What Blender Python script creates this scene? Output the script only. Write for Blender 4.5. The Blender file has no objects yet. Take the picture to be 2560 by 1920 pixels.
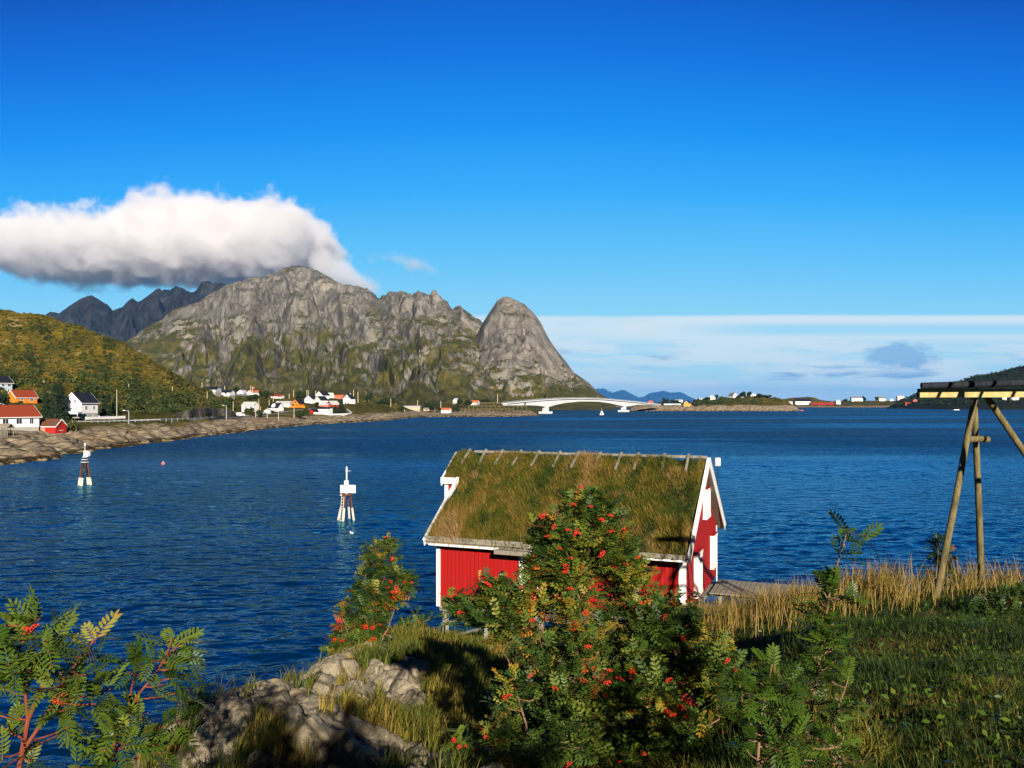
import bpy, math, random
import numpy as np
from mathutils import Vector, Matrix
R = math.radians
random.seed(7)
rng = np.random.default_rng(11)
scene = bpy.context.scene
COL = scene.collection

# ------------------------------------------------------------------ camera
F, CX, HY, CH = 2050.0, 1280.0, 1005.0, 13.0      # focal length in photo pixels, centre, horizon row, eye height
cam = bpy.data.cameras.new("camera")
cam.sensor_width = 36.0
cam.lens = F / 2560.0 * 36.0
cam.shift_y = (HY - 960.0) / 2560.0
cam.clip_start, cam.clip_end = 0.2, 90000.0
camo = bpy.data.objects.new("camera", cam)
camo.location = (0, 0, CH)
camo.rotation_euler = (R(90), 0, 0)
COL.objects.link(camo)
scene.camera = camo

def at(px, py, Y):
    """world point seen at photo pixel (px, py) at distance Y ahead of the eye"""
    return Vector(((px - CX) / F * Y, Y, CH - (py - HY) / F * Y))

# ------------------------------------------------------------------ exposure
scene.view_settings.view_transform = 'Standard'
scene.view_settings.look = 'None'
scene.view_settings.exposure = 0.75
scene.view_settings.gamma = 1.0
scene.cycles.max_bounces = 12
scene.cycles.diffuse_bounces = 1
scene.cycles.glossy_bounces = 2
scene.cycles.transmission_bounces = 2
scene.cycles.transparent_max_bounces = 6
scene.cycles.volume_bounces = 16
scene.cycles.volume_max_steps = 200
scene.cycles.volume_step_rate = 0.6
scene.cycles.caustics_reflective = False
scene.cycles.caustics_refractive = False

# ------------------------------------------------------------------ node helpers
def srgb(h):
    h = h.lstrip('#')
    c = [int(h[i:i + 2], 16) / 255 for i in (0, 2, 4)]
    return tuple((x / 12.92 if x <= .04045 else ((x + .055) / 1.055) ** 2.4) for x in c) + (1.0,)

class Tree:
    def __init__(self, nt):
        self.t = nt
    def node(self, kind, ins=None, **props):
        n = self.t.nodes.new(kind)
        for k, v in props.items():
            setattr(n, k, v)
        for k, v in (ins or {}).items():
            self.put(n.inputs[k], v)
        return n
    def put(self, sock, v):
        if isinstance(v, bpy.types.NodeSocket):
            self.t.links.new(v, sock)
        elif v is not None:
            if isinstance(v, (tuple, list)) and len(v) == 3 and sock.type == 'RGBA':
                v = tuple(v) + (1.0,)
            sock.default_value = v
    def math(self, op, a, b=None, c=None, clamp=False):
        n = self.t.nodes.new('ShaderNodeMath'); n.operation = op; n.use_clamp = clamp
        for i, v in enumerate((a, b, c)):
            if v is not None: self.put(n.inputs[i], v)
        return n.outputs[0]
    def vmath(self, op, a, b=None):
        n = self.t.nodes.new('ShaderNodeVectorMath'); n.operation = op
        self.put(n.inputs[0], a)
        if b is not None:
            self.put(n.inputs[3] if op == 'SCALE' else n.inputs[1], b)
        return n.outputs[0]
    def mix(self, f, a, b, blend='MIX'):
        n = self.t.nodes.new('ShaderNodeMix'); n.data_type = 'RGBA'; n.blend_type = blend
        self.put(n.inputs[0], f); self.put(n.inputs[6], a); self.put(n.inputs[7], b)
        return n.outputs[2]
    def ramp(self, f, stops, interp='LINEAR'):
        n = self.t.nodes.new('ShaderNodeValToRGB'); cr = n.color_ramp; cr.interpolation = interp
        while len(cr.elements) < len(stops): cr.elements.new(0.5)
        for e, (p, c) in zip(cr.elements, stops):
            e.position = p
            if isinstance(c, (int, float)): c = (c, c, c)
            e.color = tuple(c)[:3] + (1.0,)
        self.put(n.inputs[0], f)
        return n.outputs[0]
    def smooth(self, f, lo, hi, a=0.0, b=1.0):
        n = self.t.nodes.new('ShaderNodeMapRange'); n.interpolation_type = 'SMOOTHSTEP'
        for i, v in enumerate((f, lo, hi, a, b)): self.put(n.inputs[i], v)
        return n.outputs[0]
    def noise(self, vec, scale, detail=4.0, rough=0.55, lac=2.0, dist=0.0, kind='FBM'):
        n = self.t.nodes.new('ShaderNodeTexNoise'); n.noise_type = kind; n.normalize = True
        if vec is not None: self.put(n.inputs['Vector'], vec)
        for k, v in (('Scale', scale), ('Detail', detail), ('Roughness', rough), ('Lacunarity', lac), ('Distortion', dist)):
            self.put(n.inputs[k], v)
        return n.outputs[0]
    def mapping(self, vec, loc=(0, 0, 0), rot=(0, 0, 0), scale=(1, 1, 1)):
        n = self.node('ShaderNodeMapping', {'Vector': vec, 'Location': loc, 'Rotation': rot, 'Scale': scale})
        return n.outputs[0]

# ------------------------------------------------------------------ sun and sky
SUN_EL = R(21.0)
SUN_X = 0.22                                           # the sun stands behind the eye, a little to the right
sdir = Vector((SUN_X, -1.0, math.tan(SUN_EL) * math.hypot(SUN_X, 1.0))).normalized()
sun = bpy.data.lights.new("sun", 'SUN')
sun.energy = 5.0
sun.angle = R(0.5)
sun.color = (1.0, 0.90, 0.77)
suno = bpy.data.objects.new("sun", sun)
suno.rotation_euler = (-sdir).to_track_quat('-Z', 'Y').to_euler()
suno.location = (30, -150, 60)
COL.objects.link(suno)

world = bpy.data.worlds.new("World")
scene.world = world
world.use_nodes = True
wt = Tree(world.node_tree)
world.node_tree.nodes.clear()
wo = wt.node('ShaderNodeOutputWorld')
bg = wt.node('ShaderNodeBackground', {'Strength': 0.1})
world.node_tree.links.new(bg.outputs[0], wo.inputs[0])
sky = wt.node('ShaderNodeTexSky', sky_type='NISHITA', sun_disc=False, sun_elevation=SUN_EL,
              sun_rotation=math.atan2(sdir.x, sdir.y), air_density=1.0, dust_density=0.3, ozone_density=3.0)
tc = wt.node('ShaderNodeTexCoord')
sx = wt.node('ShaderNodeSeparateXYZ', {0: tc.outputs['Generated']})
az = wt.math('ARCTAN2', sx.outputs[0], sx.outputs[1])
az2 = wt.math('MINIMUM', wt.math('MULTIPLY', az, az), 2.5)
el = wt.math('DIVIDE', sx.outputs[2], wt.math('MAXIMUM', sx.outputs[1], 0.05))     # height above the horizon, measured so that a straight bank of cloud stays straight
# deepens away from the anti-solar point; unseen overhead and rear darkened to cut fill
tt = wt.math('MULTIPLY', sx.outputs[2], wt.math('ADD', 1.0, wt.math('MULTIPLY', az2, 0.75)))
skyramp = wt.ramp(tt, [(0.0, srgb('c6e9f6')), (0.05, srgb('abe1f8')), (0.11, srgb('8ed7fa')), (0.17, srgb('68c7fc')),
                       (0.25, srgb('34aefc')), (0.32, srgb('1493f5')), (0.395, srgb('0773e2')), (0.47, srgb('0457c2')),
                       (0.57, srgb('02357f')), (0.85, srgb('011338'))])
# low bands of stratus over the sea, to the right of the peak
cv = wt.node('ShaderNodeCombineXYZ', {0: az, 1: el, 2: 0.0}).outputs[0]
n1 = wt.noise(wt.mapping(cv, scale=(5.0, 42.0, 1)), 1.0, 6.0, 0.6)
n2 = wt.noise(wt.mapping(cv, loc=(3.1, 0.4, 0), scale=(9.0, 60.0, 1)), 1.0, 5.0, 0.58, dist=0.3)
n3 = wt.noise(wt.mapping(cv, loc=(7.7, 2.4, 0), scale=(1.6, 16.0, 1)), 1.0, 3.0, 0.5)
top = wt.math('ADD', 0.1063, wt.math('MULTIPLY', wt.math('SUBTRACT', n3, 0.5), 0.012))
edge = wt.smooth(el, wt.math('ADD', top, 0.0015), wt.math('SUBTRACT', top, 0.004))
gap = wt.smooth(n1, 0.36, 0.56)                         # thin places where the blue shows through
lowfade = wt.smooth(el, 0.0, 0.03, 0.75, 1.0)
upper = wt.smooth(el, 0.060, 0.085)
cover = wt.math('MULTIPLY', edge, wt.math('MAXIMUM', wt.math('MULTIPLY', gap, 0.95), wt.math('MULTIPLY', upper, wt.smooth(n3, 0.30, 0.52, 0.55, 1.0))))
right = wt.smooth(az, -0.10, -0.02)
blue_gap = wt.math('MULTIPLY', wt.math('MULTIPLY', wt.smooth(el, 0.078, 0.086), wt.smooth(el, 0.100, 0.090)), wt.smooth(az, 0.16, 0.32, 0.0, 0.8))
cover = wt.math('MULTIPLY', wt.math('MULTIPLY', cover, right), lowfade)
cover = wt.math('MULTIPLY', cover, wt.math('SUBTRACT', 1.0, blue_gap))
# greyer undersides in streaks and one soft heap of cloud to the right
streak = wt.math('MULTIPLY', wt.smooth(n2, 0.52, 0.68), wt.math('MULTIPLY', wt.smooth(el, 0.075, 0.052), wt.smooth(el, 0.012, 0.03)))
hx = wt.math('DIVIDE', wt.math('SUBTRACT', az, 0.443), 0.040)
hy = wt.math('DIVIDE', wt.math('SUBTRACT', el, 0.0560), 0.0190)
hr = wt.math('SQRT', wt.math('ADD', wt.math('MULTIPLY', hx, hx), wt.math('MULTIPLY', hy, hy)))
nh = wt.noise(wt.mapping(cv, scale=(40, 60, 1)), 1.0, 5.0, 0.6)
heap = wt.smooth(wt.math('ADD', hr, wt.math('MULTIPLY', wt.math('SUBTRACT', nh, 0.5), 1.7)), 1.15, 0.55)
streak = wt.math('MAXIMUM', streak, wt.math('MULTIPLY', heap, 0.95))
ccol = wt.mix(streak, srgb('d7ebf5'), srgb('88b4e2'))
cover = wt.math('MAXIMUM', cover, wt.math('MULTIPLY', heap, 0.8))
skyc = wt.mix(cover, skyramp, ccol)
# the unseen sky behind the viewpoint is dimmed to cut fill and deepen shade
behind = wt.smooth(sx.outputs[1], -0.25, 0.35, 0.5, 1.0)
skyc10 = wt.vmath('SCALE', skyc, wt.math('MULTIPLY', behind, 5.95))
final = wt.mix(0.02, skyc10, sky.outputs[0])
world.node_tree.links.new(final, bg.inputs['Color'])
# ------------------------------------------------------------------ scene helpers
MATS = {}
def new_mat(name):
    m = bpy.data.materials.new(name); m.use_nodes = True
    m.node_tree.nodes.clear()
    t = Tree(m.node_tree)
    out = t.node('ShaderNodeOutputMaterial')
    b = t.node('ShaderNodeBsdfPrincipled')
    m.node_tree.links.new(b.outputs[0], out.inputs[0])
    MATS[name] = m
    return m, t, b

def tag(o, label=None, cat=None, group=None, kind=None):
    if label: o['label'] = label
    if cat: o['category'] = cat
    if group: o['group'] = group
    if kind: o['kind'] = kind
    return o

def link_mesh(name, me, parent=None, loc=None):
    o = bpy.data.objects.new(name, me); COL.objects.link(o)
    if parent is not None: o.parent = parent
    if loc is not None: o.location = loc
    return o

def empty(name, loc=(0, 0, 0), rz=0.0, label=None, cat=None, group=None):
    o = bpy.data.objects.new(name, None); COL.objects.link(o)
    o.location = loc; o.rotation_euler = (0, 0, rz); o.empty_display_size = 0.3
    return tag(o, label, cat, group)

def np_mesh(name, v, f, mats, smooth=False, mi=None):
    """v (n,3) float, f list/array of faces (equal length) or list of arrays"""
    me = bpy.data.meshes.new(name)
    fs = f if isinstance(f, list) else [f]
    fs = [np.asarray(a, dtype=np.int32) for a in fs if len(a)]
    v = np.asarray(v, dtype=np.float32)
    me.vertices.add(len(v)); me.vertices.foreach_set('co', v.ravel())
    li = np.concatenate([a.ravel() for a in fs])
    tot = np.concatenate([np.full(len(a), a.shape[1], dtype=np.int32) for a in fs])
    start = np.concatenate([[0], np.cumsum(tot)[:-1]]).astype(np.int32)
    me.loops.add(len(li)); me.loops.foreach_set('vertex_index', li)
    me.polygons.add(len(tot)); me.polygons.foreach_set('loop_start', start); me.polygons.foreach_set('loop_total', tot)
    if smooth: me.polygons.foreach_set('use_smooth', np.ones(len(tot), dtype=bool))
    if mi is not None: me.polygons.foreach_set('material_index', np.asarray(mi, dtype=np.int32))
    for m in (mats if isinstance(mats, (list, tuple)) else [mats]): me.materials.append(m)
    me.update(calc_edges=True)
    me.validate()
    return me

class MB:
    """collects simple shapes into one mesh"""
    def __init__(self):
        self.v, self.f = [], []
    def add(self, vs, fs):
        o = len(self.v)
        self.v += [tuple(p) for p in vs]
        self.f += [tuple(i + o for i in q) for q in fs]
        return self
    def box(self, c, s, M=None):
        x, y, z = (k / 2 for k in s)
        vs = [Vector((sx * x, sy * y, sz * z)) for sz in (-1, 1) for sx, sy in ((-1, -1), (1, -1), (1, 1), (-1, 1))]
        vs = [(M @ p if M is not None else p) + Vector(c) for p in vs]
        return self.add(vs, [(3, 2, 1, 0), (4, 5, 6, 7), (0, 1, 5, 4), (1, 2, 6, 5), (2, 3, 7, 6), (3, 0, 4, 7)])
    def beam(self, a, b, w, h, up=(0, 0, 1)):
        a, b = Vector(a), Vector(b); d = (b - a); L = d.length; d.normalize()
        s = d.cross(Vector(up));
        if s.length < 1e-4: s = d.cross(Vector((1, 0, 0)))
        s.normalize(); u = s.cross(d)
        M = Matrix((d, s, u)).transposed()
        return self.box((a + b) / 2, (L, w, h), M)
    def tube(self, a, b, r0, r1=None, n=8, cap=True):
        a, b = Vector(a), Vector(b); r1 = r0 if r1 is None else r1
        d = (b - a).normalized()
        s = d.orthogonal().normalized(); u = d.cross(s)
        vs = []
        for p, r in ((a, r0), (b, r1)):
            vs += [p + (s * math.cos(2 * math.pi * i / n) + u * math.sin(2 * math.pi * i / n)) * r for i in range(n)]
        fs = [(i, (i + 1) % n, n + (i + 1) % n, n + i) for i in range(n)]
        if cap: fs += [tuple(range(n - 1, -1, -1)), tuple(range(n, 2 * n))]
        return self.add(vs, fs)
    def path(self, pts, radii, n=7):
        pts = [Vector(p) for p in pts]; vs, fs = [], []
        for k, p in enumerate(pts):
            d = (pts[min(k + 1, len(pts) - 1)] - pts[max(k - 1, 0)]).normalized()
            s = d.cross(Vector((0.31, 0.95, 0.05))).normalized(); u = d.cross(s)
            vs += [p + (s * math.cos(2 * math.pi * i / n) + u * math.sin(2 * math.pi * i / n)) * radii[k] for i in range(n)]
        for k in range(len(pts) - 1):
            fs += [(k * n + i, k * n + (i + 1) % n, (k + 1) * n + (i + 1) % n, (k + 1) * n + i) for i in range(n)]
        fs += [tuple(range(n - 1, -1, -1)), tuple(range((len(pts) - 1) * n, len(pts) * n))]
        return self.add(vs, fs)
    def prism(self, poly, d):
        """closed polygon (list of 3-D points) pushed along vector d"""
        n = len(poly); poly = [Vector(p) for p in poly]; d = Vector(d)
        vs = poly + [p + d for p in poly]
        fs = [tuple(range(n - 1, -1, -1)), tuple(range(n, 2 * n))] + [(i, (i + 1) % n, n + (i + 1) % n, n + i) for i in range(n)]
        return self.add(vs, fs)
    def lathe(self, prof, c=(0, 0, 0), n=16):
        c = Vector(c); vs, fs = [], []
        for r, z in prof:
            vs += [c + Vector((r * math.cos(2 * math.pi * i / n), r * math.sin(2 * math.pi * i / n), z)) for i in range(n)]
        for k in range(len(prof) - 1):
            fs += [(k * n + i, k * n + (i + 1) % n, (k + 1) * n + (i + 1) % n, (k + 1) * n + i) for i in range(n)]
        fs += [tuple(range(n - 1, -1, -1)), tuple(range((len(prof) - 1) * n, len(prof) * n))]
        return self.add(vs, fs)
    def mesh(self, name, mat, smooth=False, bevel=0.0):
        me = bpy.data.meshes.new(name); me.from_pydata(self.v, [], self.f)
        import bmesh
        bm = bmesh.new(); bm.from_mesh(me)
        bmesh.ops.recalc_face_normals(bm, faces=bm.faces)
        if bevel: bmesh.ops.bevel(bm, geom=list(bm.edges), offset=bevel, segments=1, affect='EDGES')
        bm.to_mesh(me); bm.free()
        me.materials.append(mat)
        if smooth:
            me.polygons.foreach_set('use_smooth', [True] * len(me.polygons)); me.set_sharp_from_angle(angle=R(40))
        return me
    def build(self, name, mat, parent=None, smooth=False, bevel=0.0, loc=None):
        return link_mesh(name, self.mesh(name, mat, smooth, bevel), parent, loc)

# ------------------------------------------------------------------ numpy noise
def _hash(ix, iy, seed):
    h = (ix.astype(np.int64) * 374761393 + iy.astype(np.int64) * 668265263 + seed * 974634777) & 0xffffffff
    h = ((h ^ (h >> 13)) * 1274126177) & 0xffffffff
    h = ((h ^ (h >> 16)) * 2246822519) & 0xffffffff
    return (h ^ (h >> 15)) & 0xffffffff
def perlin(x, y, seed=0):
    x = np.asarray(x, float); y = np.asarray(y, float)
    ix = np.floor(x); iy = np.floor(y); fx = x - ix; fy = y - iy
    u = fx * fx * fx * (fx * (fx * 6 - 15) + 10); w = fy * fy * fy * (fy * (fy * 6 - 15) + 10)
    def g(dx, dy):
        a = _hash(ix + dx, iy + dy, seed) / 4294967296.0 * 2 * np.pi
        return np.cos(a) * (fx - dx) + np.sin(a) * (fy - dy)
    a = g(0, 0) * (1 - u) + g(1, 0) * u; b = g(0, 1) * (1 - u) + g(1, 1) * u
    return (a * (1 - w) + b * w) * 1.5
def fbm(x, y, o=5, seed=0, gain=0.5, lac=2.03):
    s = 0; a = 1.0; n = 0
    for k in range(o):
        s = s + a * perlin(x, y, seed + k * 17); n += a; a *= gain; x = x * lac + 13.7; y = y * lac + 7.1
    return s / n
def ridged(x, y, o=5, seed=0, gain=0.5, lac=2.05):
    s = 0; a = 1.0; n = 0
    for k in range(o):
        s = s + a * (1 - np.abs(perlin(x, y, seed + k * 29)) * 2); n += a; a *= gain; x = x * lac + 3.3; y = y * lac + 9.2
    return s / n

def grid_faces(nr, nc):
    i = np.arange(nr - 1)[:, None] * nc + np.arange(nc - 1)[None, :]
    return np.stack([i, i + 1, i + nc + 1, i + nc], -1).reshape(-1, 4)
def grid_mesh(name, X, Y, Z, mat, smooth=True):
    v = np.stack([X, Y, Z], -1).reshape(-1, 3)
    return np_mesh(name, v, grid_faces(*X.shape), mat, smooth)
class Surface:
    """height lookup on a (row, column) sheet: columns are photo columns, rows run away from the eye"""
    def __init__(self, px, Y, Z):
        self.px, self.Y, self.Z = px, Y, Z
    def z(self, x, y):
        c = CX + F * x / y
        k = int(np.clip(np.searchsorted(self.px, c) - 1, 0, len(self.px) - 2))
        w = (c - self.px[k]) / (self.px[k + 1] - self.px[k])
        za = np.interp(y, self.Y[:, k], self.Z[:, k]); zb = np.interp(y, self.Y[:, k + 1], self.Z[:, k + 1])
        return float(za * (1 - w) + zb * w)
# ------------------------------------------------------------------ ground materials
def mat_water():
    m, t, b = new_mat("sea_water")
    tc = t.node('ShaderNodeTexCoord').outputs['Object']
    # wind lanes: broad patches of calmer and rougher water
    lanes = t.noise(t.mapping(tc, rot=(0, 0, R(8)), scale=(0.0022, 0.012, 1)), 1.0, 4.0, 0.6, dist=0.4)
    lane = t.smooth(lanes, 0.38, 0.60, 0.45, 1.2)
    def height(off):
        p = t.vmath('ADD', tc, off)
        a = t.noise(t.mapping(p, rot=(0, 0, R(-16)), scale=(0.30, 0.62, 1)), 1.0, 2.0, 0.5, dist=0.5)
        c = t.noise(t.mapping(p, rot=(0, 0, R(12)), scale=(0.75, 1.5, 1)), 1.0, 3.0, 0.62, dist=0.4)
        return t.math('ADD', t.math('MULTIPLY', a, 1.75), t.math('MULTIPLY', c, 0.60))
    e = 0.10
    h0, hx, hy = height((0, 0, 0)), height((e, 0, 0)), height((0, e, 0))
    yy = t.node('ShaderNodeSeparateXYZ', {0: tc}).outputs[1]
    far = t.smooth(yy, 140.0, 250.0)                       # nearer in, the waves are modelled
    k = t.math('MULTIPLY', t.math('MULTIPLY', lane, t.math('MAXIMUM', far, 0.22)), -1.0 / e)
    sxx = t.math('MULTIPLY', t.math('SUBTRACT', hx, h0), k)
    syy = t.math('MULTIPLY', t.math('SUBTRACT', hy, h0), k)
    ng = t.node('ShaderNodeSeparateXYZ', {0: t.node('ShaderNodeNewGeometry').outputs['Normal']})
    sxx = t.math('ADD', sxx, ng.outputs[0]); syy = t.math('ADD', syy, ng.outputs[1])
    nv = t.vmath('NORMALIZE', t.node('ShaderNodeCombineXYZ', {0: sxx, 1: syy, 2: 1.0}).outputs[0])
    # upwelling blue of deep clear water under a rippled, half-hidden mirror of the sky
    rough = t.math('MULTIPLY', t.smooth(yy, 50, 420, 0.10, 0.46), lane)       # short chop far out, below what the ripples resolve
    deep = t.node('ShaderNodeBsdfDiffuse', {'Color': (0.0001, 0.018, 0.062, 1)})
    mirror = t.node('ShaderNodeBsdfGlossy', {'Color': (0.30, 0.74, 1.0, 1), 'Roughness': rough, 'Normal': nv})
    fr = t.node('ShaderNodeFresnel', {'IOR': 1.333, 'Normal': nv})
    mx = t.node('ShaderNodeMixShader', {0: t.math('MULTIPLY', fr.outputs[0], 0.80), 1: deep.outputs[0], 2: mirror.outputs[0]})
    out = [n for n in m.node_tree.nodes if n.type == 'OUTPUT_MATERIAL'][0]
    m.node_tree.links.new(mx.outputs[0], out.inputs[0]); m.node_tree.nodes.remove(b)
    return m
def mat_rockface(name, rock1, rock2, rock3, green1, green2, scale, slope_lo, slope_hi, z_lo, z_hi, streak=1.0, greenamt=1.0):
    m, t, b = new_mat(name)
    P = t.node('ShaderNodeTexCoord').outputs['Object']
    g = t.node('ShaderNodeNewGeometry')
    nz = t.node('ShaderNodeSeparateXYZ', {0: g.outputs['True Normal']}).outputs[2]
    pz = t.node('ShaderNodeSeparateXYZ', {0: P}).outputs[2]
    st = t.noise(t.mapping(P, rot=(0, R(17), 0), scale=(1, 0.5, 0.22)), 0.030 * scale, 6.0, 0.62, dist=0.3)
    bl = t.noise(t.mapping(P, scale=(1, .6, 1)), 0.011 * scale, 7.0, 0.6, dist=0.2)
    fi = t.noise(t.mapping(P, scale=(1, .6, 0.55)), 0.11 * scale, 5.0, 0.65)
    rock = t.mix(t.smooth(st, 0.38, 0.62), rock1, rock2)
    rock = t.mix(t.smooth(bl, 0.52, 0.70, 0.0, 0.85), rock, rock3)
    rock = t.mix(t.smooth(fi, 0.40, 0.30, 0.0, 0.55), rock, tuple(c * 0.35 for c in rock1[:3]))
    gn = t.noise(t.mapping(P, loc=(311, 50, 77), scale=(1, .6, .8)), 0.016 * scale, 7.0, 0.65, dist=0.5)
    gm = t.math('ADD', t.smooth(nz, slope_lo, slope_hi), t.math('MULTIPLY', t.math('SUBTRACT', gn, 0.5), 3.4))
    gm = t.math('ADD', gm, t.smooth(pz, z_hi, z_lo, -0.50, 0.72))
    gm = t.smooth(gm, 0.45, 0.85, 0.0, greenamt)
    g2 = t.noise(t.mapping(P, loc=(9, 5, 7)), 0.03 * scale, 5.0, 0.6)
    grn = t.mix(t.smooth(g2, 0.38, 0.62), green1, green2)
    c = t.mix(gm, rock, grn)
    t.put(b.inputs['Base Color'], c)
    t.put(b.inputs['Roughness'], 0.95)
    t.put(b.inputs['Specular IOR Level'], 0.1)
    bh = t.math('ADD', t.math('MULTIPLY', st, 1.0), t.math('MULTIPLY', fi, 0.5))
    bp = t.node('ShaderNodeBump', {'Strength': 0.8, 'Distance': 9.0 / scale, 'Height': bh})
    t.put(b.inputs['Normal'], bp.outputs[0])
    return m
def mat_hill():
    m, t, b = new_mat("heath_slope")
    P = t.node('ShaderNodeTexCoord').outputs['Object']
    pz = t.node('ShaderNodeSeparateXYZ', {0: P}).outputs[2]
    n1 = t.noise(t.mapping(P, scale=(1, .5, 1)), 0.055, 6.0, 0.65, dist=0.4)
    n2 = t.noise(t.mapping(P, loc=(40, 3, 9), scale=(1, .5, 1.5)), 0.16, 6.0, 0.7)
    n3 = t.noise(t.mapping(P, loc=(4, 33, 2), scale=(.6, .4, 1.6)), 0.09, 5.0, 0.65)
    c = t.ramp(n1, [(0.30, (0.030, 0.038, 0.008)), (0.43, (0.070, 0.056, 0.010)), (0.55, (0.120, 0.094, 0.013)), (0.70, (0.185, 0.130, 0.022))])
    c = t.mix(t.smooth(n2, 0.52, 0.62, 0.0, 0.75), c, (0.045, 0.050, 0.010, 1))
    c = t.mix(t.smooth(n2, 0.46, 0.36, 0.0, 0.55), c, (0.15, 0.075, 0.012, 1))
    pale = t.math('MULTIPLY', t.smooth(n3, 0.56, 0.66), t.smooth(pz, 25.0, 62.0, 0.25, 1.0))
    c = t.mix(pale, c, (0.34, 0.25, 0.10, 1))
    c = t.mix(t.smooth(pz, 24.0, 8.0, 0.0, 0.45), c, (0.05, 0.055, 0.012, 1))
    t.put(b.inputs['Base Color'], c); t.put(b.inputs['Roughness'], 1.0); t.put(b.inputs['Specular IOR Level'], 0.05)
    bp = t.node('ShaderNodeBump', {'Strength': 1.0, 'Distance': 1.6, 'Height': n2})
    t.put(b.inputs['Normal'], bp.outputs[0])
    return m, t, b, c, pz
def mat_shore(zrock):
    """heath turning to bare rock towards the tide line, weed at the waterline"""
    m, t, b, c, pz = mat_hill()
    m.name = "shore_ground"
    P = t.node('ShaderNodeTexCoord').outputs['Object']
    r1 = t.noise(t.mapping(P, scale=(1, .6, 1.4)), 0.35, 7.0, 0.68)
    r2 = t.noise(t.mapping(P, loc=(5, 5, 5), scale=(.5, .3, 1.6)), 0.12, 5.0, 0.6)
    crack = t.node('ShaderNodeTexVoronoi', {'Vector': t.mapping(P, rot=(0, 0, .3), scale=(.17, .10, .40)), 'Scale': 1.0}, feature='DISTANCE_TO_EDGE').outputs[0]
    rock = t.ramp(r1, [(0.28, (0.07, 0.055, 0.038)), (0.43, (0.21, 0.165, 0.11)), (0.58, (0.33, 0.27, 0.185)), (0.75, (0.46, 0.385, 0.28))])
    rock = t.mix(t.smooth(r2, 0.5, 0.66, 0.0, 0.6), rock, (0.24, 0.145, 0.065, 1))
    rock = t.mix(t.smooth(crack, 0.05, 0.0, 0.0, 0.55), rock, (0.05, 0.042, 0.03, 1))
    edge = t.math('ADD', pz, t.math('MULTIPLY', t.math('SUBTRACT', r2, 0.5), 7.0))
    isrock = t.smooth(edge, zrock + 0.8, zrock - 0.8)
    tide = t.smooth(t.math('ADD', pz, t.math('MULTIPLY', t.math('SUBTRACT', r1, 0.5), 1.2)), 1.15, 0.65)
    rock = t.mix(t.math('MULTIPLY', tide, 0.9), rock, (0.030, 0.022, 0.008, 1))
    pale = t.math('MULTIPLY', t.smooth(pz, 0.75, 0.45), t.smooth(r1, 0.5, 0.56))
    rock = t.mix(pale, rock, (0.40, 0.31, 0.16, 1))
    t.put(b.inputs['Base Color'], t.mix(isrock, c, rock))
    bh = t.math('ADD', r1, t.math('MULTIPLY', t.smooth(crack, 0.0, 0.12), 0.6))
    bp = t.node('ShaderNodeBump', {'Strength': 0.9, 'Distance': 0.7, 'Height': bh})
    t.put(b.inputs['Normal'], bp.outputs[0])
    return m

# ------------------------------------------------------------------ sea
wy = np.concatenate([np.linspace(-60, 12, 6), np.geomspace(15, 250, 640), np.geomspace(256, 40000, 60)])
wu = np.concatenate([np.linspace(-1.7, -.72, 60, endpoint=False), np.linspace(-.72, .72, 760, endpoint=False), np.linspace(.72, 1.7, 61)])
WY = np.repeat(wy[:, None], len(wu), 1); WX = wu[None, :] * (np.abs(WY) + 10)
wamp = np.clip((WY - 12) / 6, 0, 1) * np.clip((250 - WY) / 110, 0, 1)
wxr, wyr = WX * .96 + WY * .28, WY * .96 - WX * .28
lane0 = np.clip(.80 + 1.3 * fbm(WX * .010, WY * .032, 4, 951), .22, 1.5)          # wind lanes and slicks
WZ = .115 * ridged(wxr * .16, wyr * .34, 3, 953, .48) + .060 * fbm(wxr * .45 + 9, wyr * .95, 3, 955) + .05 * ridged(WX * .30 - WY * .05, WY * .60 + WX * .09, 2, 957)
WZ = (WZ - WZ.mean()) * wamp * lane0
sea = link_mesh("sea", grid_mesh("sea", WX, WY, WZ, mat_water()))
tag(sea, "dark blue rippled sea filling the bay", "sea", kind='structure')
bed = MB().box((0, 15000, -9.0), (60000, 46000, 1)).build("sea_bed", new_mat("sea_bed")[0])
MATS["sea_bed"].node_tree.nodes['Principled BSDF'].inputs['Base Color'].default_value = (0.004, 0.012, 0.02, 1)
tag(bed, kind='structure')

# ------------------------------------------------------------------ lofted shores
def loft(cols, step, rows, lo=None, hi=None):
    cp = np.array([c[0] for c in cols], float)
    nk = len(cols[0][1])
    KY = np.zeros((len(cols), nk)); KZ = np.zeros_like(KY)
    for i, (_, ks) in enumerate(cols):
        for j, k in enumerate(ks):
            if len(k) == 3: KY[i, j], KZ[i, j] = k[0], k[2]
            else: KY[i, j], KZ[i, j] = k[1], CH - (k[0] - HY) / F * k[1]
    px = np.arange(cp[0] if lo is None else lo, (cp[-1] if hi is None else hi) + step * .5, step)
    def sm(v):                                   # smoothed interpolation over the columns
        out = np.zeros((nk, len(px)))
        for j in range(nk):
            a = np.interp(px, cp, v[:, j]); k = 5
            out[j] = np.convolve(np.pad(a, k, mode='edge'), np.ones(2 * k + 1) / (2 * k + 1), 'valid')
        return out
    Yk, Zk = sm(KY), sm(KZ)
    s = np.concatenate([np.linspace(j, j + 1, n, endpoint=False) for j, n in enumerate(rows)] + [[nk - 1]])
    j = np.minimum(s.astype(int), nk - 2); w = (s - j)[:, None]
    ws = w * w * (3 - 2 * w) * 0.45 + w * 0.55
    Y = Yk[j] * (1 - w) + Yk[j + 1] * w
    Z = Zk[j] * (1 - ws) + Zk[j + 1] * ws
    X = (px[None, :] - CX) / F * Y
    return px, s, X, Y, Z

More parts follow.
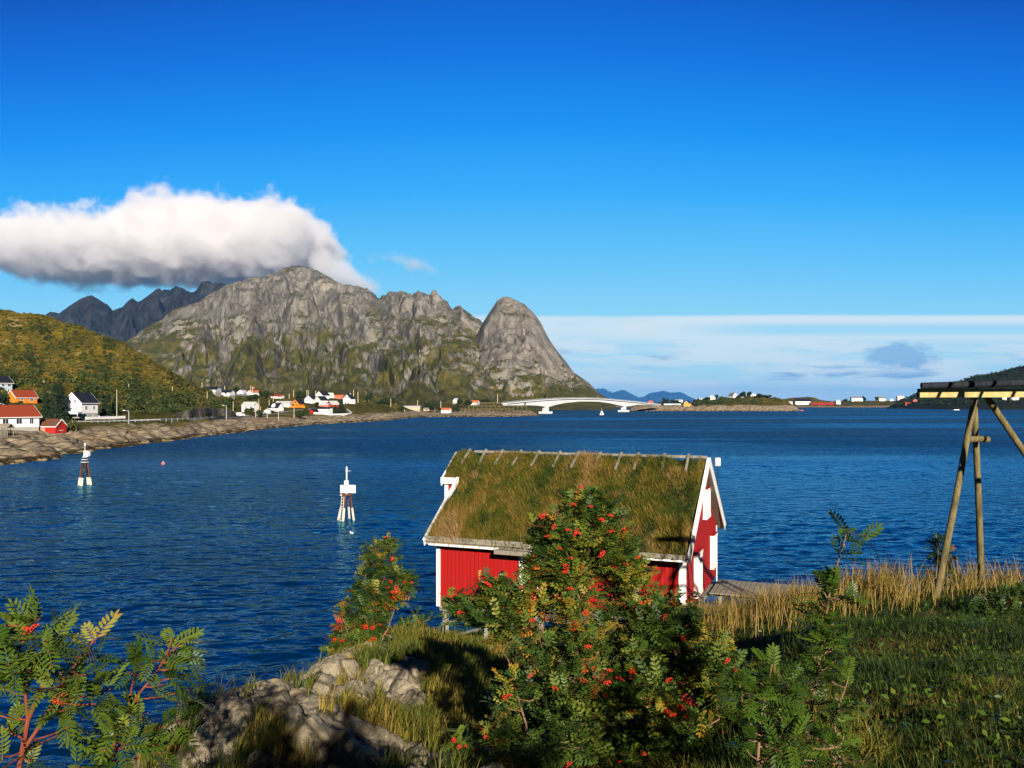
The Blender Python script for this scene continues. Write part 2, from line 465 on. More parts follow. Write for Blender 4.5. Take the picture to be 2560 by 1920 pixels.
U = lambda y, z=-3.0: (y, 'z', z)
left_cols = [
 (-420, [U(120), U(150, 0), (1120, 185), (1092, 245), (1010, 320), (890, 380), (755, 460), U(600, 50)]),
 (0,   [U(150), U(168.7, 0), (1088, 212), (1064, 262), (1004, 320), (885, 385), (771, 450), U(600, 50)]),
 (116, [U(165), U(184, 0), (1092, 220), (1062, 270), (1002, 330), (900, 390), (790, 450), U(600, 45)]),
 (200, [U(190), U(207, 0), (1076, 250), (1050, 285), (1012, 335), (910, 390), (816, 440), U(580, 40)]),
 (318, [U(220), U(238, 0), (1064, 278), (1052, 302), (1024, 345), (945, 390), (861, 430), U(560, 30)]),
 (419, [U(250), U(266, 0), (1058, 312), (1049, 338), (1030, 368), (974, 405), (922, 440), U(560, 25)]),
 (492, [U(285), U(300, 0), (1051, 352), (1044, 378), (1024, 412), (994, 450), (967, 490), U(620, 18)]),
 (600, [U(330), U(346, 0), (1052, 420), (1042, 460), (1031, 520), (1001, 600), (986, 680), U(850, 20)]),
 (711, [U(405), U(423, 0), (1047, 475), (1039, 505), (1021, 560), (1001, 640), (990, 700), U(900, 18)]),
 (800, [U(460), U(478, 0), (1045, 515), (1034, 545), (1013, 620), (998, 700), (992, 760), U(950, 15)]),
 (890, [U(500), U(520, 0), (1039, 560), (1022, 600), (1009, 660), (1001, 740), (998, 800), U(1000, 14)]),
 (977, [U(560), U(580, 0), (1036, 620), (1018, 670), (1010, 740), (1006, 800), (1004, 850), U(1050, 12)]),
 (1044, [U(680), U(700, 0), (1038, 742), (1033, 780), (1024, 860), (1014, 950), (1010, 1000), U(1150, 8)]),
 (1150, [U(700), U(720, 0), (1036, 742), (1030, 780), (1019, 850), (1012, 930), (1010, 980), U(1100, 7)]),
 (1260, [U(700), U(720, 0), (1035, 746), (1028, 780), (1017, 850), (1012, 920), (1010, 960), U(1050, 5)]),
 (1318, [U(735), U(752, 0), (1035, 768), (1031, 790), (1025, 815), (1021, 840), (1020, 860), U(930, -2)]),
 (1347, [U(745), U(760, 0), (1038.5, 768), (1037.5, 776), (1037, 784), (1037, 790), (1038, 800), U(830, -2)]),
 (1364, [U(750), U(765, -2), U(770, -2), U(776, -2), U(784, -2), U(790, -2), U(800, -2), U(830, -3)]),
]
Lpx, Ls, LX, LY, LZ = loft(left_cols, 4.0, (3, 55, 22, 34, 46, 50, 12))
shorew = np.interp(Ls, [0, 1, 1.25, 2, 2.6, 3, 4, 6, 7], [0, .35, 1, 1, .35, .2, .9, 1.0, 1])[:, None]
rocky = np.interp(Ls, [0, 1, 1.2, 2, 2.5], [0, .6, 1, 1, 0])[:, None]
def blocks(x, y, seed):                             # boulder-like lumps
    return np.abs(perlin(x, y, seed)) * 1.6 + 0.5 * np.abs(perlin(x * 2.3, y * 2.3, seed + 5)) - 0.6
farf = np.clip(1.15 - (LY - 300) / 700, .25, 1)
LZ0 = LZ.copy()
LZ = LZ + shorew * (fbm(LX / 14, LY / 22, 5, 3) * 2.0 + fbm(LX / 4, LY / 6, 3, 9) * 0.5) * farf
LZ = LZ + rocky * farf * (blocks(LX / 4.2, LY / 7.5, 21) * np.interp(LX, [-95, -70], [.55, 1.15]) + blocks(LX / 13, LY / 15, 41) * 1.1 + 0.1)
left_land = link_mesh("shore_land", grid_mesh("shore_land", LX, LY, LZ, mat_shore(4.6)))
tag(left_land, kind='structure')
Lsurf = Surface(Lpx, LY, LZ)

right_cols = [
 (1566, [U(1135), U(1150, -2), U(1160, -2), U(1200, -2), U(1250, -2), U(1300, -3)]),
 (1590, [U(1135), U(1150, 0), (1019, 1165), (1013, 1200), (1011, 1260), U(1350, 3)]),
 (1640, [U(1140), U(1158, 0), (1016, 1182), (1014, 1235), (1009, 1320), U(1450, 4)]),
 (1722, [U(1150), U(1163, 0), (1018, 1185), (1015, 1240), (1008, 1330), U(1450, 4)]),
 (1735, [U(1145), U(1158, 0), (1017, 1180), (1009, 1220), (1004, 1280), U(1450, 4)]),
 (1780, [U(1140), U(1155, 0), (1016, 1178), (1003, 1212), (998, 1260), U(1450, 5)]),
 (1832, [U(1140), U(1155, 0), (1012, 1182), (1000, 1215), (993, 1255), U(1450, 5)]),
 (1900, [U(1140), U(1152, 0), (1012, 1180), (1000, 1212), (991, 1252), U(1450, 5)]),
 (1945, [U(1140), U(1152, 0), (1015, 1178), (1003, 1205), (994, 1240), U(1400, 4)]),
 (1975, [U(1140), U(1152, 0), (1021, 1172), (1014, 1195), (1007, 1225), U(1350, 0)]),
 (1997, [U(1145), U(1157, 0), (1026, 1166), (1024, 1180), (1023, 1195), U(1250, -3)]),
 (2004, [U(1150), U(1160, -2), U(1170, -2), U(1185, -2), U(1200, -2), U(1250, -4)]),
]
Rpx, Rs, RX, RY, RZ = loft(right_cols, 2.0, (3, 22, 26, 24, 12))
rw = np.interp(Rs, [0, 1, 1.3, 2, 5], [0, .4, 1, 1, 1])[:, None]
RZ = RZ + rw * (fbm(RX / 16, RY / 20, 5, 55) * 2.6 + blocks(RX / 7, RY / 12, 66) * 1.0) * np.clip((RZ + 1.5) / 3, 0, 1)
islet = link_mesh("islet_land", grid_mesh("islet_land", RX, RY, RZ, mat_shore(8.0)))
tag(islet, kind='structure')
Rsurf = Surface(Rpx, RY, RZ)

far_cols = [
 (1300, [U(1960), U(2000, 0), (1015, 2050), (1010, 2100), (1004, 2250), U(2600, 10)]),
 (1520, [U(1960), U(2000, 0), (1015, 2050), (1011, 2100), (1006, 2200), U(2600, 5)]),
 (1600, [U(1960), U(2000, 0), (1016, 2050), (1013, 2100), (1010, 2200), U(2600, 5)]),
 (1950, [U(1880), U(1900, 0), (1015, 1950), (1010, 2010), (1000, 2150), U(2500, 8)]),
 (1985, [U(1880), U(1900, 0), (1015, 1950), (1010, 2010), (994, 2150), U(2500, 8)]),
 (2030, [U(1880), U(1900, 0), (1016, 1940), (1012, 2000), (991, 2150), U(2500, 8)]),
 (2060, [U(1880), U(1900, 0), (1016, 1940), (1012, 2000), (1003, 2150), U(2500, 8)]),
 (2126, [U(1880), U(1900, 0), (1015, 1950), (1007, 2040), (1002, 2130), U(2500, 8)]),
 (2250, [U(1880), U(1900, 0), (1014, 1950), (1006, 2060), (1002, 2150), U(2500, 8)]),
 (2340, [U(1800), U(1850, 0), (1014, 1950), (1005, 2060), (1000, 2150), U(2500, 8)]),
]
Fpx, Fs, FX, FY, FZ = loft(far_cols, 3.0, (2, 12, 12, 14, 8))
fw = np.interp(Fs, [0, 1, 1.3, 5], [0, .4, 1, 1])[:, None]
FZ = FZ + fw * fbm(FX / 30, FY / 60, 5, 155) * 3.0
farland = link_mesh("far_shore", grid_mesh("far_shore", FX, FY, FZ, mat_shore(4.0)))
tag(farland, kind='structure')
Fsurf = Surface(Fpx, FY, FZ)

hill_cols = [
 (2215, [U(1560), U(1600, -2), U(1650, -2), U(1700, -2), U(1750, -3), U(1800, -4)]),
 (2240, [U(1560), U(1600, 0), (1016, 1630), (1010, 1700), (1006, 1760), U(2100, 0)]),
 (2300, [U(1500), U(1540, 0), (1014, 1580), (1000, 1700), (986, 1780), U(2100, 0)]),
 (2350, [U(1420), U(1460, 0), (1015, 1500), (990, 1660), (967, 1780), U(2100, 0)]),
 (2403, [U(1380), U(1410, 0), (1016, 1450), (985, 1650), (950, 1800), U(2200, 0)]),
 (2468, [U(1360), U(1390, 0), (1012, 1440), (980, 1650), (936, 1820), U(2200, 0)]),
 (2560, [U(1360), U(1390, 0), (1010, 1440), (980, 1650), (916, 1850), U(2300, 0)]),
 (2700, [U(1360), U(1390, 0), (1010, 1440), (970, 1650), (890, 1850), U(2300, 0)]),
 (3000, [U(1360), U(1390, 0), (1010, 1440), (970, 1650), (880, 1850), U(2300, 0)]),
]
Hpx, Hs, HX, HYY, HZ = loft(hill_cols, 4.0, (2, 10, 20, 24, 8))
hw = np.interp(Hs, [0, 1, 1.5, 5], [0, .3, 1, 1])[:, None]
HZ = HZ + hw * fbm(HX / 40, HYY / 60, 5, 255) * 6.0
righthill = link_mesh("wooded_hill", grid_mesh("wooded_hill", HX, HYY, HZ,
    mat_rockface("hill_woods", (0.012, 0.010, 0.006), (0.02, 0.017, 0.01), (0.02, 0.02, 0.008), (0.008, 0.011, 0.003), (0.018, 0.018, 0.005), 6.0, 0.2, 0.5, 300, 900)))  # the shade on this hill is put into its near-black colours
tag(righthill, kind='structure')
Hsurf = Surface(Hpx, HYY, HZ)

# ------------------------------------------------------------------ mountains
def seg01(x, a, b):
    t = np.clip((x - a) / (b - a), 0, 1); return t * t * (3 - 2 * t)
def mountain(name, sil, yridge, y0, step, rows, mat, seed, rough=1.0, back=0.35, spurs=True):
    sp = np.array(sil, float)
    px = np.arange(sp[0, 0], sp[-1, 0] + .1, step)
    sy = np.interp(px, sp[:, 0], sp[:, 1])
    yr = np.interp(px, [p[0] for p in yridge], [p[1] for p in yridge])
    H = CH - (sy - HY) / F * yr
    t = np.concatenate([np.linspace(0, 1, rows), 1 + np.linspace(0.06, 1, 14) * back])[:, None]
    Y = y0 + (yr[None, :] - y0) * t
    prof = np.interp(t, [0, .20, .38, .52, .68, .84, 1.0, 1 + back * .3, 1 + back], [0.004, .06, .17, .31, .54, .78, 1.0, .72, 0])
    az = (px - CX)[None, :] / F
    X = az * Y
    # spurs and gullies running down the face, then crags
    warp = fbm(az * 9, t * 1.3, 3, seed + 3) * 0.9
    g = ridged(az * 7.5 + t * 1.7 + warp * 1.2, t * 1.9 - az * 2.0, 5, seed, 0.52)
    g2 = ridged(az * 19 - t * 2.6 + warp * 2.4, t * 4.5 + az * 3.0, 4, seed + 77, 0.55)
    slab = 0.35 + 1.1 * seg01(fbm(az * 11 + 5, t * 4 + az * 3, 3, seed + 41), -0.15, 0.25)
    w = np.clip(t / 0.35, 0, 1) * np.clip((1.0 - t) / 0.16, 0, 1)
    wf = np.clip(t / 0.3, 0, 1) * np.clip((1.04 - t) / 0.08, 0.25, 1)
    Z = H[None, :] * prof
    Z = Z + H[None, :] * w * rough * (0.23 * (g - 0.45) + 0.08 * (g2 - 0.45))
    U2 = X + Z * 0.30; V2 = Z * 1.25 + Y * 0.25 - X * 0.2
    craz = fbm(U2 / 95, V2 / 120, 6, seed + 9, 0.56) * 24 + ridged(U2 / 42, V2 / 85, 4, seed + 31, 0.55) * 14 + fbm(U2 / 16, V2 / 22, 3, seed + 63) * 9
    craz = craz * slab
    Z = Z + wf * rough * craz * np.clip(H[None, :] / 420, .25, 1.2) * (t <= 1.0)
    Y = Y - wf * rough * (fbm(U2 / 140, Z / 90, 5, seed + 5) * 60 + fbm(U2 / 30, Z / 30, 3, seed + 6) * 14) * (t <= 1.0) * np.clip((1 - t) / .1, 0, 1)
    X = az * Y
    return link_mesh(name, grid_mesh(name, X, Y, Z, mat))

main_sil = [(196, 905), (250, 884), (318, 851), (340, 838), (359, 822), (380, 812), (405, 799), (420, 785), (440, 773), (470, 764), (498, 755), (521, 738), (545, 726), (567, 712), (600, 706), (625, 698),
 (640, 697), (654, 703), (671, 695), (686, 688), (700, 677), (712, 671), (729, 667), (750, 667), (770, 669), (790, 678), (804, 683), (833, 700), (868, 718), (890, 720), (914, 724), (949, 744), (960, 738), (978, 729), (992, 733), (1007, 732),
 (1030, 741), (1045, 734), (1059, 735), (1075, 742), (1088, 741), (1104, 750), (1117, 755), (1131, 773), (1149, 767), (1162, 777), (1175, 787), (1192, 799), (1207, 808), (1225, 840), (1250, 880), (1290, 930), (1330, 980), (1360, 1004)]
rockmat = mat_rockface("mountain_rock", (0.105, 0.096, 0.084, 1), (0.205, 0.190, 0.166, 1), (0.29, 0.262, 0.222, 1),
                       (0.046, 0.052, 0.011, 1), (0.098, 0.084, 0.022, 1), 1.0, 0.60, 0.86, 110, 340)
peakmat = mat_rockface("peak_rock", (0.125, 0.113, 0.098, 1), (0.235, 0.215, 0.185, 1), (0.33, 0.285, 0.232, 1),
                       (0.046, 0.052, 0.011, 1), (0.098, 0.084, 0.022, 1), 1.2, 0.66, 0.90, 20, 150)
mount = mountain("mountain", main_sil, [(196, 2500), (318, 2650), (729, 3000), (949, 2800), (1100, 2600), (1207, 2550), (1360, 2500)], 960, 2.5, 250, rockmat, 5)
tag(mount, kind='structure')
peak_sil = [(1090, 1004), (1120, 965), (1150, 915), (1180, 860), (1205, 812), (1209, 804), (1227, 775), (1244, 752), (1254, 745), (1264, 742), (1276, 745), (1290, 752), (1313, 764), (1337, 787), (1354, 810), (1371, 845),
 (1395, 880), (1418, 908), (1435, 932), (1452, 943), (1475, 960), (1499, 984), (1516, 994), (1540, 1003)]
peak = mountain("mountain_peak", peak_sil, [(1090, 2250), (1264, 2250), (1435, 2150), (1540, 2100)], 1250, 2.0, 240, peakmat, 105, 0.8)
tag(peak, kind='structure')
back_sil = [(60, 860), (114, 787), (124, 780), (149, 784), (174, 765), (200, 748), (217, 740.5), (231, 739), (246, 749), (269, 762), (282, 777), (307, 768), (320, 753.5), (331, 746), (344, 755), (354, 752), (376, 736), (395, 725), (405, 732),
 (418, 727.5), (424, 729), (438, 717), (460, 727.5), (477, 736), (492, 724.6), (503, 707), (518, 703), (531, 710), (570, 712), (640, 760), (700, 800)]
backmat = mat_rockface("dark_mountain_rock", (0.016, 0.018, 0.022, 1), (0.028, 0.030, 0.035, 1), (0.05, 0.05, 0.052, 1),  # cloud shadow on the back mountains is put into this near-black rock
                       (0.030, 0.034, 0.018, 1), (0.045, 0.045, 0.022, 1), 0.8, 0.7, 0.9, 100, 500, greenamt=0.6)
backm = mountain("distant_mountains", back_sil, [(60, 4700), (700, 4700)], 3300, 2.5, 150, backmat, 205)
tag(backm, kind='structure')
blue_sil = [(1380, 1004), (1440, 960), (1470, 978), (1494, 974), (1508, 972), (1520, 978), (1531, 984), (1545, 979), (1557, 976), (1572, 982), (1584, 988), (1597, 995), (1606, 993), (1615, 990), (1635, 982), (1648, 979), (1659, 977.5),
 (1672, 981), (1687, 982), (1700, 980), (1710, 984), (1722, 991), (1738, 998), (1760, 1003)]
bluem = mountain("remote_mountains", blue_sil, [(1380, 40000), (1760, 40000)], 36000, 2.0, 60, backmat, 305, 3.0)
tag(bluem, kind='structure')
# ------------------------------------------------------------------ clouds: real banks of droplets far beyond the mountain
def cloud(name, label, Y, prof, base, thick, amp, dens, nscale, soft, seed):
    """prof: cloud-top outline as (px, py); base: outline of the underside"""
    s = Y / F
    X = lambda px: (px - CX) * s
    Zc = lambda py: CH - (py - HY) * s
    x0, x1 = X(prof[0][0]), X(prof[-1][0])
    ztop = max(Zc(p[1]) for p in prof) + amp * 1.0
    zbot = min(Zc(p[1]) for p in base) - amp * 0.35
    pad = amp
    m = bpy.data.materials.new(name); m.use_nodes = True; m.node_tree.nodes.clear(); MATS[name] = m
    t = Tree(m.node_tree)
    out = t.node('ShaderNodeOutputMaterial')
    P = t.node('ShaderNodeTexCoord').outputs['Object']
    sp = t.node('ShaderNodeSeparateXYZ', {0: P})
    u = t.math('DIVIDE', t.math('SUBTRACT', sp.outputs[0], x0), x1 - x0, clamp=True)
    def curve(pts):
        st = [((X(p) - x0) / (x1 - x0), (Zc(q) - zbot) / (ztop - zbot)) for p, q in pts]
        return t.math('ADD', t.math('MULTIPLY', t.ramp(u, [(max(0, min(1, a)), b) for a, b in st]), ztop - zbot), zbot)
    zt, zb = curve(prof), curve(base)
    n = t.noise(t.mapping(P, loc=(seed * 313.0, seed * 71.0, 0)), nscale, 8.0, 0.62, dist=0.1)
    n = t.math('SUBTRACT', n, 0.5)
    bl = t.noise(t.mapping(P, loc=(seed * 113.0, 40, 9)), nscale * 0.62, 4.0, 0.5)
    bl = t.math('SUBTRACT', 0.22, t.math('ABSOLUTE', t.math('MULTIPLY', t.math('SUBTRACT', bl, 0.5), 3.0)))      # rounded heads with creases between
    n = t.math('ADD', n, t.math('MULTIPLY', bl, 0.55))
    yy = t.math('DIVIDE', t.math('SUBTRACT', sp.outputs[1], Y), thick / 2)
    dome = t.math('SQRT', t.math('MAXIMUM', t.math('SUBTRACT', 1.0, t.math('MULTIPLY', yy, yy)), 0.0))
    mid = t.math('ADD', t.math('MULTIPLY', zt, 0.35), t.math('MULTIPLY', zb, 0.65))
    up = t.math('SUBTRACT', t.math('ADD', mid, t.math('MULTIPLY', t.math('SUBTRACT', zt, mid), dome)), sp.outputs[2])
    dn = t.math('MULTIPLY', t.math('SUBTRACT', sp.outputs[2], t.math('SUBTRACT', mid, t.math('MULTIPLY', t.math('SUBTRACT', mid, zb), dome))), 1.3)
    d = t.math('ADD', t.math('SUBTRACT', t.math('SMOOTH_MIN', up, dn, amp * 0.5), amp * 0.10), t.math('MULTIPLY', n, amp * 2.0))
    ex = t.math('MULTIPLY', t.smooth(u, 0.0, 0.02), t.smooth(u, 1.0, 0.985))
    den = t.math('MULTIPLY', t.math('MULTIPLY', t.smooth(d, 0.0, soft), dens), ex)
    v = t.node('ShaderNodeVolumePrincipled', {'Color': (0.952, 0.945, 0.958, 1), 'Density': den, 'Anisotropy': 0.0})
    m.node_tree.links.new(v.outputs[0], out.inputs['Volume'])
    o = MB().box(((x0 + x1) / 2, Y, (ztop + zbot) / 2), (x1 - x0, thick, ztop - zbot)).build(name, m)
    return tag(o, label, "cloud")
cloud("cumulus_cloud", "big white cumulus cloud with a grey flat base resting over the dark left peaks", 6500,
      [(-420, 560), (-200, 520), (0, 535), (58, 540), (116, 522), (190, 528), (260, 527), (318, 522), (364, 512), (376, 488), (417, 474), (457, 488), (492, 484), (550, 495), (584, 488), (613, 503), (665, 503), (694, 489), (723, 491), (764, 518), (805, 545), (833, 575), (848, 608)],
      [(-420, 650), (0, 672), (58, 700), (145, 716), (290, 716), (460, 720), (720, 722), (775, 690), (815, 640), (848, 612)], 1500, 240, 0.008, 0.0062, 110, 1)
cloud("cumulus_cloud", "small slanting white cloud patch just right of the highest summit", 6300,
      [(785, 600), (810, 612), (840, 622), (880, 650), (915, 682), (945, 700), (962, 720)],
      [(785, 700), (810, 720), (840, 735), (880, 745), (915, 745), (945, 735), (962, 725)], 500, 110, 0.006, 0.007, 120, 2)
cloud("cumulus_cloud", "thin grey shred of cloud floating right of the big cumulus", 6400,
      [(915, 640), (950, 628), (985, 622), (1020, 632), (1060, 640), (1100, 672)],
      [(915, 655), (950, 655), (985, 662), (1020, 682), (1060, 688), (1100, 682)], 320, 90, 0.0035, 0.008, 110, 3)
# ------------------------------------------------------------------ the near headland
def G(px, py, Y):
    p = at(px, py, Y); return (p.x, p.y, p.z)
ctrl = [
 # top of the slope round the eye and behind it
 (-14, -14, 11.6), (0, -14, 11.7), (14, -14, 11.8), (30, -14, 11.9), (-9, -4, 11.3), (0, -3, 11.5), (8, -3, 11.6), (20, -3, 11.8), (32, 0, 11.6),
 (-3.2, 3, 10.45), (-5.5, 3, 9.2), (-8, 3, 6.2), (-11, 2, 3.0), (-16, 0, 1.0),
 (0, 2, 10.95), (0, 5, 10.2), (1.0, 7.5, 9.45), (3.2, 4, 10.7), (6, 4, 10.85), (12, 4, 10.9),
 # edge of the rock and the drop beyond it
 G(361, 1930, 7.8), G(407, 1835, 10.2), G(498, 1812, 11.1), G(600, 1790, 12.6), G(720, 1735, 14.5), G(780, 1690, 18.0), G(822, 1660, 21.5), G(985, 1612, 32.0),
 (-5.6, 8, 6.6), (-6.2, 10.5, 5.8), (-6.2, 13, 5.2), (-6.6, 17, 3.8), (-6.8, 21, 2.8), (-6.6, 27, 1.6), (-7.5, 34, -1.0),
 (-9, 8, 2.0), (-9, 13, 1.0), (-9.5, 18, -0.5), (-10, 25, -2.0), (-12, 32, -3), (-14, 12, -2), (-15, 22, -4), (-16, 5, -1),
 # rock and grass of the middle slope
 G(1000, 1800, 11.0), G(1100, 1660, 19.0), G(1088, 1622, 33.5), G(1080, 1640, 29), G(1170, 1632, 29.5), G(1095, 1645, 24.5), G(1250, 1640, 20.5), G(1400, 1620, 23), G(1550, 1590, 25.5),
 (1.5, 13, 8.3), (2.5, 10, 9.05),
 # lawn and brow on the right
 G(2560, 1930, 5.1), G(2200, 1800, 6.3), G(2000, 1705, 7.9), G(2300, 1650, 9.0), G(2000, 1605, 10.4), G(2350, 1560, 12.2), G(1850, 1590, 15.0), G(2345, 1500, 14.9), G(2454, 1482, 16.4), G(2560, 1480, 18), G(2150, 1506, 15.5), G(2800, 1480, 18), (18, 16, 9.6), (26, 14, 10.2),
 # bank falling to the house and the boardwalk
 (5.4, 27.0, 6.0), (9.6, 28.5, 5.6), (11, 24, 6.2), (14, 25, 6.2), (18, 26, 6.4), (9.8, 33, 4.8), (13, 33, 4.6), (17, 33, 4.6), (24, 30, 6.0), (32, 26, 7.5),
 (8, 39, 0.5), (13, 39, 0.0), (19, 39, 0.0), (26, 38, 0.5), (34, 36, 1.0),
 (0, 37, 2.2), (-4, 38, 0.0), (4, 38, 1.2), (4, 33, 3.8), (0, 44, -2.5), (8, 46, -3), (-8, 44, -4), (20, 46, -3.5), (32, 46, -4),
]
ctrl = np.array(ctrl)
def tps_fit(c, lam=0.02):
    n = len(c); d = np.hypot(c[:, None, 0] - c[None, :, 0], c[:, None, 1] - c[None, :, 1])
    K = np.where(d > 0, d * d * np.log(d + 1e-12), 0) + lam * np.eye(n)
    P = np.column_stack([np.ones(n), c[:, 0], c[:, 1]])
    A = np.block([[K, P], [P.T, np.zeros((3, 3))]])
    return np.linalg.solve(A, np.concatenate([c[:, 2], np.zeros(3)]))
tw = tps_fit(ctrl)
def ground0(x, y):
    x = np.asarray(x, float); y = np.asarray(y, float)
    z = tw[-3] + tw[-2] * x + tw[-1] * y
    for i in range(len(ctrl)):
        d2 = (x - ctrl[i, 0]) ** 2 + (y - ctrl[i, 1]) ** 2
        z = z + tw[i] * 0.5 * d2 * np.log(d2 + 1e-12)
    return z
def seg(x, y, a, b):                                 # smoothstep
    t = np.clip((x - a) / (b - a), 0, 1); return t * t * (3 - 2 * t)
def rockmask(x, y):
    """1 where bare rock shows: the outcrop on the left edge"""
    n = fbm(x * 0.8, y * 0.5, 4, 401)
    n2 = fbm((x * .9 + y * .25) * 1.1, (y * .35), 3, 431)
    xr = np.interp(y, [0, 4, 6, 8, 10, 13, 16, 19, 23, 30], [-1.6, -1.0, -.5, -.6, -.95, -1.35, -1.85, -2.8, -4.2, -6])
    m = seg(xr - x + n * 1.4, 0, -0.25, 0.35)
    tuft = np.maximum(seg(n2, 0, 0.16, 0.32), seg(fbm(x * 1.9, y * .8, 3, 437), 0, .24, .36)) * seg(x, 0, -5.0, -3.6)
    out = np.clip(m - tuft * 0.9, 0, 1)
    steep = seg(-x, 0, 4.6, 5.4) * seg(-y, 0, -40, -30)
    return np.maximum(out, steep)
def cells(x, y, seed):
    """random height of the nearest cell, and the distance to the joint with its neighbour"""
    ix, iy = np.floor(x), np.floor(y); f1 = np.full(np.shape(x), 9.0); f2 = f1.copy(); val = np.zeros(np.shape(x))
    for dx in (-1, 0, 1):
        for dy in (-1, 0, 1):
            cx, cy = ix + dx, iy + dy
            h1 = _hash(cx, cy, seed) / 4294967296.0; h2 = _hash(cx, cy, seed + 1) / 4294967296.0; h3 = _hash(cx, cy, seed + 2) / 4294967296.0
            px_, py_ = cx + .15 + .7 * h1, cy + .15 + .7 * h2
            d = np.hypot(x - px_, y - py_); tilt = (x - px_) * (h1 - .5) * .5 - (y - py_) * (.25 + .4 * h2)
            nearer = d < f1
            f2 = np.where(nearer, f1, np.minimum(f2, d)); val = np.where(nearer, h3 + tilt, val); f1 = np.where(nearer, d, f1)
    return val, f2 - f1
def ground(x, y):
    z = ground0(x, y)
    rm = rockmask(x, y)
    z = z + (1 - rm) * (fbm(x * .6, y * .6, 4, 411) * 0.12 + fbm(x * 2.5, y * 2.5, 2, 413) * 0.05)
    wx = x + fbm(x * .9, y * .9, 3, 441) * .5; wy = y + fbm(x * .9 + 7, y * .9, 3, 443) * .5
    a, b = wx * .93 + wy * .36, wy * .93 - wx * .36     # joints cut the rock into blocks and ledges
    c1, e1 = cells(a / 1.15, b / 1.9, 451); c2, e2 = cells(a / .42, b / .75, 453)
    z = z + rm * ((c1 - .45) * .24 - .10 * np.exp(-(e1 / .07) ** 2) + (c2 - .5) * .045 - .05 * np.exp(-(e2 / .08) ** 2) + ridged(a * .55, b * .30, 3, 415) * .38 - .16 + fbm(x * 3.5, y * 2.6, 4, 417) * .075 + fbm(x * 10, y * 8, 3, 419) * .03)
    return z
gx = np.concatenate([np.linspace(-17, -7, 60, endpoint=False), np.linspace(-7, 1, 280, endpoint=False), np.linspace(1, 34, 270)])
gy = np.concatenate([np.linspace(-14, 2, 30, endpoint=False), np.linspace(2, 21, 520, endpoint=False), np.linspace(21, 46, 140)])
GX, GY = np.meshgrid(gx, gy)
GZ = ground(GX, GY)
def mat_ground():
    m, t, b = new_mat("headland")
    P = t.node('ShaderNodeTexCoord').outputs['Object']
    rk = t.node('ShaderNodeAttribute', attribute_name='rock').outputs['Fac']
    n1 = t.noise(P, 1.6, 7.0, 0.66); n2 = t.noise(t.mapping(P, rot=(0, 0, .44), scale=(1.6, .5, 1)), 1.1, 6.0, 0.65); n3 = t.noise(P, 13.0, 6.0, 0.75)
    crack = t.node('ShaderNodeTexVoronoi', {'Vector': t.mapping(P, rot=(0.2, 0.1, .44), scale=(.9, .35, .9)), 'Scale': 1.0}, feature='DISTANCE_TO_EDGE').outputs[0]
    rock = t.ramp(n2, [(0.28, (0.19, 0.158, 0.108)), (0.45, (0.36, 0.305, 0.21)), (0.60, (0.47, 0.40, 0.28)), (0.75, (0.56, 0.48, 0.335))])
    rock = t.mix(t.smooth(n3, 0.54, 0.66, 0, .38), rock, (0.09, 0.085, 0.07, 1))
    rock = t.mix(t.smooth(n1, 0.55, 0.66, 0, .6), rock, (0.30, 0.25, 0.13, 1))
    rock = t.mix(t.smooth(crack, 0.035, 0.0, 0.0, 0.8), rock, (0.04, 0.035, 0.025, 1))
    soil = t.mix(t.smooth(n1, 0.4, 0.6), (0.045, 0.042, 0.012, 1), (0.10, 0.075, 0.022, 1))
    t.put(b.inputs['Base Color'], t.mix(rk, soil, rock)); t.put(b.inputs['Roughness'], 1.0); t.put(b.inputs['Specular IOR Level'], 0.1)
    h = t.math('ADD', t.math('MULTIPLY', n3, 0.35), t.math('ADD', t.math('MULTIPLY', n2, 0.9), t.math('MULTIPLY', t.smooth(crack, 0, .06), 0.3)))
    bp = t.node('ShaderNodeBump', {'Strength': 1.0, 'Distance': 0.26, 'Height': h}); t.put(b.inputs['Normal'], bp.outputs[0])
    return m
gme = grid_mesh("headland", GX, GY, GZ, mat_ground())
att = gme.attributes.new('rock', 'FLOAT', 'POINT'); att.data.foreach_set('value', rockmask(GX, GY).ravel().astype(np.float32))
headland = tag(link_mesh("headland", gme), kind='structure')
headland.name = "ground"
# ------------------------------------------------------------------ paints and timber
def mat_boards(name, col, vertical=True, pitch=0.16, rough=0.75, wear=0.25, dark=None):
    m, t, b = new_mat(name)
    P = t.node('ShaderNodeTexCoord').outputs['Object']
    s = t.node('ShaderNodeSeparateXYZ', {0: P})
    u = t.math('ADD', s.outputs[0], t.math('MULTIPLY', s.outputs[1], 1.0)) if vertical else s.outputs[2]
    fr = t.math('FRACT', t.math('DIVIDE', u, pitch))
    groove = t.math('MINIMUM', fr, t.math('SUBTRACT', 1.0, fr))
    idx = t.math('FLOOR', t.math('DIVIDE', u, pitch))
    wn = t.node('ShaderNodeTexWhiteNoise', {'W': idx}, noise_dimensions='1D').outputs[0]
    n = t.noise(t.mapping(P, scale=(6, 6, .6)), 1.6, 5.0, 0.65)
    c = t.mix(t.smooth(n, 0.45, 0.72, 0, wear), col, tuple(min(1, k * 0.55 + 0.02) for k in col[:3]))
    c = t.mix(t.math('MULTIPLY', wn, 0.22), c, tuple(k * 0.6 for k in col[:3]))
    t.put(b.inputs['Base Color'], c); t.put(b.inputs['Roughness'], rough); t.put(b.inputs['Specular IOR Level'], 0.25)
    bp = t.node('ShaderNodeBump', {'Strength': 0.9, 'Distance': 0.02, 'Height': t.smooth(groove, 0.0, 0.08)}); t.put(b.inputs['Normal'], bp.outputs[0])
    return m
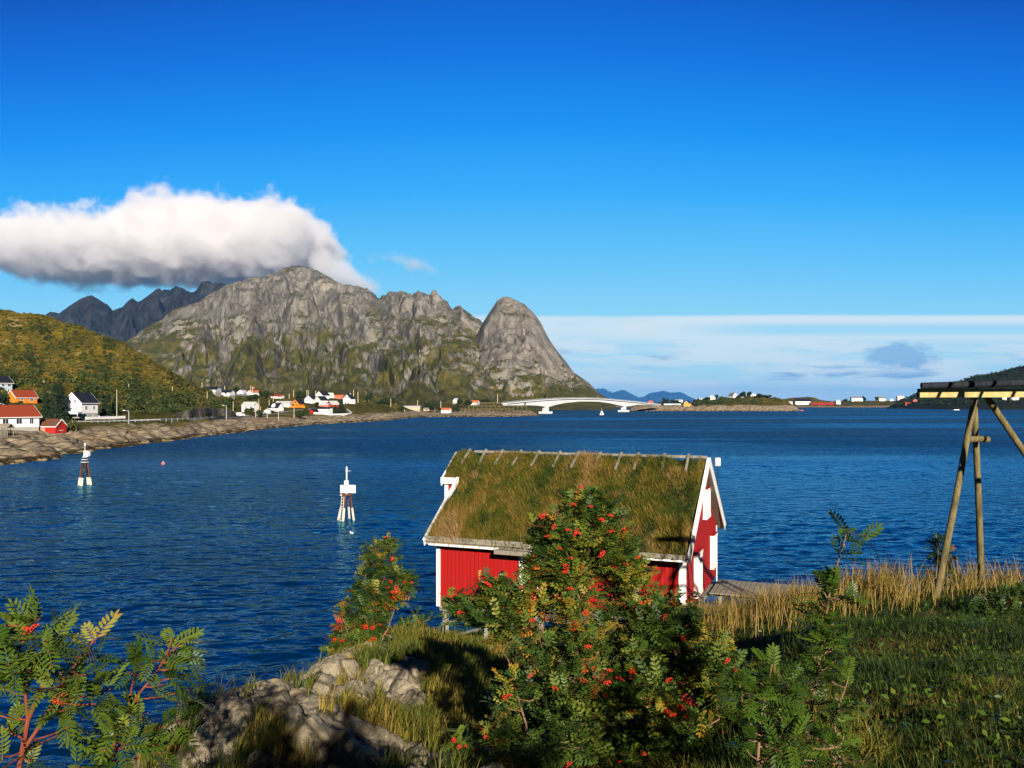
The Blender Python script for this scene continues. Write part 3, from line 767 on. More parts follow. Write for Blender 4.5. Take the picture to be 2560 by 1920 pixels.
def mat_plain(name, col, rough=0.6, wear=0.2, scale=3.0, spec=0.3, metal=0.0):
    m, t, b = new_mat(name)
    P = t.node('ShaderNodeTexCoord').outputs['Object']
    n = t.noise(P, scale, 6.0, 0.65)
    t.put(b.inputs['Base Color'], t.mix(t.smooth(n, 0.42, 0.72, 0, wear), col, tuple(k * 0.45 for k in col[:3])))
    t.put(b.inputs['Roughness'], rough); t.put(b.inputs['Specular IOR Level'], spec); t.put(b.inputs['Metallic'], metal)
    return m
def mat_wood(name, c1, c2, scale=1.0):
    m, t, b = new_mat(name)
    P = t.node('ShaderNodeTexCoord').outputs['Object']
    n = t.noise(t.mapping(P, scale=(9, 9, 1.2)), 1.5 * scale, 6.0, 0.7); n2 = t.noise(P, 2.2 * scale, 4.0, 0.6)
    c = t.mix(t.smooth(n, 0.35, 0.65), c1, c2)
    c = t.mix(t.smooth(n2, 0.5, 0.7, 0, .5), c, tuple(k * 0.4 for k in c1[:3]))
    t.put(b.inputs['Base Color'], c); t.put(b.inputs['Roughness'], 0.85); t.put(b.inputs['Specular IOR Level'], 0.2)
    bp = t.node('ShaderNodeBump', {'Strength': 0.6, 'Distance': 0.012, 'Height': n}); t.put(b.inputs['Normal'], bp.outputs[0])
    return m
RED = mat_boards("red_boards", (0.35, 0.005, 0.004, 1), wear=0.4)
WHITE = mat_plain("white_paint", (0.80, 0.78, 0.74, 1), 0.5, 0.10)
GREYWOOD = mat_wood("weathered_wood", (0.19, 0.172, 0.135, 1), (0.29, 0.265, 0.205, 1))
POLEWOOD = mat_wood("pole_wood", (0.105, 0.085, 0.036, 1), (0.20, 0.162, 0.070, 1))
DARKPOLE = mat_wood("tarred_wood", (0.010, 0.013, 0.020, 1), (0.022, 0.027, 0.036, 1))
GLASS = mat_plain("window_glass", (0.02, 0.025, 0.03, 1), 0.08, 0.0, spec=0.6)
BLACKISH = mat_plain("black_fitting", (0.015, 0.015, 0.015, 1), 0.5, 0.1)
TURFSOIL = mat_plain("turf", (0.085, 0.070, 0.020, 1), 1.0, 0.6, 2.2, 0.05)

# ------------------------------------------------------------------ red boathouse: local x runs along the ridge (towards the right gable), y towards the sea
HYAW = R(-22)
Hr = Vector((0.239 * 31.5, 31.5, 0))                 # under the right end of the ridge
house = empty("boathouse", Hr, HYAW, "red boathouse with a grassy turf roof and white trim, standing on posts above the shore", "boathouse")
L, ZR, ZE, ZF = 9.9, 10.62, 7.72, 5.2              # length, ridge, near eave and floor heights
WN, WFAR = 4.3, 4.45                                 # eave offsets, near and far
rise = (ZR - ZE) / WN
ZEF = ZR - rise * WFAR
wn, wf = WN - 0.36, WFAR - 0.22                      # wall planes
zwn, zwf = ZR - rise * wn - 0.10, ZR - rise * wf - 0.10
XG, XL = -0.28, -L + 0.28                            # gable planes
XS = -6.05                                           # where the near wall steps back
# walls (one closed shell with the gables)
sec = lambda x, y0, z0: [(x, -y0, z0), (x, wf, z0), (x, wf, zwf), (x, 0, ZR - 0.16), (x, -y0, ZR - rise * y0 - 0.10)]
MB().prism(sec(XL, wn, ZF), (XS - XL, 0, 0)).build("wall", RED, house)
MB().prism(sec(XS + .002, wn - 0.42, ZF + .3), (XG - XS - .002, 0, 0)).build("wall", RED, house)
# turf deck and roof slopes
rn = Vector((0, -rise, 1)).normalized() if False else None
MB().prism([(-L, 0, ZR), (-L, -WN, ZE), (-L, -WN, ZE - 0.12), (-L, 0, ZR - 0.14), (-L, WFAR, ZEF - 0.12), (-L, WFAR, ZEF)], (L, 0, 0)).build("roof_deck", GREYWOOD, house)
roof = np.linspace(0, 1, 60); nx = 170
RXX, RT = np.meshgrid(np.linspace(-L + .09, -.09, nx), roof)
def turf_z(x, t):
    edge = np.minimum(np.minimum(t / .03, (1 - t) / .03), np.minimum((x + L) / .25, -x / .25)); edge = np.clip(edge, 0, 1) ** .5
    return 0.03 + edge * (0.17 + 0.13 * fbm(x * 1.1, t * 4.2, 4, 501) + 0.10 * fbm(x * 3.2, t * 12, 3, 503))
TN = np.array([0, -rise, 1.0]); nrm = math.hypot(rise, 1)
def turf_pt(x, t, h):
    y = -WN * t; z = ZR - rise * WN * t
    return x, y - h * rise / nrm, z + h / nrm
tx, ty, tz = turf_pt(RXX, RT, turf_z(RXX, RT))
link_mesh("turf", grid_mesh("turf", tx, ty, tz, TURFSOIL), house)
RT2 = RT.copy(); h2 = turf_z(RXX, RT2)
link_mesh("turf", grid_mesh("turf", RXX, WFAR * RT2 + h2 * rise / nrm, ZR - rise * WFAR * RT2 + h2 / nrm, TURFSOIL), house)
# barge boards at both gables
for gx0 in (0.0, -L):
    for sgn, w in ((-1, WN), (1, WFAR)):
        sx_ = 0.035 if gx0 == 0 else -0.05
        y_ = 1.42 if (gx0 < 0 and sgn < 0) else 0.0      # on the left the jutting gable top carries its own board
        a = Vector((gx0 + sx_, -y_, ZR + 0.22 - rise * y_)); e = Vector((gx0 + sx_, sgn * (w + 0.10), ZR - rise * (w + .10) + 0.10))
        n_ = Vector((0, -sgn * 0.0, -0.30))
        lo = Vector((0, 0, -0.31))
        b_ = MB().prism([a, e, e + Vector((0, -sgn * 0.08, -0.22)), a + lo], (0.035 if gx0 == 0 else -0.035, 0, 0))
        b_.build("barge_board", WHITE, house)
        # cover strip along the top of the board, white, thinner
        d = (e - a)
        MB().beam(a + Vector((0, 0, .012)), e + Vector((0, 0, .012)), 0.13, 0.022, up=(1, 0, 0) if False else (0, 0, 1)).build("cover_strip", WHITE, house)
# near eave: turf log, fascia and gutter
MB().beam((-L - .05, -WN - .02, ZE + .10), (XS + .1, -WN - .02, ZE + .10), 0.10, 0.20).build("turf_log", GREYWOOD, house)
MB().beam((XS + .1, -WN - .02, ZE + .06), (.0, -WN - .02, ZE + .06), 0.09, 0.15).build("turf_log", GREYWOOD, house)
g = MB().beam((-L + .15, -WN - .07, ZE - .10), (-6.9, -WN - .07, ZE - .10), 0.11, 0.075)
g.build("gutter", WHITE, house)
for i in range(5):
    MB().box((-L + .4 + i * .62, -WN - .075, ZE - .10), (.025, .14, .10)).build("gutter_bracket", GREYWOOD, house)
MB().beam((-6.95, -WN - .18, ZE - .17), (-5.65, -WN - .18, ZE - .17), 0.34, 0.15).build("porch_fascia", GREYWOOD, house)
MB().beam((XS + .4, -WN + .02, ZE - .06), (.0, -WN + .02, ZE - .06), 0.05, 0.11).build("fascia", WHITE, house)
# corner boards
for x, y, z0, z1, w in ((XL + .06, -wn - .02, ZF - .02, zwn - .02, .16), (XS - .07, -wn - .02, ZF + .02, zwn - .02, .22), (-5.6, -wn + .40, ZF + .3, zwn + .2, .14), (-1.93, -wn + .40, ZF + .5, zwn + .2, .14), (XG - .07, -wn + .40, ZF + .2, zwn + .28, .22)):
    MB().box((x, y, (z0 + z1) / 2), (w, .045, z1 - z0)).build("corner_board", WHITE, house)
MB().box((XG + .022, -wn + .52, (ZF + zwn) / 2 + .3), (.044, .22, zwn - ZF - .3)).build("corner_board", WHITE, house)
MB().box((XG + .022, wf - .03, (ZF + zwf) / 2), (.044, .10, zwf - ZF)).build("corner_board", WHITE, house)
MB().box((XL - .022, -wn + .08, (ZF + zwn) / 2), (.044, .16, zwn - ZF)).build("corner_board", WHITE, house)
# battens holding the ridge turf, and ridge board
MB().beam((-L + .05, -.02, ZR + .26), (-.03, -.02, ZR + .26), 0.05, 0.10).build("ridge_board", GREYWOOD, house)
for i, px in enumerate((1175, 1215, 1257, 1303, 1349, 1401, 1447, 1502, 1554, 1597, 1662, 1722)):
    # pixel column of each batten -> distance along the ridge
    k = (px - CX) / F
    ux, uy = math.cos(HYAW), math.sin(HYAW)
    s_ = (Hr.x - k * Hr.y) / (k * uy - ux)
    MB().beam((s_, 0.20, ZR + .30 - .2 * rise), (s_, 0.0, ZR + .36), 0.09, 0.04).beam((s_, 0.02, ZR + .36), (s_ + random.uniform(-.05, .05), -0.80 - .25 * random.random(), ZR + .36 - .86 * rise), 0.09, 0.045).build("ridge_batten", GREYWOOD, house)
# windows and hatch of the right gable: white boards with dark panes, red sills
def gable_window(y, z0, z1, w, name="window"):
    fr = MB()
    x0 = XG + .045
    for yy in (y - w / 2, y + w / 2): fr.box((x0 + .03, yy, (z0 + z1) / 2), (.15, .14, z1 - z0))
    for zz in (z0, z1): fr.box((x0 + .033, y, zz), (.16, w + .24, .13))
    fr.box((x0 + .02, y, (z0 + z1) / 2), (.11, .08, z1 - z0 - .12)); fr.box((x0 - .004, y, z0 * .5 + z1 * .5), (.05, w - .12, .05))
    f_ = fr.build(name, WHITE, house)
    MB().box((XG + .012, y, (z0 + z1) / 2), (.02, w, z1 - z0)).build("pane", GLASS, f_)
    MB().beam((XG + .09, y - w / 2 - .1, z1 + .10), (XG + .09, y + w / 2 + .1, z1 + .10), 0.16, 0.03).build("drip_cap", RED, f_)
gable_window(1.1, 8.45, 9.5, .85)
gable_window(2.97, 6.15, 7.4, .85)
gable_window(-.97, 5.85, 7.35, .95)
# lamp by the corner
lp = MB().box((-6.89, -wn - .05, 6.72), (.10, .10, .04)).box((-6.89, -wn - .09, 6.60), (.13, .13, .20)).build("wall_lamp", BLACKISH, house)
MB().box((-6.89, -wn - .165, 6.60), (.08, .03, .13)).build("lamp_glass", WHITE, lp)
# the top of the left gable juts out over a hoist: red housing, its own strip of roof and white trim
xo, yo = .78, 1.35                                    # how far it juts out, how far down the slope it reaches
zo = ZR - rise * yo
MB().prism([(-L - xo + .1, -yo + .1, zo - .75), (-L - xo + .1, yo - .1, zo - .75), (-L - xo + .1, yo - .1, zo - .05), (-L - xo + .1, 0, ZR - .18), (-L - xo + .1, -yo + .1, zo - .05)], (xo + .15, 0, 0)).build("hoist_housing", RED, house)
MB().prism([(-L - xo, 0, ZR + .05), (-L - xo, -yo, zo + .05), (-L - xo, -yo, zo - .06), (-L - xo, 0, ZR - .10), (-L - xo, yo, zo - .06), (-L - xo, yo, zo + .05)], (xo, 0, 0)).build("hoist_roof", GREYWOOD, house)
MB().prism([(-L - xo + .05, 0, ZR + .26), (-L - xo + .05, -yo, zo + .20), (-L + .12, -yo, zo + .20), (-L + .12, 0, ZR + .26)], (0, 0, -.2)).build("turf", TURFSOIL, house)
for sg in (-1, 1):
    a_ = Vector((-L - xo - .03, 0, ZR + .22)); e_ = Vector((-L - xo - .03, sg * (yo + .05), zo + .12))
    MB().prism([a_, e_, e_ + Vector((0, 0, -.32)), a_ + Vector((0, 0, -.40))], (-.04, 0, 0)).build("hoist_trim", WHITE, house)
MB().box((-L - xo / 2 - .02, -yo - .04, zo + .02), (xo + .12, .06, .26)).build("hoist_trim", WHITE, house)
MB().box((-L - xo + .12, -yo + .08, zo - .45), (.16, .05, .80)).build("hoist_trim", WHITE, house)
# vent pipe behind the right end of the ridge
MB().tube((-0.2, 4.0, ZR - 3.2), (-0.2, 4.0, ZR - .36), .016).build("vent_pipe", BLACKISH, house)
MB().tube((-0.2, 4.0, ZR - .36), (-0.2, 4.0, ZR - .02), .13, n=12).build("vent_cap", WHITE, house)
# posts under the floor, down to the rock
im = house.matrix_basis if False else Matrix.Translation(Hr) @ Matrix.Rotation(HYAW, 4, 'Z')
for x in (XL + .3, -7.6, -5.4):
    for y in (-wn + .12, wf - .15):
        w = im @ Vector((x, y, 0)); gz = float(ground(w.x, w.y))
        MB().box((x, y, (gz + ZF) / 2 - .12), (.17, .17, ZF - gz + .24)).build("post", GREYWOOD, house)
MB().box((-L / 2, (-wn + wf) / 2, ZF - .10), (L - .7, wn + wf - .1, .18)).build("floor_beam", GREYWOOD, house)
# ------------------------------------------------------------------ leaves and blades
def mat_leaf(name, stops, trans=0.18, rough=0.55):
    m, t, b = new_mat(name)
    k = t.node('ShaderNodeAttribute', attribute_name='tint').outputs['Fac']
    c = t.ramp(k, stops)
    t.put(b.inputs['Base Color'], c); t.put(b.inputs['Roughness'], rough); t.put(b.inputs['Specular IOR Level'], 0.35)
    if trans:
        tr = t.node('ShaderNodeBsdfTranslucent', {0: c})
        mx = t.node('ShaderNodeMixShader', {0: trans, 1: b.outputs[0], 2: tr.outputs[0]})
        out = [n for n in m.node_tree.nodes if n.type == 'OUTPUT_MATERIAL'][0]
        m.node_tree.links.new(mx.outputs[0], out.inputs[0])
    return m
ROWAN = mat_leaf("rowan_leaf", [(0.0, (0.019, 0.044, 0.0076)), (0.35, (0.047, 0.093, 0.0119)), (0.60, (0.119, 0.157, 0.0170)), (0.78, (0.230, 0.204, 0.0204)), (0.88, (0.357, 0.178, 0.0170)), (0.97, (0.408, 0.085, 0.0102)), (1.0, (0.340, 0.025, 0.0085))])
SAPLING = mat_leaf("sapling_leaf", [(0.0, (0.018, 0.044, 0.005)), (0.4, (0.058, 0.112, 0.010)), (0.7, (0.140, 0.185, 0.020)), (0.90, (0.25, 0.23, 0.034)), (0.96, (0.34, 0.16, 0.016)), (1.0, (0.37, 0.074, 0.010))], 0.2, 0.42)
GRASS = mat_leaf("grass_blade", [(0.0, (0.014, 0.036, 0.0048)), (0.25, (0.040, 0.080, 0.0080)), (0.5, (0.120, 0.132, 0.0136)), (0.70, (0.240, 0.180, 0.0240)), (0.88, (0.368, 0.240, 0.0560)), (1.0, (0.416, 0.264, 0.1120))], 0.3, 0.7)
BARK = mat_wood("bark", (0.16, 0.085, 0.045, 1), (0.26, 0.16, 0.095, 1), 2.0)
REDBARK = mat_wood("red_bark", (0.17, 0.030, 0.012, 1), (0.25, 0.075, 0.035, 1), 2.0)
BERRY = mat_plain("berry_skin", (0.50, 0.022, 0.004, 1), 0.3, 0.15, spec=0.5)

def unit(v): return v / np.maximum(np.linalg.norm(v, axis=-1, keepdims=True), 1e-9)
def stamp(tv, tf, pos, d, up, sc, tint, ftint=None):
    """copies of one template on many frames -> verts, faces, per-face tint"""
    n, k = len(pos), len(tv)
    d = unit(d); s = unit(np.cross(d, up)); u = np.cross(s, d)
    v = pos[:, None] + (sc[:, None, None]) * (tv[None, :, 0:1] * d[:, None] + tv[None, :, 1:2] * s[:, None] + tv[None, :, 2:3] * u[:, None])
    f = (np.arange(n) * k)[:, None, None] + tf[None]
    ti = np.repeat(tint[:, None], len(tf), 1)
    if ftint is not None: ti = ti + ftint[None]
    return v.reshape(-1, 3), f.reshape(-1, tf.shape[1]), np.clip(ti, 0, 1).ravel()
def leaf_template(pairs, six, seed=0, wide=.29):
    r = np.random.default_rng(seed); vs, fs, ft = [], [], []
    def leaflet(o, ang, ln, wd, z):
        ca, sa = math.cos(ang), math.sin(ang); b = len(vs)
        if six: pts = [(0, 0, 0), (.35, -.5, .10), (.75, -.42, .06), (1, 0, -.08), (.75, .42, .06), (.35, .5, .10)]
        else: pts = [(0, 0, 0), (.5, -.5, .08), (1, 0, -.05), (.5, .5, .08)]
        for a, w, h in pts:
            x, y = a * ln, w * wd
            vs.append((o + x * ca - y * sa, x * sa + y * ca, z + h * wd - 0.10 * a * ln))
        if six: fs.extend([(b, b + 1, b + 2, b + 3), (b, b + 3, b + 4, b + 5)])
        else: fs.extend([(b, b + 1, b + 2, b + 3)])
        ft.extend([r.uniform(-.06, .06)] * (2 if six else 1))
    for i in range(pairs):
        a = 0.18 + 0.70 * i / (pairs - 1); z = -0.28 * a * a
        ln = 0.36 * (1 - abs(a - .55) * .55)
        for sgn in (-1, 1): leaflet(a, sgn * (1.02 - .2 * a) + r.uniform(-.10, .10), ln, ln * wide, z)
    leaflet(0.90, 0, 0.30, 0.09, -.24)
    b = len(vs)                                         # the stalk
    for a in (0, .5, .95):
        vs.extend([(a, -.008, -.28 * a * a - .004), (a, .008, -.28 * a * a - .004)])
    fs.extend([(b, b + 2, b + 3, b + 1), (b + 2, b + 4, b + 5, b + 3)]); ft.extend([0.15, 0.15])
    return np.array(vs), np.array(fs), np.array(ft)
LEAF_HI = leaf_template(6, True, 1); LEAF_LO = leaf_template(4, True, 2, .46)
def tint_mesh(name, v, f, tint, mat):
    me = np_mesh(name, v, f, mat)
    a = me.attributes.new('tint', 'FLOAT', 'FACE'); a.data.foreach_set('value', np.asarray(tint, np.float32))
    return me
def rosettes(cent, out, n_each, size, tint, tmpl, r, spread=0.8, jit=0.03):
    """whorls of leaves at the twig ends; out: direction each twig points"""
    n = len(cent); N = n * n_each
    c = np.repeat(cent, n_each, 0); o = unit(np.repeat(out, n_each, 0))
    a = r.normal(size=(N, 3)); a = unit(a - (a * o).sum(1, keepdims=True) * o)
    d = unit(o * r.uniform(.15, .9, (N, 1)) + a * spread + np.array([0, 0, .12]))
    p = c + r.normal(size=(N, 3)) * jit - o * r.uniform(0, .10, (N, 1)) * 1.0
    up = np.tile([0., 0., 1.], (N, 1)) + r.normal(size=(N, 3)) * .35
    sc = size * r.uniform(.7, 1.15, N)
    ti = np.repeat(tint, n_each) + r.normal(size=N) * .07
    return stamp(tmpl[0], tmpl[1], p, d, up, sc, ti, tmpl[2])

def in_poly(x, y, poly):
    poly = np.asarray(poly, float); inside = np.zeros(len(x), bool); j = len(poly) - 1
    for i in range(len(poly)):
        xi, yi = poly[i]; xj, yj = poly[j]
        inside ^= ((yi > y) != (yj > y)) & (x < (xj - xi) * (y - yi) / (yj - yi + 1e-12) + xi); j = i
    return inside
def crown_points(poly, Y, n, depth, r, hollow=0.0):
    """points through a crown whose outline at distance Y is poly (photo pixels); depth: half thickness as a share of half width"""
    poly = np.asarray(poly, float); lo, hi = poly.min(0), poly.max(0); out = []
    while len(out) < n:
        x = r.uniform(lo[0], hi[0], 400); y = r.uniform(lo[1], hi[1], 400)
        k = in_poly(x, y, poly); x, y = x[k], y[k]
        for a, b in zip(x, y):
            row = [px for px in np.arange(lo[0], hi[0], 6.0)]
            w = 0
            m = in_poly(np.array(row), np.full(len(row), b), poly); xs = np.array(row)[m]
            if len(xs) < 2: continue
            hw = (xs.max() - xs.min()) / 2; cx = (xs.max() + xs.min()) / 2
            q = (a - cx) / max(hw, 1); lim = math.sqrt(max(0.05, 1 - q * q)) * hw / F * Y * depth
            dy = r.uniform(-1, 1)
            if abs(dy) < hollow and r.random() < .8: dy = math.copysign(r.uniform(hollow, 1), dy)
            yy = Y + dy * lim
            # keep the world size of the crown: place on the ray at Y, then push in depth
            out.append(((a - CX) / F * Y, yy, CH - (b - HY) / F * Y))
            if len(out) >= n: break
    return np.array(out)

def berry_meshes():
    import bmesh
    res = []
    for s in range(3):
        r = np.random.default_rng(50 + s); bm = bmesh.new()
        for i in range(16):
            a = i * 2.4; q = math.sqrt(i / 16.0)
            M = Matrix.Translation((q * .034 * math.cos(a), q * .034 * math.sin(a), .012 * (1 - q * q) + r.uniform(-.006, .006)))
            bmesh.ops.create_icosphere(bm, subdivisions=1, radius=r.uniform(.0065, .0085), matrix=M)
        me = bpy.data.meshes.new("berry_cluster"); bm.to_mesh(me); bm.free(); me.materials.append(BERRY)
        me.polygons.foreach_set('use_smooth', [True] * len(me.polygons)); res.append(me)
    return res
BERRIES = berry_meshes()
def hang_berries(root, pts, size, r):
    """pts in world coordinates; each cluster a part"""
    inv = root.matrix_basis.inverted() if False else Matrix.Translation(-Vector(root.location))
    for p in pts:
        o = link_mesh("berry_cluster", BERRIES[r.integers(3)], root, inv @ Vector(p))
        o.rotation_euler = (r.uniform(-1.1, .3), r.uniform(-.6, .6), r.uniform(0, 6)); o.scale = [size * r.uniform(.75, 1.25)] * 3

def shrub(name, label, cat, base, stems, poly, Y, n_cl, n_leaf, size, mat, tmpl, bark, seed, depth=0.8, berries=0, bsize=1.0, tint_c=0.45, tint_s=0.16, trunk_r=0.03, group=None, polys=None, hollow=0.0, spread=.8, gaps=None):
    """base: world foot; stems: list of [(world points...), r0, r1] main limbs; leaves gather at twig ends inside poly"""
    r = np.random.default_rng(seed)
    root = empty(name, base, 0, label, cat, group); o = Vector(base)
    pts = []
    for pl, Yp, npt in (polys or [(poly, Y, n_cl)]):
        pts.append(crown_points(pl, Yp, npt, depth, r, hollow))
    pts = np.concatenate(pts)
    if gaps is not None:                                 # foliage gathers in sprays with dark openings between them
        nz_ = fbm(pts[:, 0] * gaps + pts[:, 1] * .7, pts[:, 2] * gaps + pts[:, 1] * .9, 3, seed + 9)
        pts = pts[nz_ > -.09]
    bm = MB(); nodes = []
    for P, r0, r1 in stems:
        P = [Vector(p) for p in P]
        Q = []                                           # refine with a little wander
        for i in range(len(P) - 1):
            for k in range(4):
                w = k / 4; q = P[i].lerp(P[i + 1], w)
                if Q: q = q + Vector(r.normal(size=3) * (P[i + 1] - P[i]).length * .02)
                Q.append(q)
        Q.append(P[-1]); rad = [r0 + (r1 - r0) * i / (len(Q) - 1) for i in range(len(Q))]
        bm.path([q - o for q in Q], rad, 7)
        nodes += [(q, rad[i]) for i, q in enumerate(Q)][2:]
    NP = np.array([q for q, _ in nodes]); NR = [k for _, k in nodes]
    outs = np.zeros_like(pts); tips = []
    order = np.argsort(np.linalg.norm(pts - NP.mean(0), axis=1))
    allp = NP.copy(); allr = list(NR)
    tw = MB()
    for i in order:                                      # grow a twig from the nearest wood below to each leaf cluster
        p = pts[i]; dv = p - allp; dist = np.linalg.norm(dv, axis=1) + np.maximum(0, -dv[:, 2] + .03) * 2.0
        j = int(np.argmin(dist)); a = Vector(allp[j]); b = Vector(p); ln = (b - a).length
        ra = min(allr[j] * .65, .004 + ln * .012); ra = max(ra, .0025 * max(1, Y / 8))
        mid = a.lerp(b, .5) + Vector((0, 0, -.10 * ln)) + Vector(r.normal(size=3) * .05 * ln)
        if ln > .02: bm.path([a - o, mid - o, b - o], [ra, ra * .75, ra * .5], 5)
        allp = np.concatenate([allp, [mid, b]]); allr += [ra * .75, ra * .5]
        outs[i] = np.array(b - mid) if ln > .02 else (0, 0, 1)
    outs = unit(outs) + np.array([0, -.25, .35])
    bm.build("trunk", bark, root, smooth=True)
    tint = np.clip(r.normal(tint_c, tint_s, len(pts)), 0, .84)
    tint = np.clip(tint + .35 * fbm(pts[:, 0] * 3, pts[:, 2] * 3, 2, seed + 4), 0, .84)
    tint = np.where(r.uniform(size=len(pts)) < .05, r.uniform(.84, .97, len(pts)), tint)      # a few turned leaves
    v, f, ti = rosettes(pts, outs, n_leaf, size, tint, tmpl, r, spread, .02 + size * .12)
    link_mesh("foliage", tint_mesh("foliage", v - np.array(base), f, ti, mat), root)
    if berries:
        # clusters ride on the outside of the crown
        k = r.choice(len(pts), berries, replace=len(pts) < berries)
        q = pts[k] + unit(outs[k]) * size * .5 + np.array([0, -.22 * depth, 0]) + r.normal(size=(berries, 3)) * .03
        hang_berries(root, q[:98], bsize, r)
        if berries > 98:                                 # the many smaller bunches deeper in the crown
            rest = [b for b in q[98:]]; base_v = np.empty(len(BERRIES[0].vertices) * 3, np.float32); BERRIES[0].vertices.foreach_get('co', base_v); base_v = base_v.reshape(-1, 3)
            bf = np.array([p.vertices[:] for p in BERRIES[0].polygons]); vv = []; ff = []
            for i, p in enumerate(rest):
                M = np.array(Matrix.Rotation(r.uniform(0, 6), 3, 'Z') @ Matrix.Rotation(r.uniform(-1, .3), 3, 'X'))
                vv.append(base_v @ M.T * bsize * r.uniform(.6, 1.0) + p - np.array(base)); ff.append(bf + i * len(base_v))
            tag(link_mesh('berry_clusters', np_mesh('berry_clusters', np.concatenate(vv), np.concatenate(ff), BERRY, True), root), kind='stuff')
    return root

def blades(xy, length, width, lean, tint, r, zfun=None, wind=(0.5, 0.25)):
    n = len(xy)
    z = zfun(xy[:, 0], xy[:, 1]) - .02
    az = r.uniform(0, 2 * np.pi, n)
    ld = np.column_stack([np.cos(az) + wind[0], np.sin(az) + wind[1], np.zeros(n)]); ld = unit(ld)
    sd = np.column_stack([np.cos(az + 1.3), np.sin(az + 1.3), np.zeros(n)])
    p0 = np.column_stack([xy, z])
    V = []
    for t, w in ((0, 1), (.5, .8), (.82, .45), (1, 0)):
        c = p0 + ld * (length * lean * t * t)[:, None] + np.array([0, 0, 1]) * (length * t * (1 - .35 * lean * t))[:, None]
        if w: V += [c - sd * (width * w / 2)[:, None], c + sd * (width * w / 2)[:, None]]
        else: V += [c]
    v = np.stack(V, 1).reshape(-1, 3); b = np.arange(n)[:, None] * 7
    q = np.concatenate([b + np.array([[0, 1, 3, 2]]), b + np.array([[2, 3, 5, 4]])]); tr = b + np.array([[4, 5, 6]])
    return v, [q, tr], np.concatenate([tint, tint, tint])
def rand_xy(n, x0, x1, y0, y1, r, near=True):
    """more of them close to the eye, where each blade shows"""
    u = r.uniform(0, 1, n)
    y = 1 / (1 / y0 + (1 / y1 - 1 / y0) * u) if near else r.uniform(y0, y1, n)
    return np.column_stack([r.uniform(x0, x1, n), y])
def on_frame(xy, pad=0.30):
    k = np.abs(xy[:, 0]) / np.maximum(xy[:, 1], .1) < (1280 / F + pad)
    return xy[k]
# ------------------------------------------------------------------ grass on the headland
r = np.random.default_rng(77)
def grass(name, label, n, box, lfun, wfun, leanr, tfun, keep, seed, near=True):
    r = np.random.default_rng(seed)
    xy = on_frame(rand_xy(n, *box, r, near)); xy = xy[keep(xy[:, 0], xy[:, 1], r)]
    x, y = xy[:, 0], xy[:, 1]
    L_ = lfun(x, y, r); W_ = wfun(x, y, r)
    v, f, ti = blades(xy, L_, W_, r.uniform(*leanr, len(xy)), np.clip(tfun(x, y, r), 0, 1), r, ground)
    return tag(link_mesh(name, tint_mesh(name, v, f, ti, GRASS)), label, "grass", kind='stuff')
wdt = lambda k: (lambda x, y, r: k * (0.004 + 0.0011 * y) * r.uniform(.7, 1.3, len(x)))
# left slope: long yellow-green grass round the rocks
grass("grass", "long yellow green grass on the slope between the rock and the rowan", 120000, (-6, 2.6, 5.5, 30),
      lambda x, y, r: r.uniform(.18, .46, len(x)) * np.interp(y, [6, 14, 30], [.75, 1.0, 1.25]), wdt(1.0), (.25, .9),
      lambda x, y, r: .55 + fbm(x * .8, y * .6, 4, 601) * .55 + r.normal(size=len(x)) * .10 + seg(x, 0, -.2, 1.2) * -.05,
      lambda x, y, r: (rockmask(x, y) < r.uniform(.05, .5, len(x))) & (ground0(x, y) > .9) & (x > -3.7 - .9 * r.uniform(size=len(x)) ** 2 - .04 * y), 71)
# lawn to the right: short, dark green with straw-coloured flecks
def lawn_t(x, y, r):
    n = fbm(x * .55, y * .55, 4, 611)
    return .16 + n * .34 + r.normal(size=len(x)) * .10 + np.where(r.uniform(size=len(x)) < .04 + .20 * seg(n, 0, .05, .4) + .16 * seg(-y, 0, -8, -5), .38, 0)
grass("grass", "short dark green lawn grass with straw flecks on the right bank", 430000, (1.4, 17, 3.4, 17.5),
      lambda x, y, r: r.uniform(.04, .15, len(x)) * (1 + .9 * fbm(x, y, 3, 612)), wdt(.62), (.3, 1.1), lawn_t,
      lambda x, y, r: np.ones(len(x), bool), 72)
# tall pale grass along the brow and round the house gable
def brow_keep(x, y, r):
    d = fbm(x * .9, y * .9, 3, 621)
    c1 = np.exp(-((y - np.interp(x, [3, 5.5, 7.2, 8.5, 10, 12], [18.5, 17.6, 16.6, 17.4, 18.2, 19.0])) / 1.3) ** 2) * np.interp(x, [3.5, 5.6, 7, 8.4, 9.2, 11], [.35, .35, 1.0, .9, .35, .8])
    c2 = np.exp(-((x - 5.7) / 2.0) ** 2 - ((y - 22.0) / 4.4) ** 2) * 1.5
    return r.uniform(size=len(x)) < np.clip(np.maximum(c1 * np.clip(.28 + 2.8 * d, .05, 1.5), c2 * (1 + d)), 0, 1)
grass("dry_grass", "tall straw coloured grass with pinkish heads along the brow of the bank", 120000, (2.6, 15, 13, 28),
      lambda x, y, r: r.uniform(.35, .95, len(x)) * np.interp(y, [18.5, 20.5], [1, .55]), wdt(.55), (.2, .75), lambda x, y, r: .80 + fbm(x * .8, y * .8, 3, 622) * .25 + r.normal(size=len(x)) * .10, brow_keep, 73, near=False)
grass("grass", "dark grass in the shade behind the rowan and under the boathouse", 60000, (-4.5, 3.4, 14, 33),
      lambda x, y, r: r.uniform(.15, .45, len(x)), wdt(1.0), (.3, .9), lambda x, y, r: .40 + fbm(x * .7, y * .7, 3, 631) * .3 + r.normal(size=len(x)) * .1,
      lambda x, y, r: (rockmask(x, y) < .4) & (ground0(x, y) > 2.2), 74, near=False)
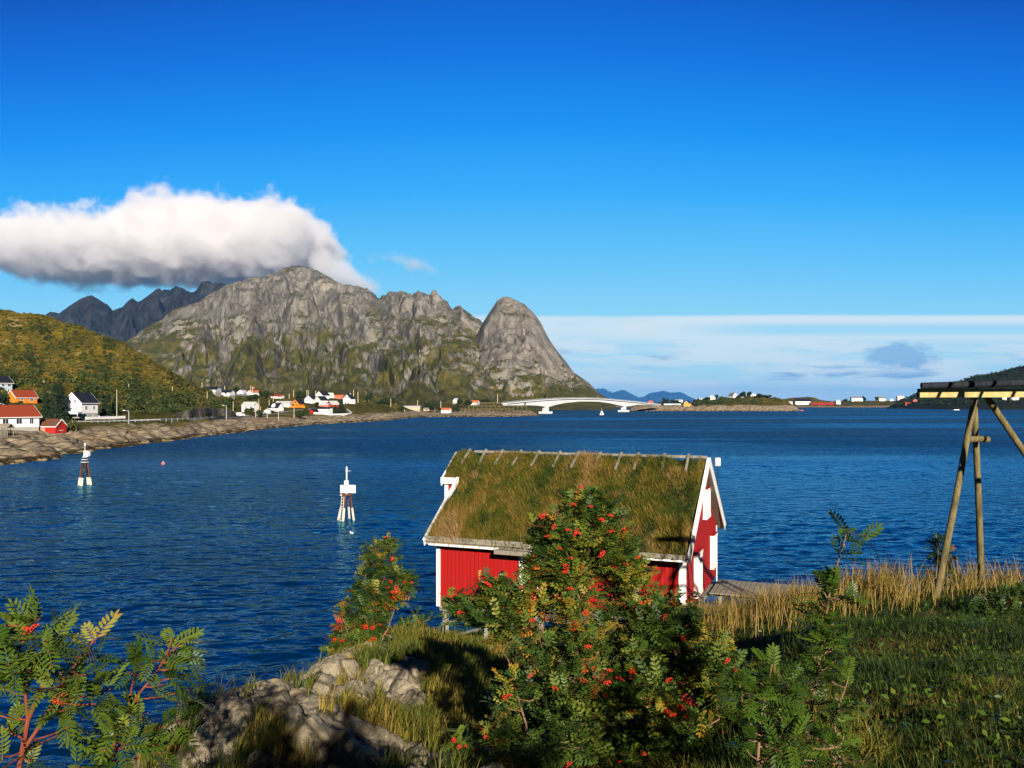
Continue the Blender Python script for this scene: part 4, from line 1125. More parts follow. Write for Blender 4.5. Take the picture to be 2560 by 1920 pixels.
# broad-leaved weeds among the lawn
def weeds(name, label, n, box, keep, size, tc, seed):
    r = np.random.default_rng(seed)
    xy = on_frame(rand_xy(n, *box, r)); xy = xy[keep(xy[:, 0], xy[:, 1], r)]; n = len(xy)
    p = np.column_stack([xy, ground(xy[:, 0], xy[:, 1]) + r.uniform(.01, .16, n)])
    d = r.normal(size=(n, 3)) * [1, 1, .35] + [0, -.2, .25]; up = np.tile([0., -.2, 1.], (n, 1)) + r.normal(size=(n, 3)) * .5
    tv = np.array([(0, 0, 0), (.4, -.28, .05), (1, 0, -.05), (.4, .28, .05)]); tf = np.array([(0, 1, 2, 3)])
    v, f, ti = stamp(tv, tf, p, d, up, size * r.uniform(.6, 1.4, n), np.clip(tc + fbm(xy[:, 0], xy[:, 1], 3, seed) * .3 + r.normal(size=n) * .12, 0, .86))
    return tag(link_mesh(name, tint_mesh(name, v, f, ti, SAPLING)), label, "plants", kind='stuff')
weeds("weeds", "low leafy weeds creeping through the lawn", 12000, (1.2, 13, 3.6, 16.5), lambda x, y, r: r.uniform(size=len(x)) < .15 + .9 * seg(fbm(x * .5, y * .5, 3, 641), 0, -.05, .3) + .5 * seg(x / y, 0, .52, .58), .055, .34, 81)

# ------------------------------------------------------------------ turf on the boathouse roof: grass as one part of the house
r = np.random.default_rng(91); n = 90000
u = r.uniform(-L + .13, -.10, n); t_ = r.uniform(0, 1.015, n); dn = fbm(u * .9, t_ * 3, 3, 651)
k = r.uniform(size=n) < .75 + dn; u, t_ = u[k], t_[k]; n = len(u)
def roof_blades(u, t_, side):
    h = turf_z(u, t_) - .02
    if side < 0: x, y, z = turf_pt(u, t_, h)
    else: x, y, z = u, WFAR * t_ + h * rise / nrm, ZR - rise * WFAR * t_ + h / nrm
    zz = z.copy()
    tall = fbm(u * .55, t_ * 1.7, 4, 653)
    ln = r.uniform(.12, .34, len(u)) * (1 + 1.5 * np.clip(tall, -.45, 1))
    tt = .43 + tall * 1.2 + .24 * fbm(u * 2.6, t_ * 8, 3, 655) + .10 * seg(-u, 0, 3, 8) + r.normal(size=len(u)) * .09 - .10 * seg(t_, 0, .7, 1.0)
    return blades(np.column_stack([x, y]), ln, .020 * r.uniform(.6, 1.3, len(u)), r.uniform(.2, .9, len(u)), np.clip(tt, 0, 1), r, lambda a, b: zz, (-.15, -.5))
v, f, ti = roof_blades(u, t_, -1)
link_mesh("turf_grass", tint_mesh("turf_grass", v, f, ti, GRASS), house)
xo_, yo_ = .78, 1.35; q_ = 2600; qu = r.uniform(-L - xo_ + .06, -L + .1, q_); qt = r.uniform(.0, 1, q_) ** .8 * yo_
kq = (fbm(qu * 2, qt * 2, 2, 661) + qt * .35) > .12; qu, qt = qu[kq], qt[kq]; qz = ZR + .24 - rise * qt
v, f, ti = blades(np.column_stack([qu, -qt]), r.uniform(.10, .30, len(qu)), .018 * r.uniform(.6, 1.3, len(qu)), r.uniform(.2, .9, len(qu)), np.clip(r.normal(.5, .15, len(qu)), 0, 1), r, lambda a, b: qz, (-.15, -.5))
link_mesh("turf_grass", tint_mesh("turf_grass", v, f, ti, GRASS), house)
# tussocks: clumps of longer, yellower grass scattered over the slope
tn = 420; tu = r.uniform(-L + .2, -.2, tn); tv_ = r.uniform(.02, .99, tn); ks = fbm(tu * .7, tv_ * 2.2, 3, 659); kk_ = ks + r.normal(size=tn) * .12 > -.02; tu, tv_ = tu[kk_], tv_[kk_]; tn = len(tu)
cu = np.repeat(tu, 70) + r.normal(size=tn * 70) * .11; cv = np.clip(np.repeat(tv_, 70) + r.normal(size=tn * 70) * .022, 0, 1.01)
hh = turf_z(cu, cv) - .02; bx_, by_, bz_ = turf_pt(cu, cv, hh)
v, f, ti = blades(np.column_stack([bx_, by_]), np.repeat(r.uniform(.22, .52, tn), 70) * r.uniform(.6, 1.1, tn * 70), .016 * r.uniform(.6, 1.3, tn * 70), r.uniform(.2, .9, tn * 70), np.clip(np.repeat(r.normal(.66, .17, tn), 70) + r.normal(size=tn * 70) * .07, 0, 1), r, lambda a, b: bz_, (-.15, -.5))
link_mesh("turf_tussocks", tint_mesh("turf_tussocks", v, f, ti, GRASS), house)
m_ = 5000; u2 = r.uniform(-L + .1, -.1, m_); t2 = r.uniform(0, .25, m_)
v, f, ti = roof_blades(u2, t2, 1)
link_mesh("turf_grass", tint_mesh("turf_grass", v, f, ti, GRASS), house)

# ------------------------------------------------------------------ rowan in the middle
def gp(x, y, dz=0.0): return Vector((x, y, float(ground(x, y)) + dz))
YB = 7.5
P = lambda px, py, dy=0.0: Vector(((px - CX) / F * YB, YB + dy, CH - (py - HY) / F * YB))
b0 = gp(P(1475, 1900).x, YB + .1, -.05)
stems = [([b0, P(1478, 1850), P(1470, 1760), P(1478, 1640), P(1475, 1500), P(1470, 1260)], .045, .008),
         ([P(1475, 1770), P(1530, 1660, -.2), P(1600, 1560, -.25), P(1680, 1470, -.2)], .022, .006),
         ([P(1475, 1790), P(1410, 1660, -.1), P(1350, 1560), P(1180, 1500, .1)], .022, .006),
         ([P(1476, 1830), P(1600, 1730, -.3), P(1720, 1660, -.35), P(1800, 1640, -.3)], .020, .006),
         ([P(1472, 1700), P(1430, 1560, .25), P(1400, 1420, .3), P(1400, 1330, .25)], .020, .005),
         ([P(1474, 1690), P(1540, 1540, .3), P(1570, 1420, .3), P(1550, 1340, .2)], .020, .005),
         ([gp(P(1600, 1900).x, YB - .5, -.05), P(1640, 1820, -.5), P(1760, 1740, -.55)], .016, .006),
         ([gp(P(1330, 1900).x, YB - .2, -.05), P(1320, 1820, -.2), P(1290, 1700, -.2), P(1270, 1640, -.1)], .014, .005)]
top = [(1455, 1232), (1500, 1240), (1530, 1300), (1555, 1350), (1600, 1400), (1560, 1440), (1470, 1450), (1380, 1430), (1335, 1400), (1345, 1345), (1370, 1310), (1365, 1275), (1410, 1265)]
rightside = [(1600, 1530), (1660, 1520), (1745, 1525), (1770, 1590), (1850, 1650), (1870, 1760), (1850, 1940), (1560, 1940), (1540, 1700)]
ragged = [(1335, 1330), (1400, 1285), (1470, 1275), (1545, 1295), (1585, 1345), (1605, 1400), (1600, 1470), (1560, 1490), (1330, 1450), (1265, 1400)]
lobe = [(1125, 1515), (1150, 1492), (1200, 1475), (1250, 1435), (1330, 1425), (1330, 1520), (1240, 1550), (1150, 1545)]
mid = [(1330, 1420), (1400, 1400), (1560, 1400), (1600, 1440), (1640, 1500), (1740, 1535), (1760, 1600), (1830, 1640), (1850, 1720), (1840, 1800), (1860, 1940), (1240, 1940), (1225, 1820), (1250, 1700), (1230, 1600), (1265, 1540), (1180, 1545), (1130, 1518), (1160, 1495), (1220, 1472), (1250, 1432)]
shrub("rowan_tree", "big rowan full of orange red berry clusters standing in front of the boathouse", "rowan tree", b0, stems, None, YB, 0, 8, .145, ROWAN, LEAF_LO, BARK, 101,
      depth=.62, berries=170, bsize=.95, tint_c=.40, tint_s=.16, polys=[(top, YB, 240), (ragged, YB + .1, 190), (mid, YB, 1050), (lobe, YB, 150), (rightside, YB - .35, 420)], hollow=.35, gaps=2.6)
# rowan on the edge of the rock, left of the boathouse
YB = 20.5
b1 = gp(-3.35, 20.6, -.05)
poly1 = [(925, 1352), (950, 1360), (978, 1345), (990, 1372), (985, 1425), (1030, 1440), (1040, 1460), (1020, 1490), (985, 1500), (965, 1540), (970, 1600), (985, 1650), (940, 1672), (840, 1682), (815, 1620), (845, 1575), (855, 1520), (885, 1470), (905, 1420)]
shrub("rowan_tree", "slim rowan with red berries on the rock edge left of the boathouse", "rowan tree", b1,
      [([b1, P(935, 1620), P(930, 1500), P(945, 1370)], .035, .01), ([b1, P(975, 1560, .2), P(1005, 1460, .2)], .025, .008), ([b1, P(880, 1600, -.2), P(860, 1540, -.2)], .02, .008)],
      poly1, YB, 360, 9, .23, ROWAN, LEAF_LO, BARK, 102, depth=.8, berries=34, bsize=1.9, tint_c=.42, tint_s=.17)
YB = 23.0
b2 = gp(-2.6, 23.0, -.05)
poly2 = [(1000, 1545), (1040, 1530), (1075, 1545), (1085, 1590), (1075, 1640), (1050, 1665), (990, 1665), (975, 1620), (985, 1570)]
shrub("rowan_bush", "low dark bush between the slim rowan and the boathouse post", "bush", b2, [([b2, P(1030, 1600), P(1030, 1550)], .02, .008)], poly2, YB, 90, 9, .20, ROWAN, LEAF_LO, BARK, 103, depth=.8, berries=6, bsize=1.7, tint_c=.30, tint_s=.14)

# ------------------------------------------------------------------ young rowans at the lower left
def sapling(label, base, limbs, tips, Y, size, n_leaf, seed, berries=0, bark=REDBARK, tc=.5, dens=1.0, tmpl=None):
    """limbs as photo-pixel polylines at distance Y; leaves at explicit tips (px, py, dY)"""
    r = np.random.default_rng(seed)
    root = empty("rowan_sapling", base, 0, label, "sapling"); o = Vector(base)
    PP = lambda q: Vector(((q[0] - CX) / F * Y, Y + (q[2] if len(q) > 2 else 0), CH - (q[1] - HY) / F * Y))
    bm = MB(); wood = []
    for li, (pts, r0, r1) in enumerate(limbs):
        q = [PP(p) for p in pts]
        if li == 0: q = [o] + q
        rad = [r0 + (r1 - r0) * i / (len(q) - 1) for i in range(len(q))]
        bm.path([p - o for p in q], rad, 8)
        for i in range(len(q) - 1): wood += [q[i].lerp(q[i + 1], w) for w in (0, .33, .66)]
        wood.append(q[-1])
    tips = [(p[0], p[1], p[2] if len(p) > 2 else 0) for p in tips]; tips += [(p[0] + r.normal() * 20, p[1] + abs(r.normal()) * 22, p[2] + r.normal() * .09) for p in tips if r.uniform() < dens]
    W = np.array(wood); c = np.array([PP(p) for p in tips]); outs = []
    tw = MB()
    for p in c:
        d = p - W; j = int(np.argmin(np.linalg.norm(d, axis=1) + np.maximum(0, -d[:, 2]) * 2))
        a = Vector(W[j]); b = Vector(p)
        if (b - a).length > .02: bm.path([a - o, a.lerp(b, .5) - o + Vector((0, 0, -.01)), b - o], [.0045, .004, .003], 6)
        outs.append(np.array(b - a) / max((b - a).length, .02) + np.array([0, -.15, .45]))
    bm.build("trunk", bark, root, smooth=True)
    v, f, ti = rosettes(c, np.array(outs), n_leaf, size, np.clip(r.normal(tc, .14, len(c)), 0, 1), tmpl or LEAF_HI, r, .95, .012)
    link_mesh("foliage", tint_mesh("foliage", v - np.array(base), f, ti, SAPLING), root)
    if berries:
        q = c[r.choice(len(c), berries)] + r.normal(size=(berries, 3)) * .03 + np.array([0, -.08, .05]); hang_berries(root, q, .8, r)
    return root
Y0 = 4.0
ba = gp((40 - CX) / F * Y0 - .02, Y0, -.05)
sapling("leafy rowan sapling with a bare red stem in the bottom left corner", ba,
        [([(45, 1935), (70, 1800), (105, 1720), (125, 1660), (150, 1600)], .014, .006), ([(55, 1880), (110, 1800), (150, 1730), (195, 1650), (235, 1600)], .010, .004), ([(70, 1810), (60, 1700), (50, 1620), (70, 1560)], .008, .004)],
        [(40, 1550), (100, 1545), (150, 1560, -.1), (10, 1590), (70, 1600, .1), (130, 1620), (20, 1650, -.1), (60, 1680), (10, 1720), (90, 1650, -.2), (160, 1610), (235, 1590), (215, 1640, .1), (240, 1670, -.1), (195, 1690), (225, 1730, .1), (165, 1730, -.1), (180, 1770), (240, 1760), (130, 1850, .2), (30, 1870, -.1), (80, 1900), (10, 1820), (-30, 1600), (-40, 1680), (-30, 1780), (150, 1680), (95, 1590)],
        Y0, .160, 5, 111, berries=5, tc=.44, dens=.25)
bb = gp((285 - CX) / F * 4.3, 4.3, -.05)
sapling("rowan sapling leaning right with feathery leaves against the dark water", bb,
        [([(270, 1935), (290, 1840), (320, 1790), (350, 1730), (385, 1690), (415, 1640)], .011, .004), ([(320, 1795), (325, 1740), (335, 1690), (350, 1650)], .006, .003)],
        [(420, 1600, .05), (440, 1625), (400, 1640, -.1), (430, 1670), (360, 1660), (345, 1690, .1), (410, 1710), (445, 1700, .1), (330, 1780), (350, 1800, .1), (300, 1800, -.1), (255, 1840), (230, 1870), (330, 1850, -.1), (380, 1840, .1), (400, 1860), (290, 1890), (340, 1910), (390, 1900, .1), (240, 1910), (200, 1900, -.1), (430, 1835, .2)],
        4.3, .150, 5, 112, tc=.44, dens=.25)
# saplings at the lower right
bc = gp((2000 - CX) / F * 5.0, 5.0, -.05)
sapling("tall thin rowan sapling with a dark stem rising above the grassy brow", bc,
        [([(2015, 1900), (2030, 1760), (2050, 1640), (2068, 1520), (2080, 1450), (2100, 1390), (2118, 1330)], .013, .003)],
        [(2122, 1325), (2112, 1360), (2095, 1490), (2050, 1500), (2045, 1560), (2085, 1560), (2050, 1590), (2100, 1610), (2045, 1650), (2090, 1650), (2030, 1640), (2085, 1440), (2100, 1470), (2060, 1480), (2065, 1510), (2040, 1530, -.1), (2075, 1545), (2055, 1570, .1), (2090, 1580), (2040, 1610, -.1), (2075, 1620), (2060, 1660, -.05), (2035, 1690), (2080, 1690, .1), (2020, 1720), (2060, 1740, -.1)],
        5.0, .145, 5, 113, bark=BARK, tc=.33, dens=.3)
bd = gp((1900 - CX) / F * 4.6, 4.6, -.05)
sapling("low rowan sapling with broad pale fronds right of the big rowan", bd,
        [([(1895, 1900), (1900, 1800), (1920, 1720), (1930, 1660)], .010, .004), ([(1900, 1840), (1950, 1800), (2000, 1790)], .006, .003), ([(1900, 1850), (1860, 1780), (1850, 1720)], .006, .003)],
        [(1930, 1660), (1950, 1690, -.1), (1905, 1700), (1940, 1740), (1880, 1730, .1), (1850, 1710), (1860, 1770), (1990, 1780), (1960, 1800, -.1), (1910, 1800), (1930, 1850, -.15), (1970, 1860), (1870, 1850), (1880, 1900, -.1), (1940, 1910), (2020, 1830)],
        4.6, .150, 5, 114, bark=BARK, tc=.30, dens=.7)
be = gp((2110 - CX) / F * 4.6, 4.6, -.05)
sapling("straggling leafy sapling beside the foot of the tall thin one", be,
        [([(2100, 1900), (2085, 1800), (2110, 1730), (2120, 1700)], .008, .003)],
        [(2120, 1690), (2100, 1740), (2130, 1760), (2080, 1800), (2060, 1850), (2110, 1840), (2140, 1880), (2080, 1910), (2010, 1900), (2030, 1870)],
        4.6, .13, 4, 115, bark=BARK, tc=.36)
bf = gp((1150 - CX) / F * 8.2, 8.2, -.04)
sapling("small pale sprig with two red hips in the shaded grass at the bottom", bf,
        [([(1150, 1900), (1148, 1860), (1152, 1830)], .006, .003)], [(1150, 1825), (1140, 1845), (1162, 1850), (1150, 1870)], 8.2, .14, 5, 116, berries=3, bark=BARK, tc=.55)
# dark shrub behind the rack leg, leafy bank at the far right
YB = 17.6
bg_ = gp(P(2340, 1480).x, YB, -.05)
shrub("willow_bush", "thin dark bush standing behind the near leg of the drying rack", "bush", bg_, [([bg_, P(2345, 1420), P(2340, 1340)], .02, .006)],
      [(2330, 1330), (2360, 1340), (2390, 1400), (2395, 1450), (2370, 1480), (2320, 1480), (2310, 1420), (2322, 1370)], YB, 60, 6, .16, ROWAN, LEAF_LO, BARK, 104, depth=.8, tint_c=.12, tint_s=.10)
YB = 13.0
bh = gp(P(2500, 1560).x, YB, -.05)
shrub("leafy_bush", "spreading green bush on the bank right of the rack legs", "bush", bh, [([bh, P(2480, 1520), P(2460, 1490)], .02, .006), ([bh, P(2550, 1510), P(2600, 1470)], .02, .006)],
      [(2380, 1540), (2440, 1500), (2500, 1490), (2560, 1470), (2640, 1460), (2660, 1600), (2560, 1620), (2440, 1590), (2390, 1575)], YB, 150, 8, .15, ROWAN, LEAF_LO, BARK, 105, depth=.7, tint_c=.22, tint_s=.12)
# dock stalk gone to rusty seed
dk = gp(at(1805, 1650, 9.6).x, 9.6, 0); rr = np.random.default_rng(950)
dock = empty("dock_plant", dk, 0, "rusty red dock seed stalk standing in the grass right of the big rowan", "dock plant")
MB().path([(0, 0, -.03), (.01, 0, .25), (.035, 0, .55)], [.006, .005, .003], 6).build("stem", REDBARK, dock)
nn = 260; zz_ = rr.uniform(.12, .56, nn); w_ = .035 * np.sin(np.clip((zz_ - .08) / .5, 0, 1) * np.pi) + .006; aa_ = rr.uniform(0, 6.28, nn)
v, f, ti = stamp(np.array([(-.5, 0, 0), (0, -.5, .1), (.5, 0, -.05), (0, .5, .1)]), np.array([(0, 1, 2, 3)]), np.column_stack([zz_ * .05 + w_ * np.cos(aa_), w_ * np.sin(aa_), zz_]), rr.normal(size=(nn, 3)), rr.normal(size=(nn, 3)) + [0, -.5, .5], .022 * rr.uniform(.6, 1.3, nn), np.full(nn, .5))
link_mesh("seed_head", tint_mesh("seed_head", v, f, ti, mat_leaf("dock_seed", [(0.0, (0.14, 0.022, 0.008)), (1.0, (0.20, 0.035, 0.012))], .1, .9)), dock)
# boulder on the rock's edge
bo = at(650, 1756, 11.7)
import bmesh as _b
bm_ = _b.new(); _b.ops.create_icosphere(bm_, subdivisions=5, radius=1.0)
V_ = np.array([v.co for v in bm_.verts])
n1 = fbm(V_[:, 0] * 1.3 + 3, V_[:, 1] * 1.3 + V_[:, 2] * .9, 4, 701); n2 = ridged(V_[:, 0] * 2.6 + V_[:, 2], V_[:, 1] * 2.6 + 5, 4, 703)
V_ = V_ * (1 + .30 * n1 + .10 * n2)[:, None] * np.array([.40, .42, .27])
V_[:, 2] += V_[:, 0] * .30
for v, c in zip(bm_.verts, V_): v.co = c
me_ = bpy.data.meshes.new("boulder"); bm_.to_mesh(me_); bm_.free(); me_.materials.append(mat_plain("pale_stone", (0.44, 0.36, 0.20, 1), 0.95, 0.45, 5.0, 0.1))
bo_ = link_mesh("boulder", me_, None, bo); tag(bo_, "pale tan boulder sitting on the edge of the grey rock above the water", "boulder")
# unseen bushes added behind the eye, in place of people, to shade the slope
for i, (x, y, h, w) in enumerate(((-.22, -1.5, 2.5, .7), (.55, -1.5, 2.55, .85), (-.70, -1.7, 1.9, .9), (.2, -1.2, 1.9, 1.3), (1.95, -1.5, 2.4, .8))):
    rr = np.random.default_rng(900 + i); b_ = gp(x, y, -.05)
    root = empty("roadside_bush", b_, 0, ["narrow tall roadside bush behind the viewpoint, left of the tallest one", "tallest roadside bush right behind the viewpoint", "wide low roadside bush at the left behind the viewpoint", "lowest roadside bush beside the viewpoint path", "bushy roadside shrub behind the viewpoint, on its right"][i], "bush")
    MB().path([(0, 0, 0), (.05, 0, h * .4), (0, .05, h * .85)], [.05, .035, .012], 7).build("trunk", BARK, root)
    nn = int(620 * w * h); q = rr.normal(size=(nn, 3)); q = unit(q) * (rr.uniform(0, 1, (nn, 1)) ** .45) * [w * .5, w * .45, h * .46] + [0, 0, h * .56]
    v, f, ti = stamp(*LEAF_LO[:2], q, rr.normal(size=(nn, 3)) + [0, 0, .3], np.tile([0., 0., 1.], (nn, 1)) + rr.normal(size=(nn, 3)) * .3, .17 * rr.uniform(.7, 1.2, nn), np.clip(rr.normal(.35, .12, nn), 0, 1), LEAF_LO[2])
    link_mesh("foliage", tint_mesh("foliage", v, f, ti, ROWAN), root)
# ------------------------------------------------------------------ fish-drying rack at the right edge
rt = at(2438, 1000, 15.8)
rack = empty("drying_rack", (rt.x, 15.8, float(ground(rt.x, 15.8))), 0, "wooden fish drying rack of round poles with a dark top log, at the right edge", "drying rack")
ro = Vector(rack.location)
def pole_part(name, a, b, r0, r1, mat, n=12):
    return MB().path([Vector(a) - ro, Vector(a).lerp(Vector(b), .5) - ro + Vector((.01, 0, .012)), Vector(b) - ro], [r0, (r0 + r1) / 2, r1], n).build(name, mat, rack, smooth=True)
tp = at(2437, 978, 15.75)
fa = at(2337, 1515, 14.95); fb = at(2455, 1492, 16.5)
pole_part("leg", fa, at(2441, 972, 15.66), .062, .056, POLEWOOD)
pole_part("leg", fb, at(2434, 974, 15.90), .066, .056, POLEWOOD)
pole_part("brace", at(2462, 985, 15.85), at(2690, 1330, 15.6), .058, .060, POLEWOOD)
pole_part("top_log", at(2303, 965, 15.45), at(3150, 943, 14.6), .064, .075, DARKPOLE)
a, b = at(2298, 983, 15.6), at(3150, 981, 15.0)
MB().beam(a - ro, b - ro, .05, .165).build("beam", mat_wood("pale_plank", (0.42, 0.33, 0.12, 1), (0.55, 0.45, 0.20, 1)), rack, bevel=.004)
MB().box(Vector(a) - ro + Vector((-.012, 0, 0)), (.022, .07, .17)).build("beam_end", DARKPOLE, rack)
pole_part("spreader", at(2418, 1099, 15.6), at(2470, 1099, 15.75), .060, .060, POLEWOOD)
# the next frames of the same rack stand just outside the picture and throw their shadows on the plank and the boathouse
for x, y in ((11.2, 15.4), (13.6, 15.0)):
    z = float(ground(x, y)); za = float(ground(x - .8, y - .9)); zb = float(ground(x + .4, y + .9))
    pole_part("leg", (x - .8, y - .9, za), (x + .1, y + .1, 13.4), .062, .055, POLEWOOD)
    pole_part("leg", (x + .4, y + .9, zb), (x - .05, y - .1, 13.4), .062, .055, POLEWOOD)
for x, lean in ((8.55, .28), (8.95, .22), (9.35, .25), (9.95, .25)):     # slanting sticks of the near row
    y = 12.6; z = float(ground(x, y))
    pole_part("slanting_pole", (x - lean * 1.5, y - .15, 13.3 if False else z + 3.2), (x + lean * 2.2, y + .1, z + 5.4), .035, .03, POLEWOOD, 8)
pole_part("rail", (8.0, 12.45, 12.9), (14, 12.3, 12.9), .05, .05, POLEWOOD)
for x in (8.9, 13.5):
    pole_part("leg", (x, 12.5, float(ground(x, 12.5))), (x + .3, 12.5, 15.0), .055, .05, POLEWOOD)
# boardwalk beside the boathouse
bw = empty("boardwalk", (11.0, 33.5, 5.25), HYAW, "grey weathered plank boardwalk behind the dry grass right of the boathouse", "boardwalk")
for i in range(26):
    x = -2.6 + i * .205
    if x > -1.9 + .0: pass
    MB().box((x, random.uniform(-.03, .03), random.uniform(-.008, .008)), (.175, 2.7, .05)).build("plank", GREYWOOD, bw)
for y in (-1.0, 1.0): MB().box((0, y, -.10), (5.6, .12, .14)).build("joist", GREYWOOD, bw)
for x in (-2.3, 0, 2.4):
    for y in (-1.0, 1.0): MB().box((x, y, -1.1), (.14, .14, 1.9)).build("post", GREYWOOD, bw)
# short fence by the boathouse posts
fp = at(1118, 1562, 31.0); gz = float(ground(fp.x, 31.0))
fence = empty("wooden_fence", (fp.x, 31.0, gz), 0, "short grey rail fence in the shade under the left end of the boathouse", "fence")
o_ = Vector(fence.location)
MB().box(Vector((0, 0, (fp.z - gz) / 2)), (.12, .12, fp.z - gz)).build("post", GREYWOOD, fence)
e2 = at(1215, 1530, 29.0); g2 = float(ground(e2.x, 29.0))
MB().box(Vector((e2.x, 29.0, (e2.z + g2) / 2)) - o_, (.12, .12, max(.4, e2.z - g2))).build("post", GREYWOOD, fence)
MB().beam(fp - o_ + Vector((-.2, .05, .03)), e2 - o_ + Vector((.3, -.05, .03)), .10, .09).build("rail", GREYWOOD, fence)
MB().beam(fp - o_ + Vector((0, .05, -.5)), e2 - o_ + Vector((.3, -.05, -.45)), .05, .10).build("rail", GREYWOOD, fence)
# ------------------------------------------------------------------ picking ground under a photo pixel
def pick(S, px, py, default=None):
    k = int(np.clip(np.searchsorted(S.px, px), 0, len(S.px) - 1))
    Y, Z = S.Y[:, k], S.Z[:, k]
    row = HY + F * (CH - Z) / Y
    j = np.where((row <= py) & (Z > -1.5))[0]
    if len(j) == 0:
        j = [int(np.argmin(np.where(Z > -.5, row, 1e9)))]
    j = int(j[0]); y = float(Y[j]); return y, float(Z[j])
WALLS = {
 'white': mat_plain("house_white", (0.82, 0.79, 0.78, 1), 0.6, 0.08, 0.4), 'grey': mat_plain("house_grey", (0.50, 0.52, 0.54, 1), 0.7, 0.15, 0.4),
 'orange': mat_boards("house_orange", (0.72, 0.22, 0.012, 1), pitch=.3), 'red': mat_boards("house_red", (0.40, 0.018, 0.014, 1), pitch=.3), 'yellow': mat_plain("house_yellow", (0.74, 0.42, 0.11, 1), 0.7, 0.1, 0.4),
 'pink': mat_plain("house_pink", (0.55, 0.16, 0.12, 1), 0.7, 0.1, 0.4), 'blue': mat_plain("house_blue", (0.42, 0.50, 0.58, 1), 0.7, 0.1, 0.4), 'tan': mat_plain("house_tan", (0.55, 0.42, 0.25, 1), 0.7, 0.1, 0.4),
 'stone': mat_plain("foundation_stone", (0.36, 0.34, 0.29, 1), 0.9, 0.3, 1.0), 'pale': mat_boards("faded_boards", (0.55, 0.26, 0.19, 1), pitch=.3)}
ROOFS = {'black': mat_boards("roof_black", (0.012, 0.015, 0.024, 1), False, 0.35), 'red': mat_boards("roof_red", (0.26, 0.045, 0.016, 1), False, 0.35), 'orange': mat_plain("roof_orange", (0.55, 0.15, 0.06, 1), 0.8, 0.25, 0.6),
 'pale': mat_plain("roof_pale", (0.50, 0.52, 0.50, 1), 0.7, 0.15, 0.4), 'brown': mat_boards("roof_brown", (0.13, 0.055, 0.03, 1), False, 0.35), 'grey': mat_plain("roof_grey", (0.20, 0.21, 0.23, 1), 0.8, 0.2, 0.4)}
DARKWIN = mat_plain("dark_pane", (0.02, 0.022, 0.028, 1), 0.15, 0.0, spec=.6)

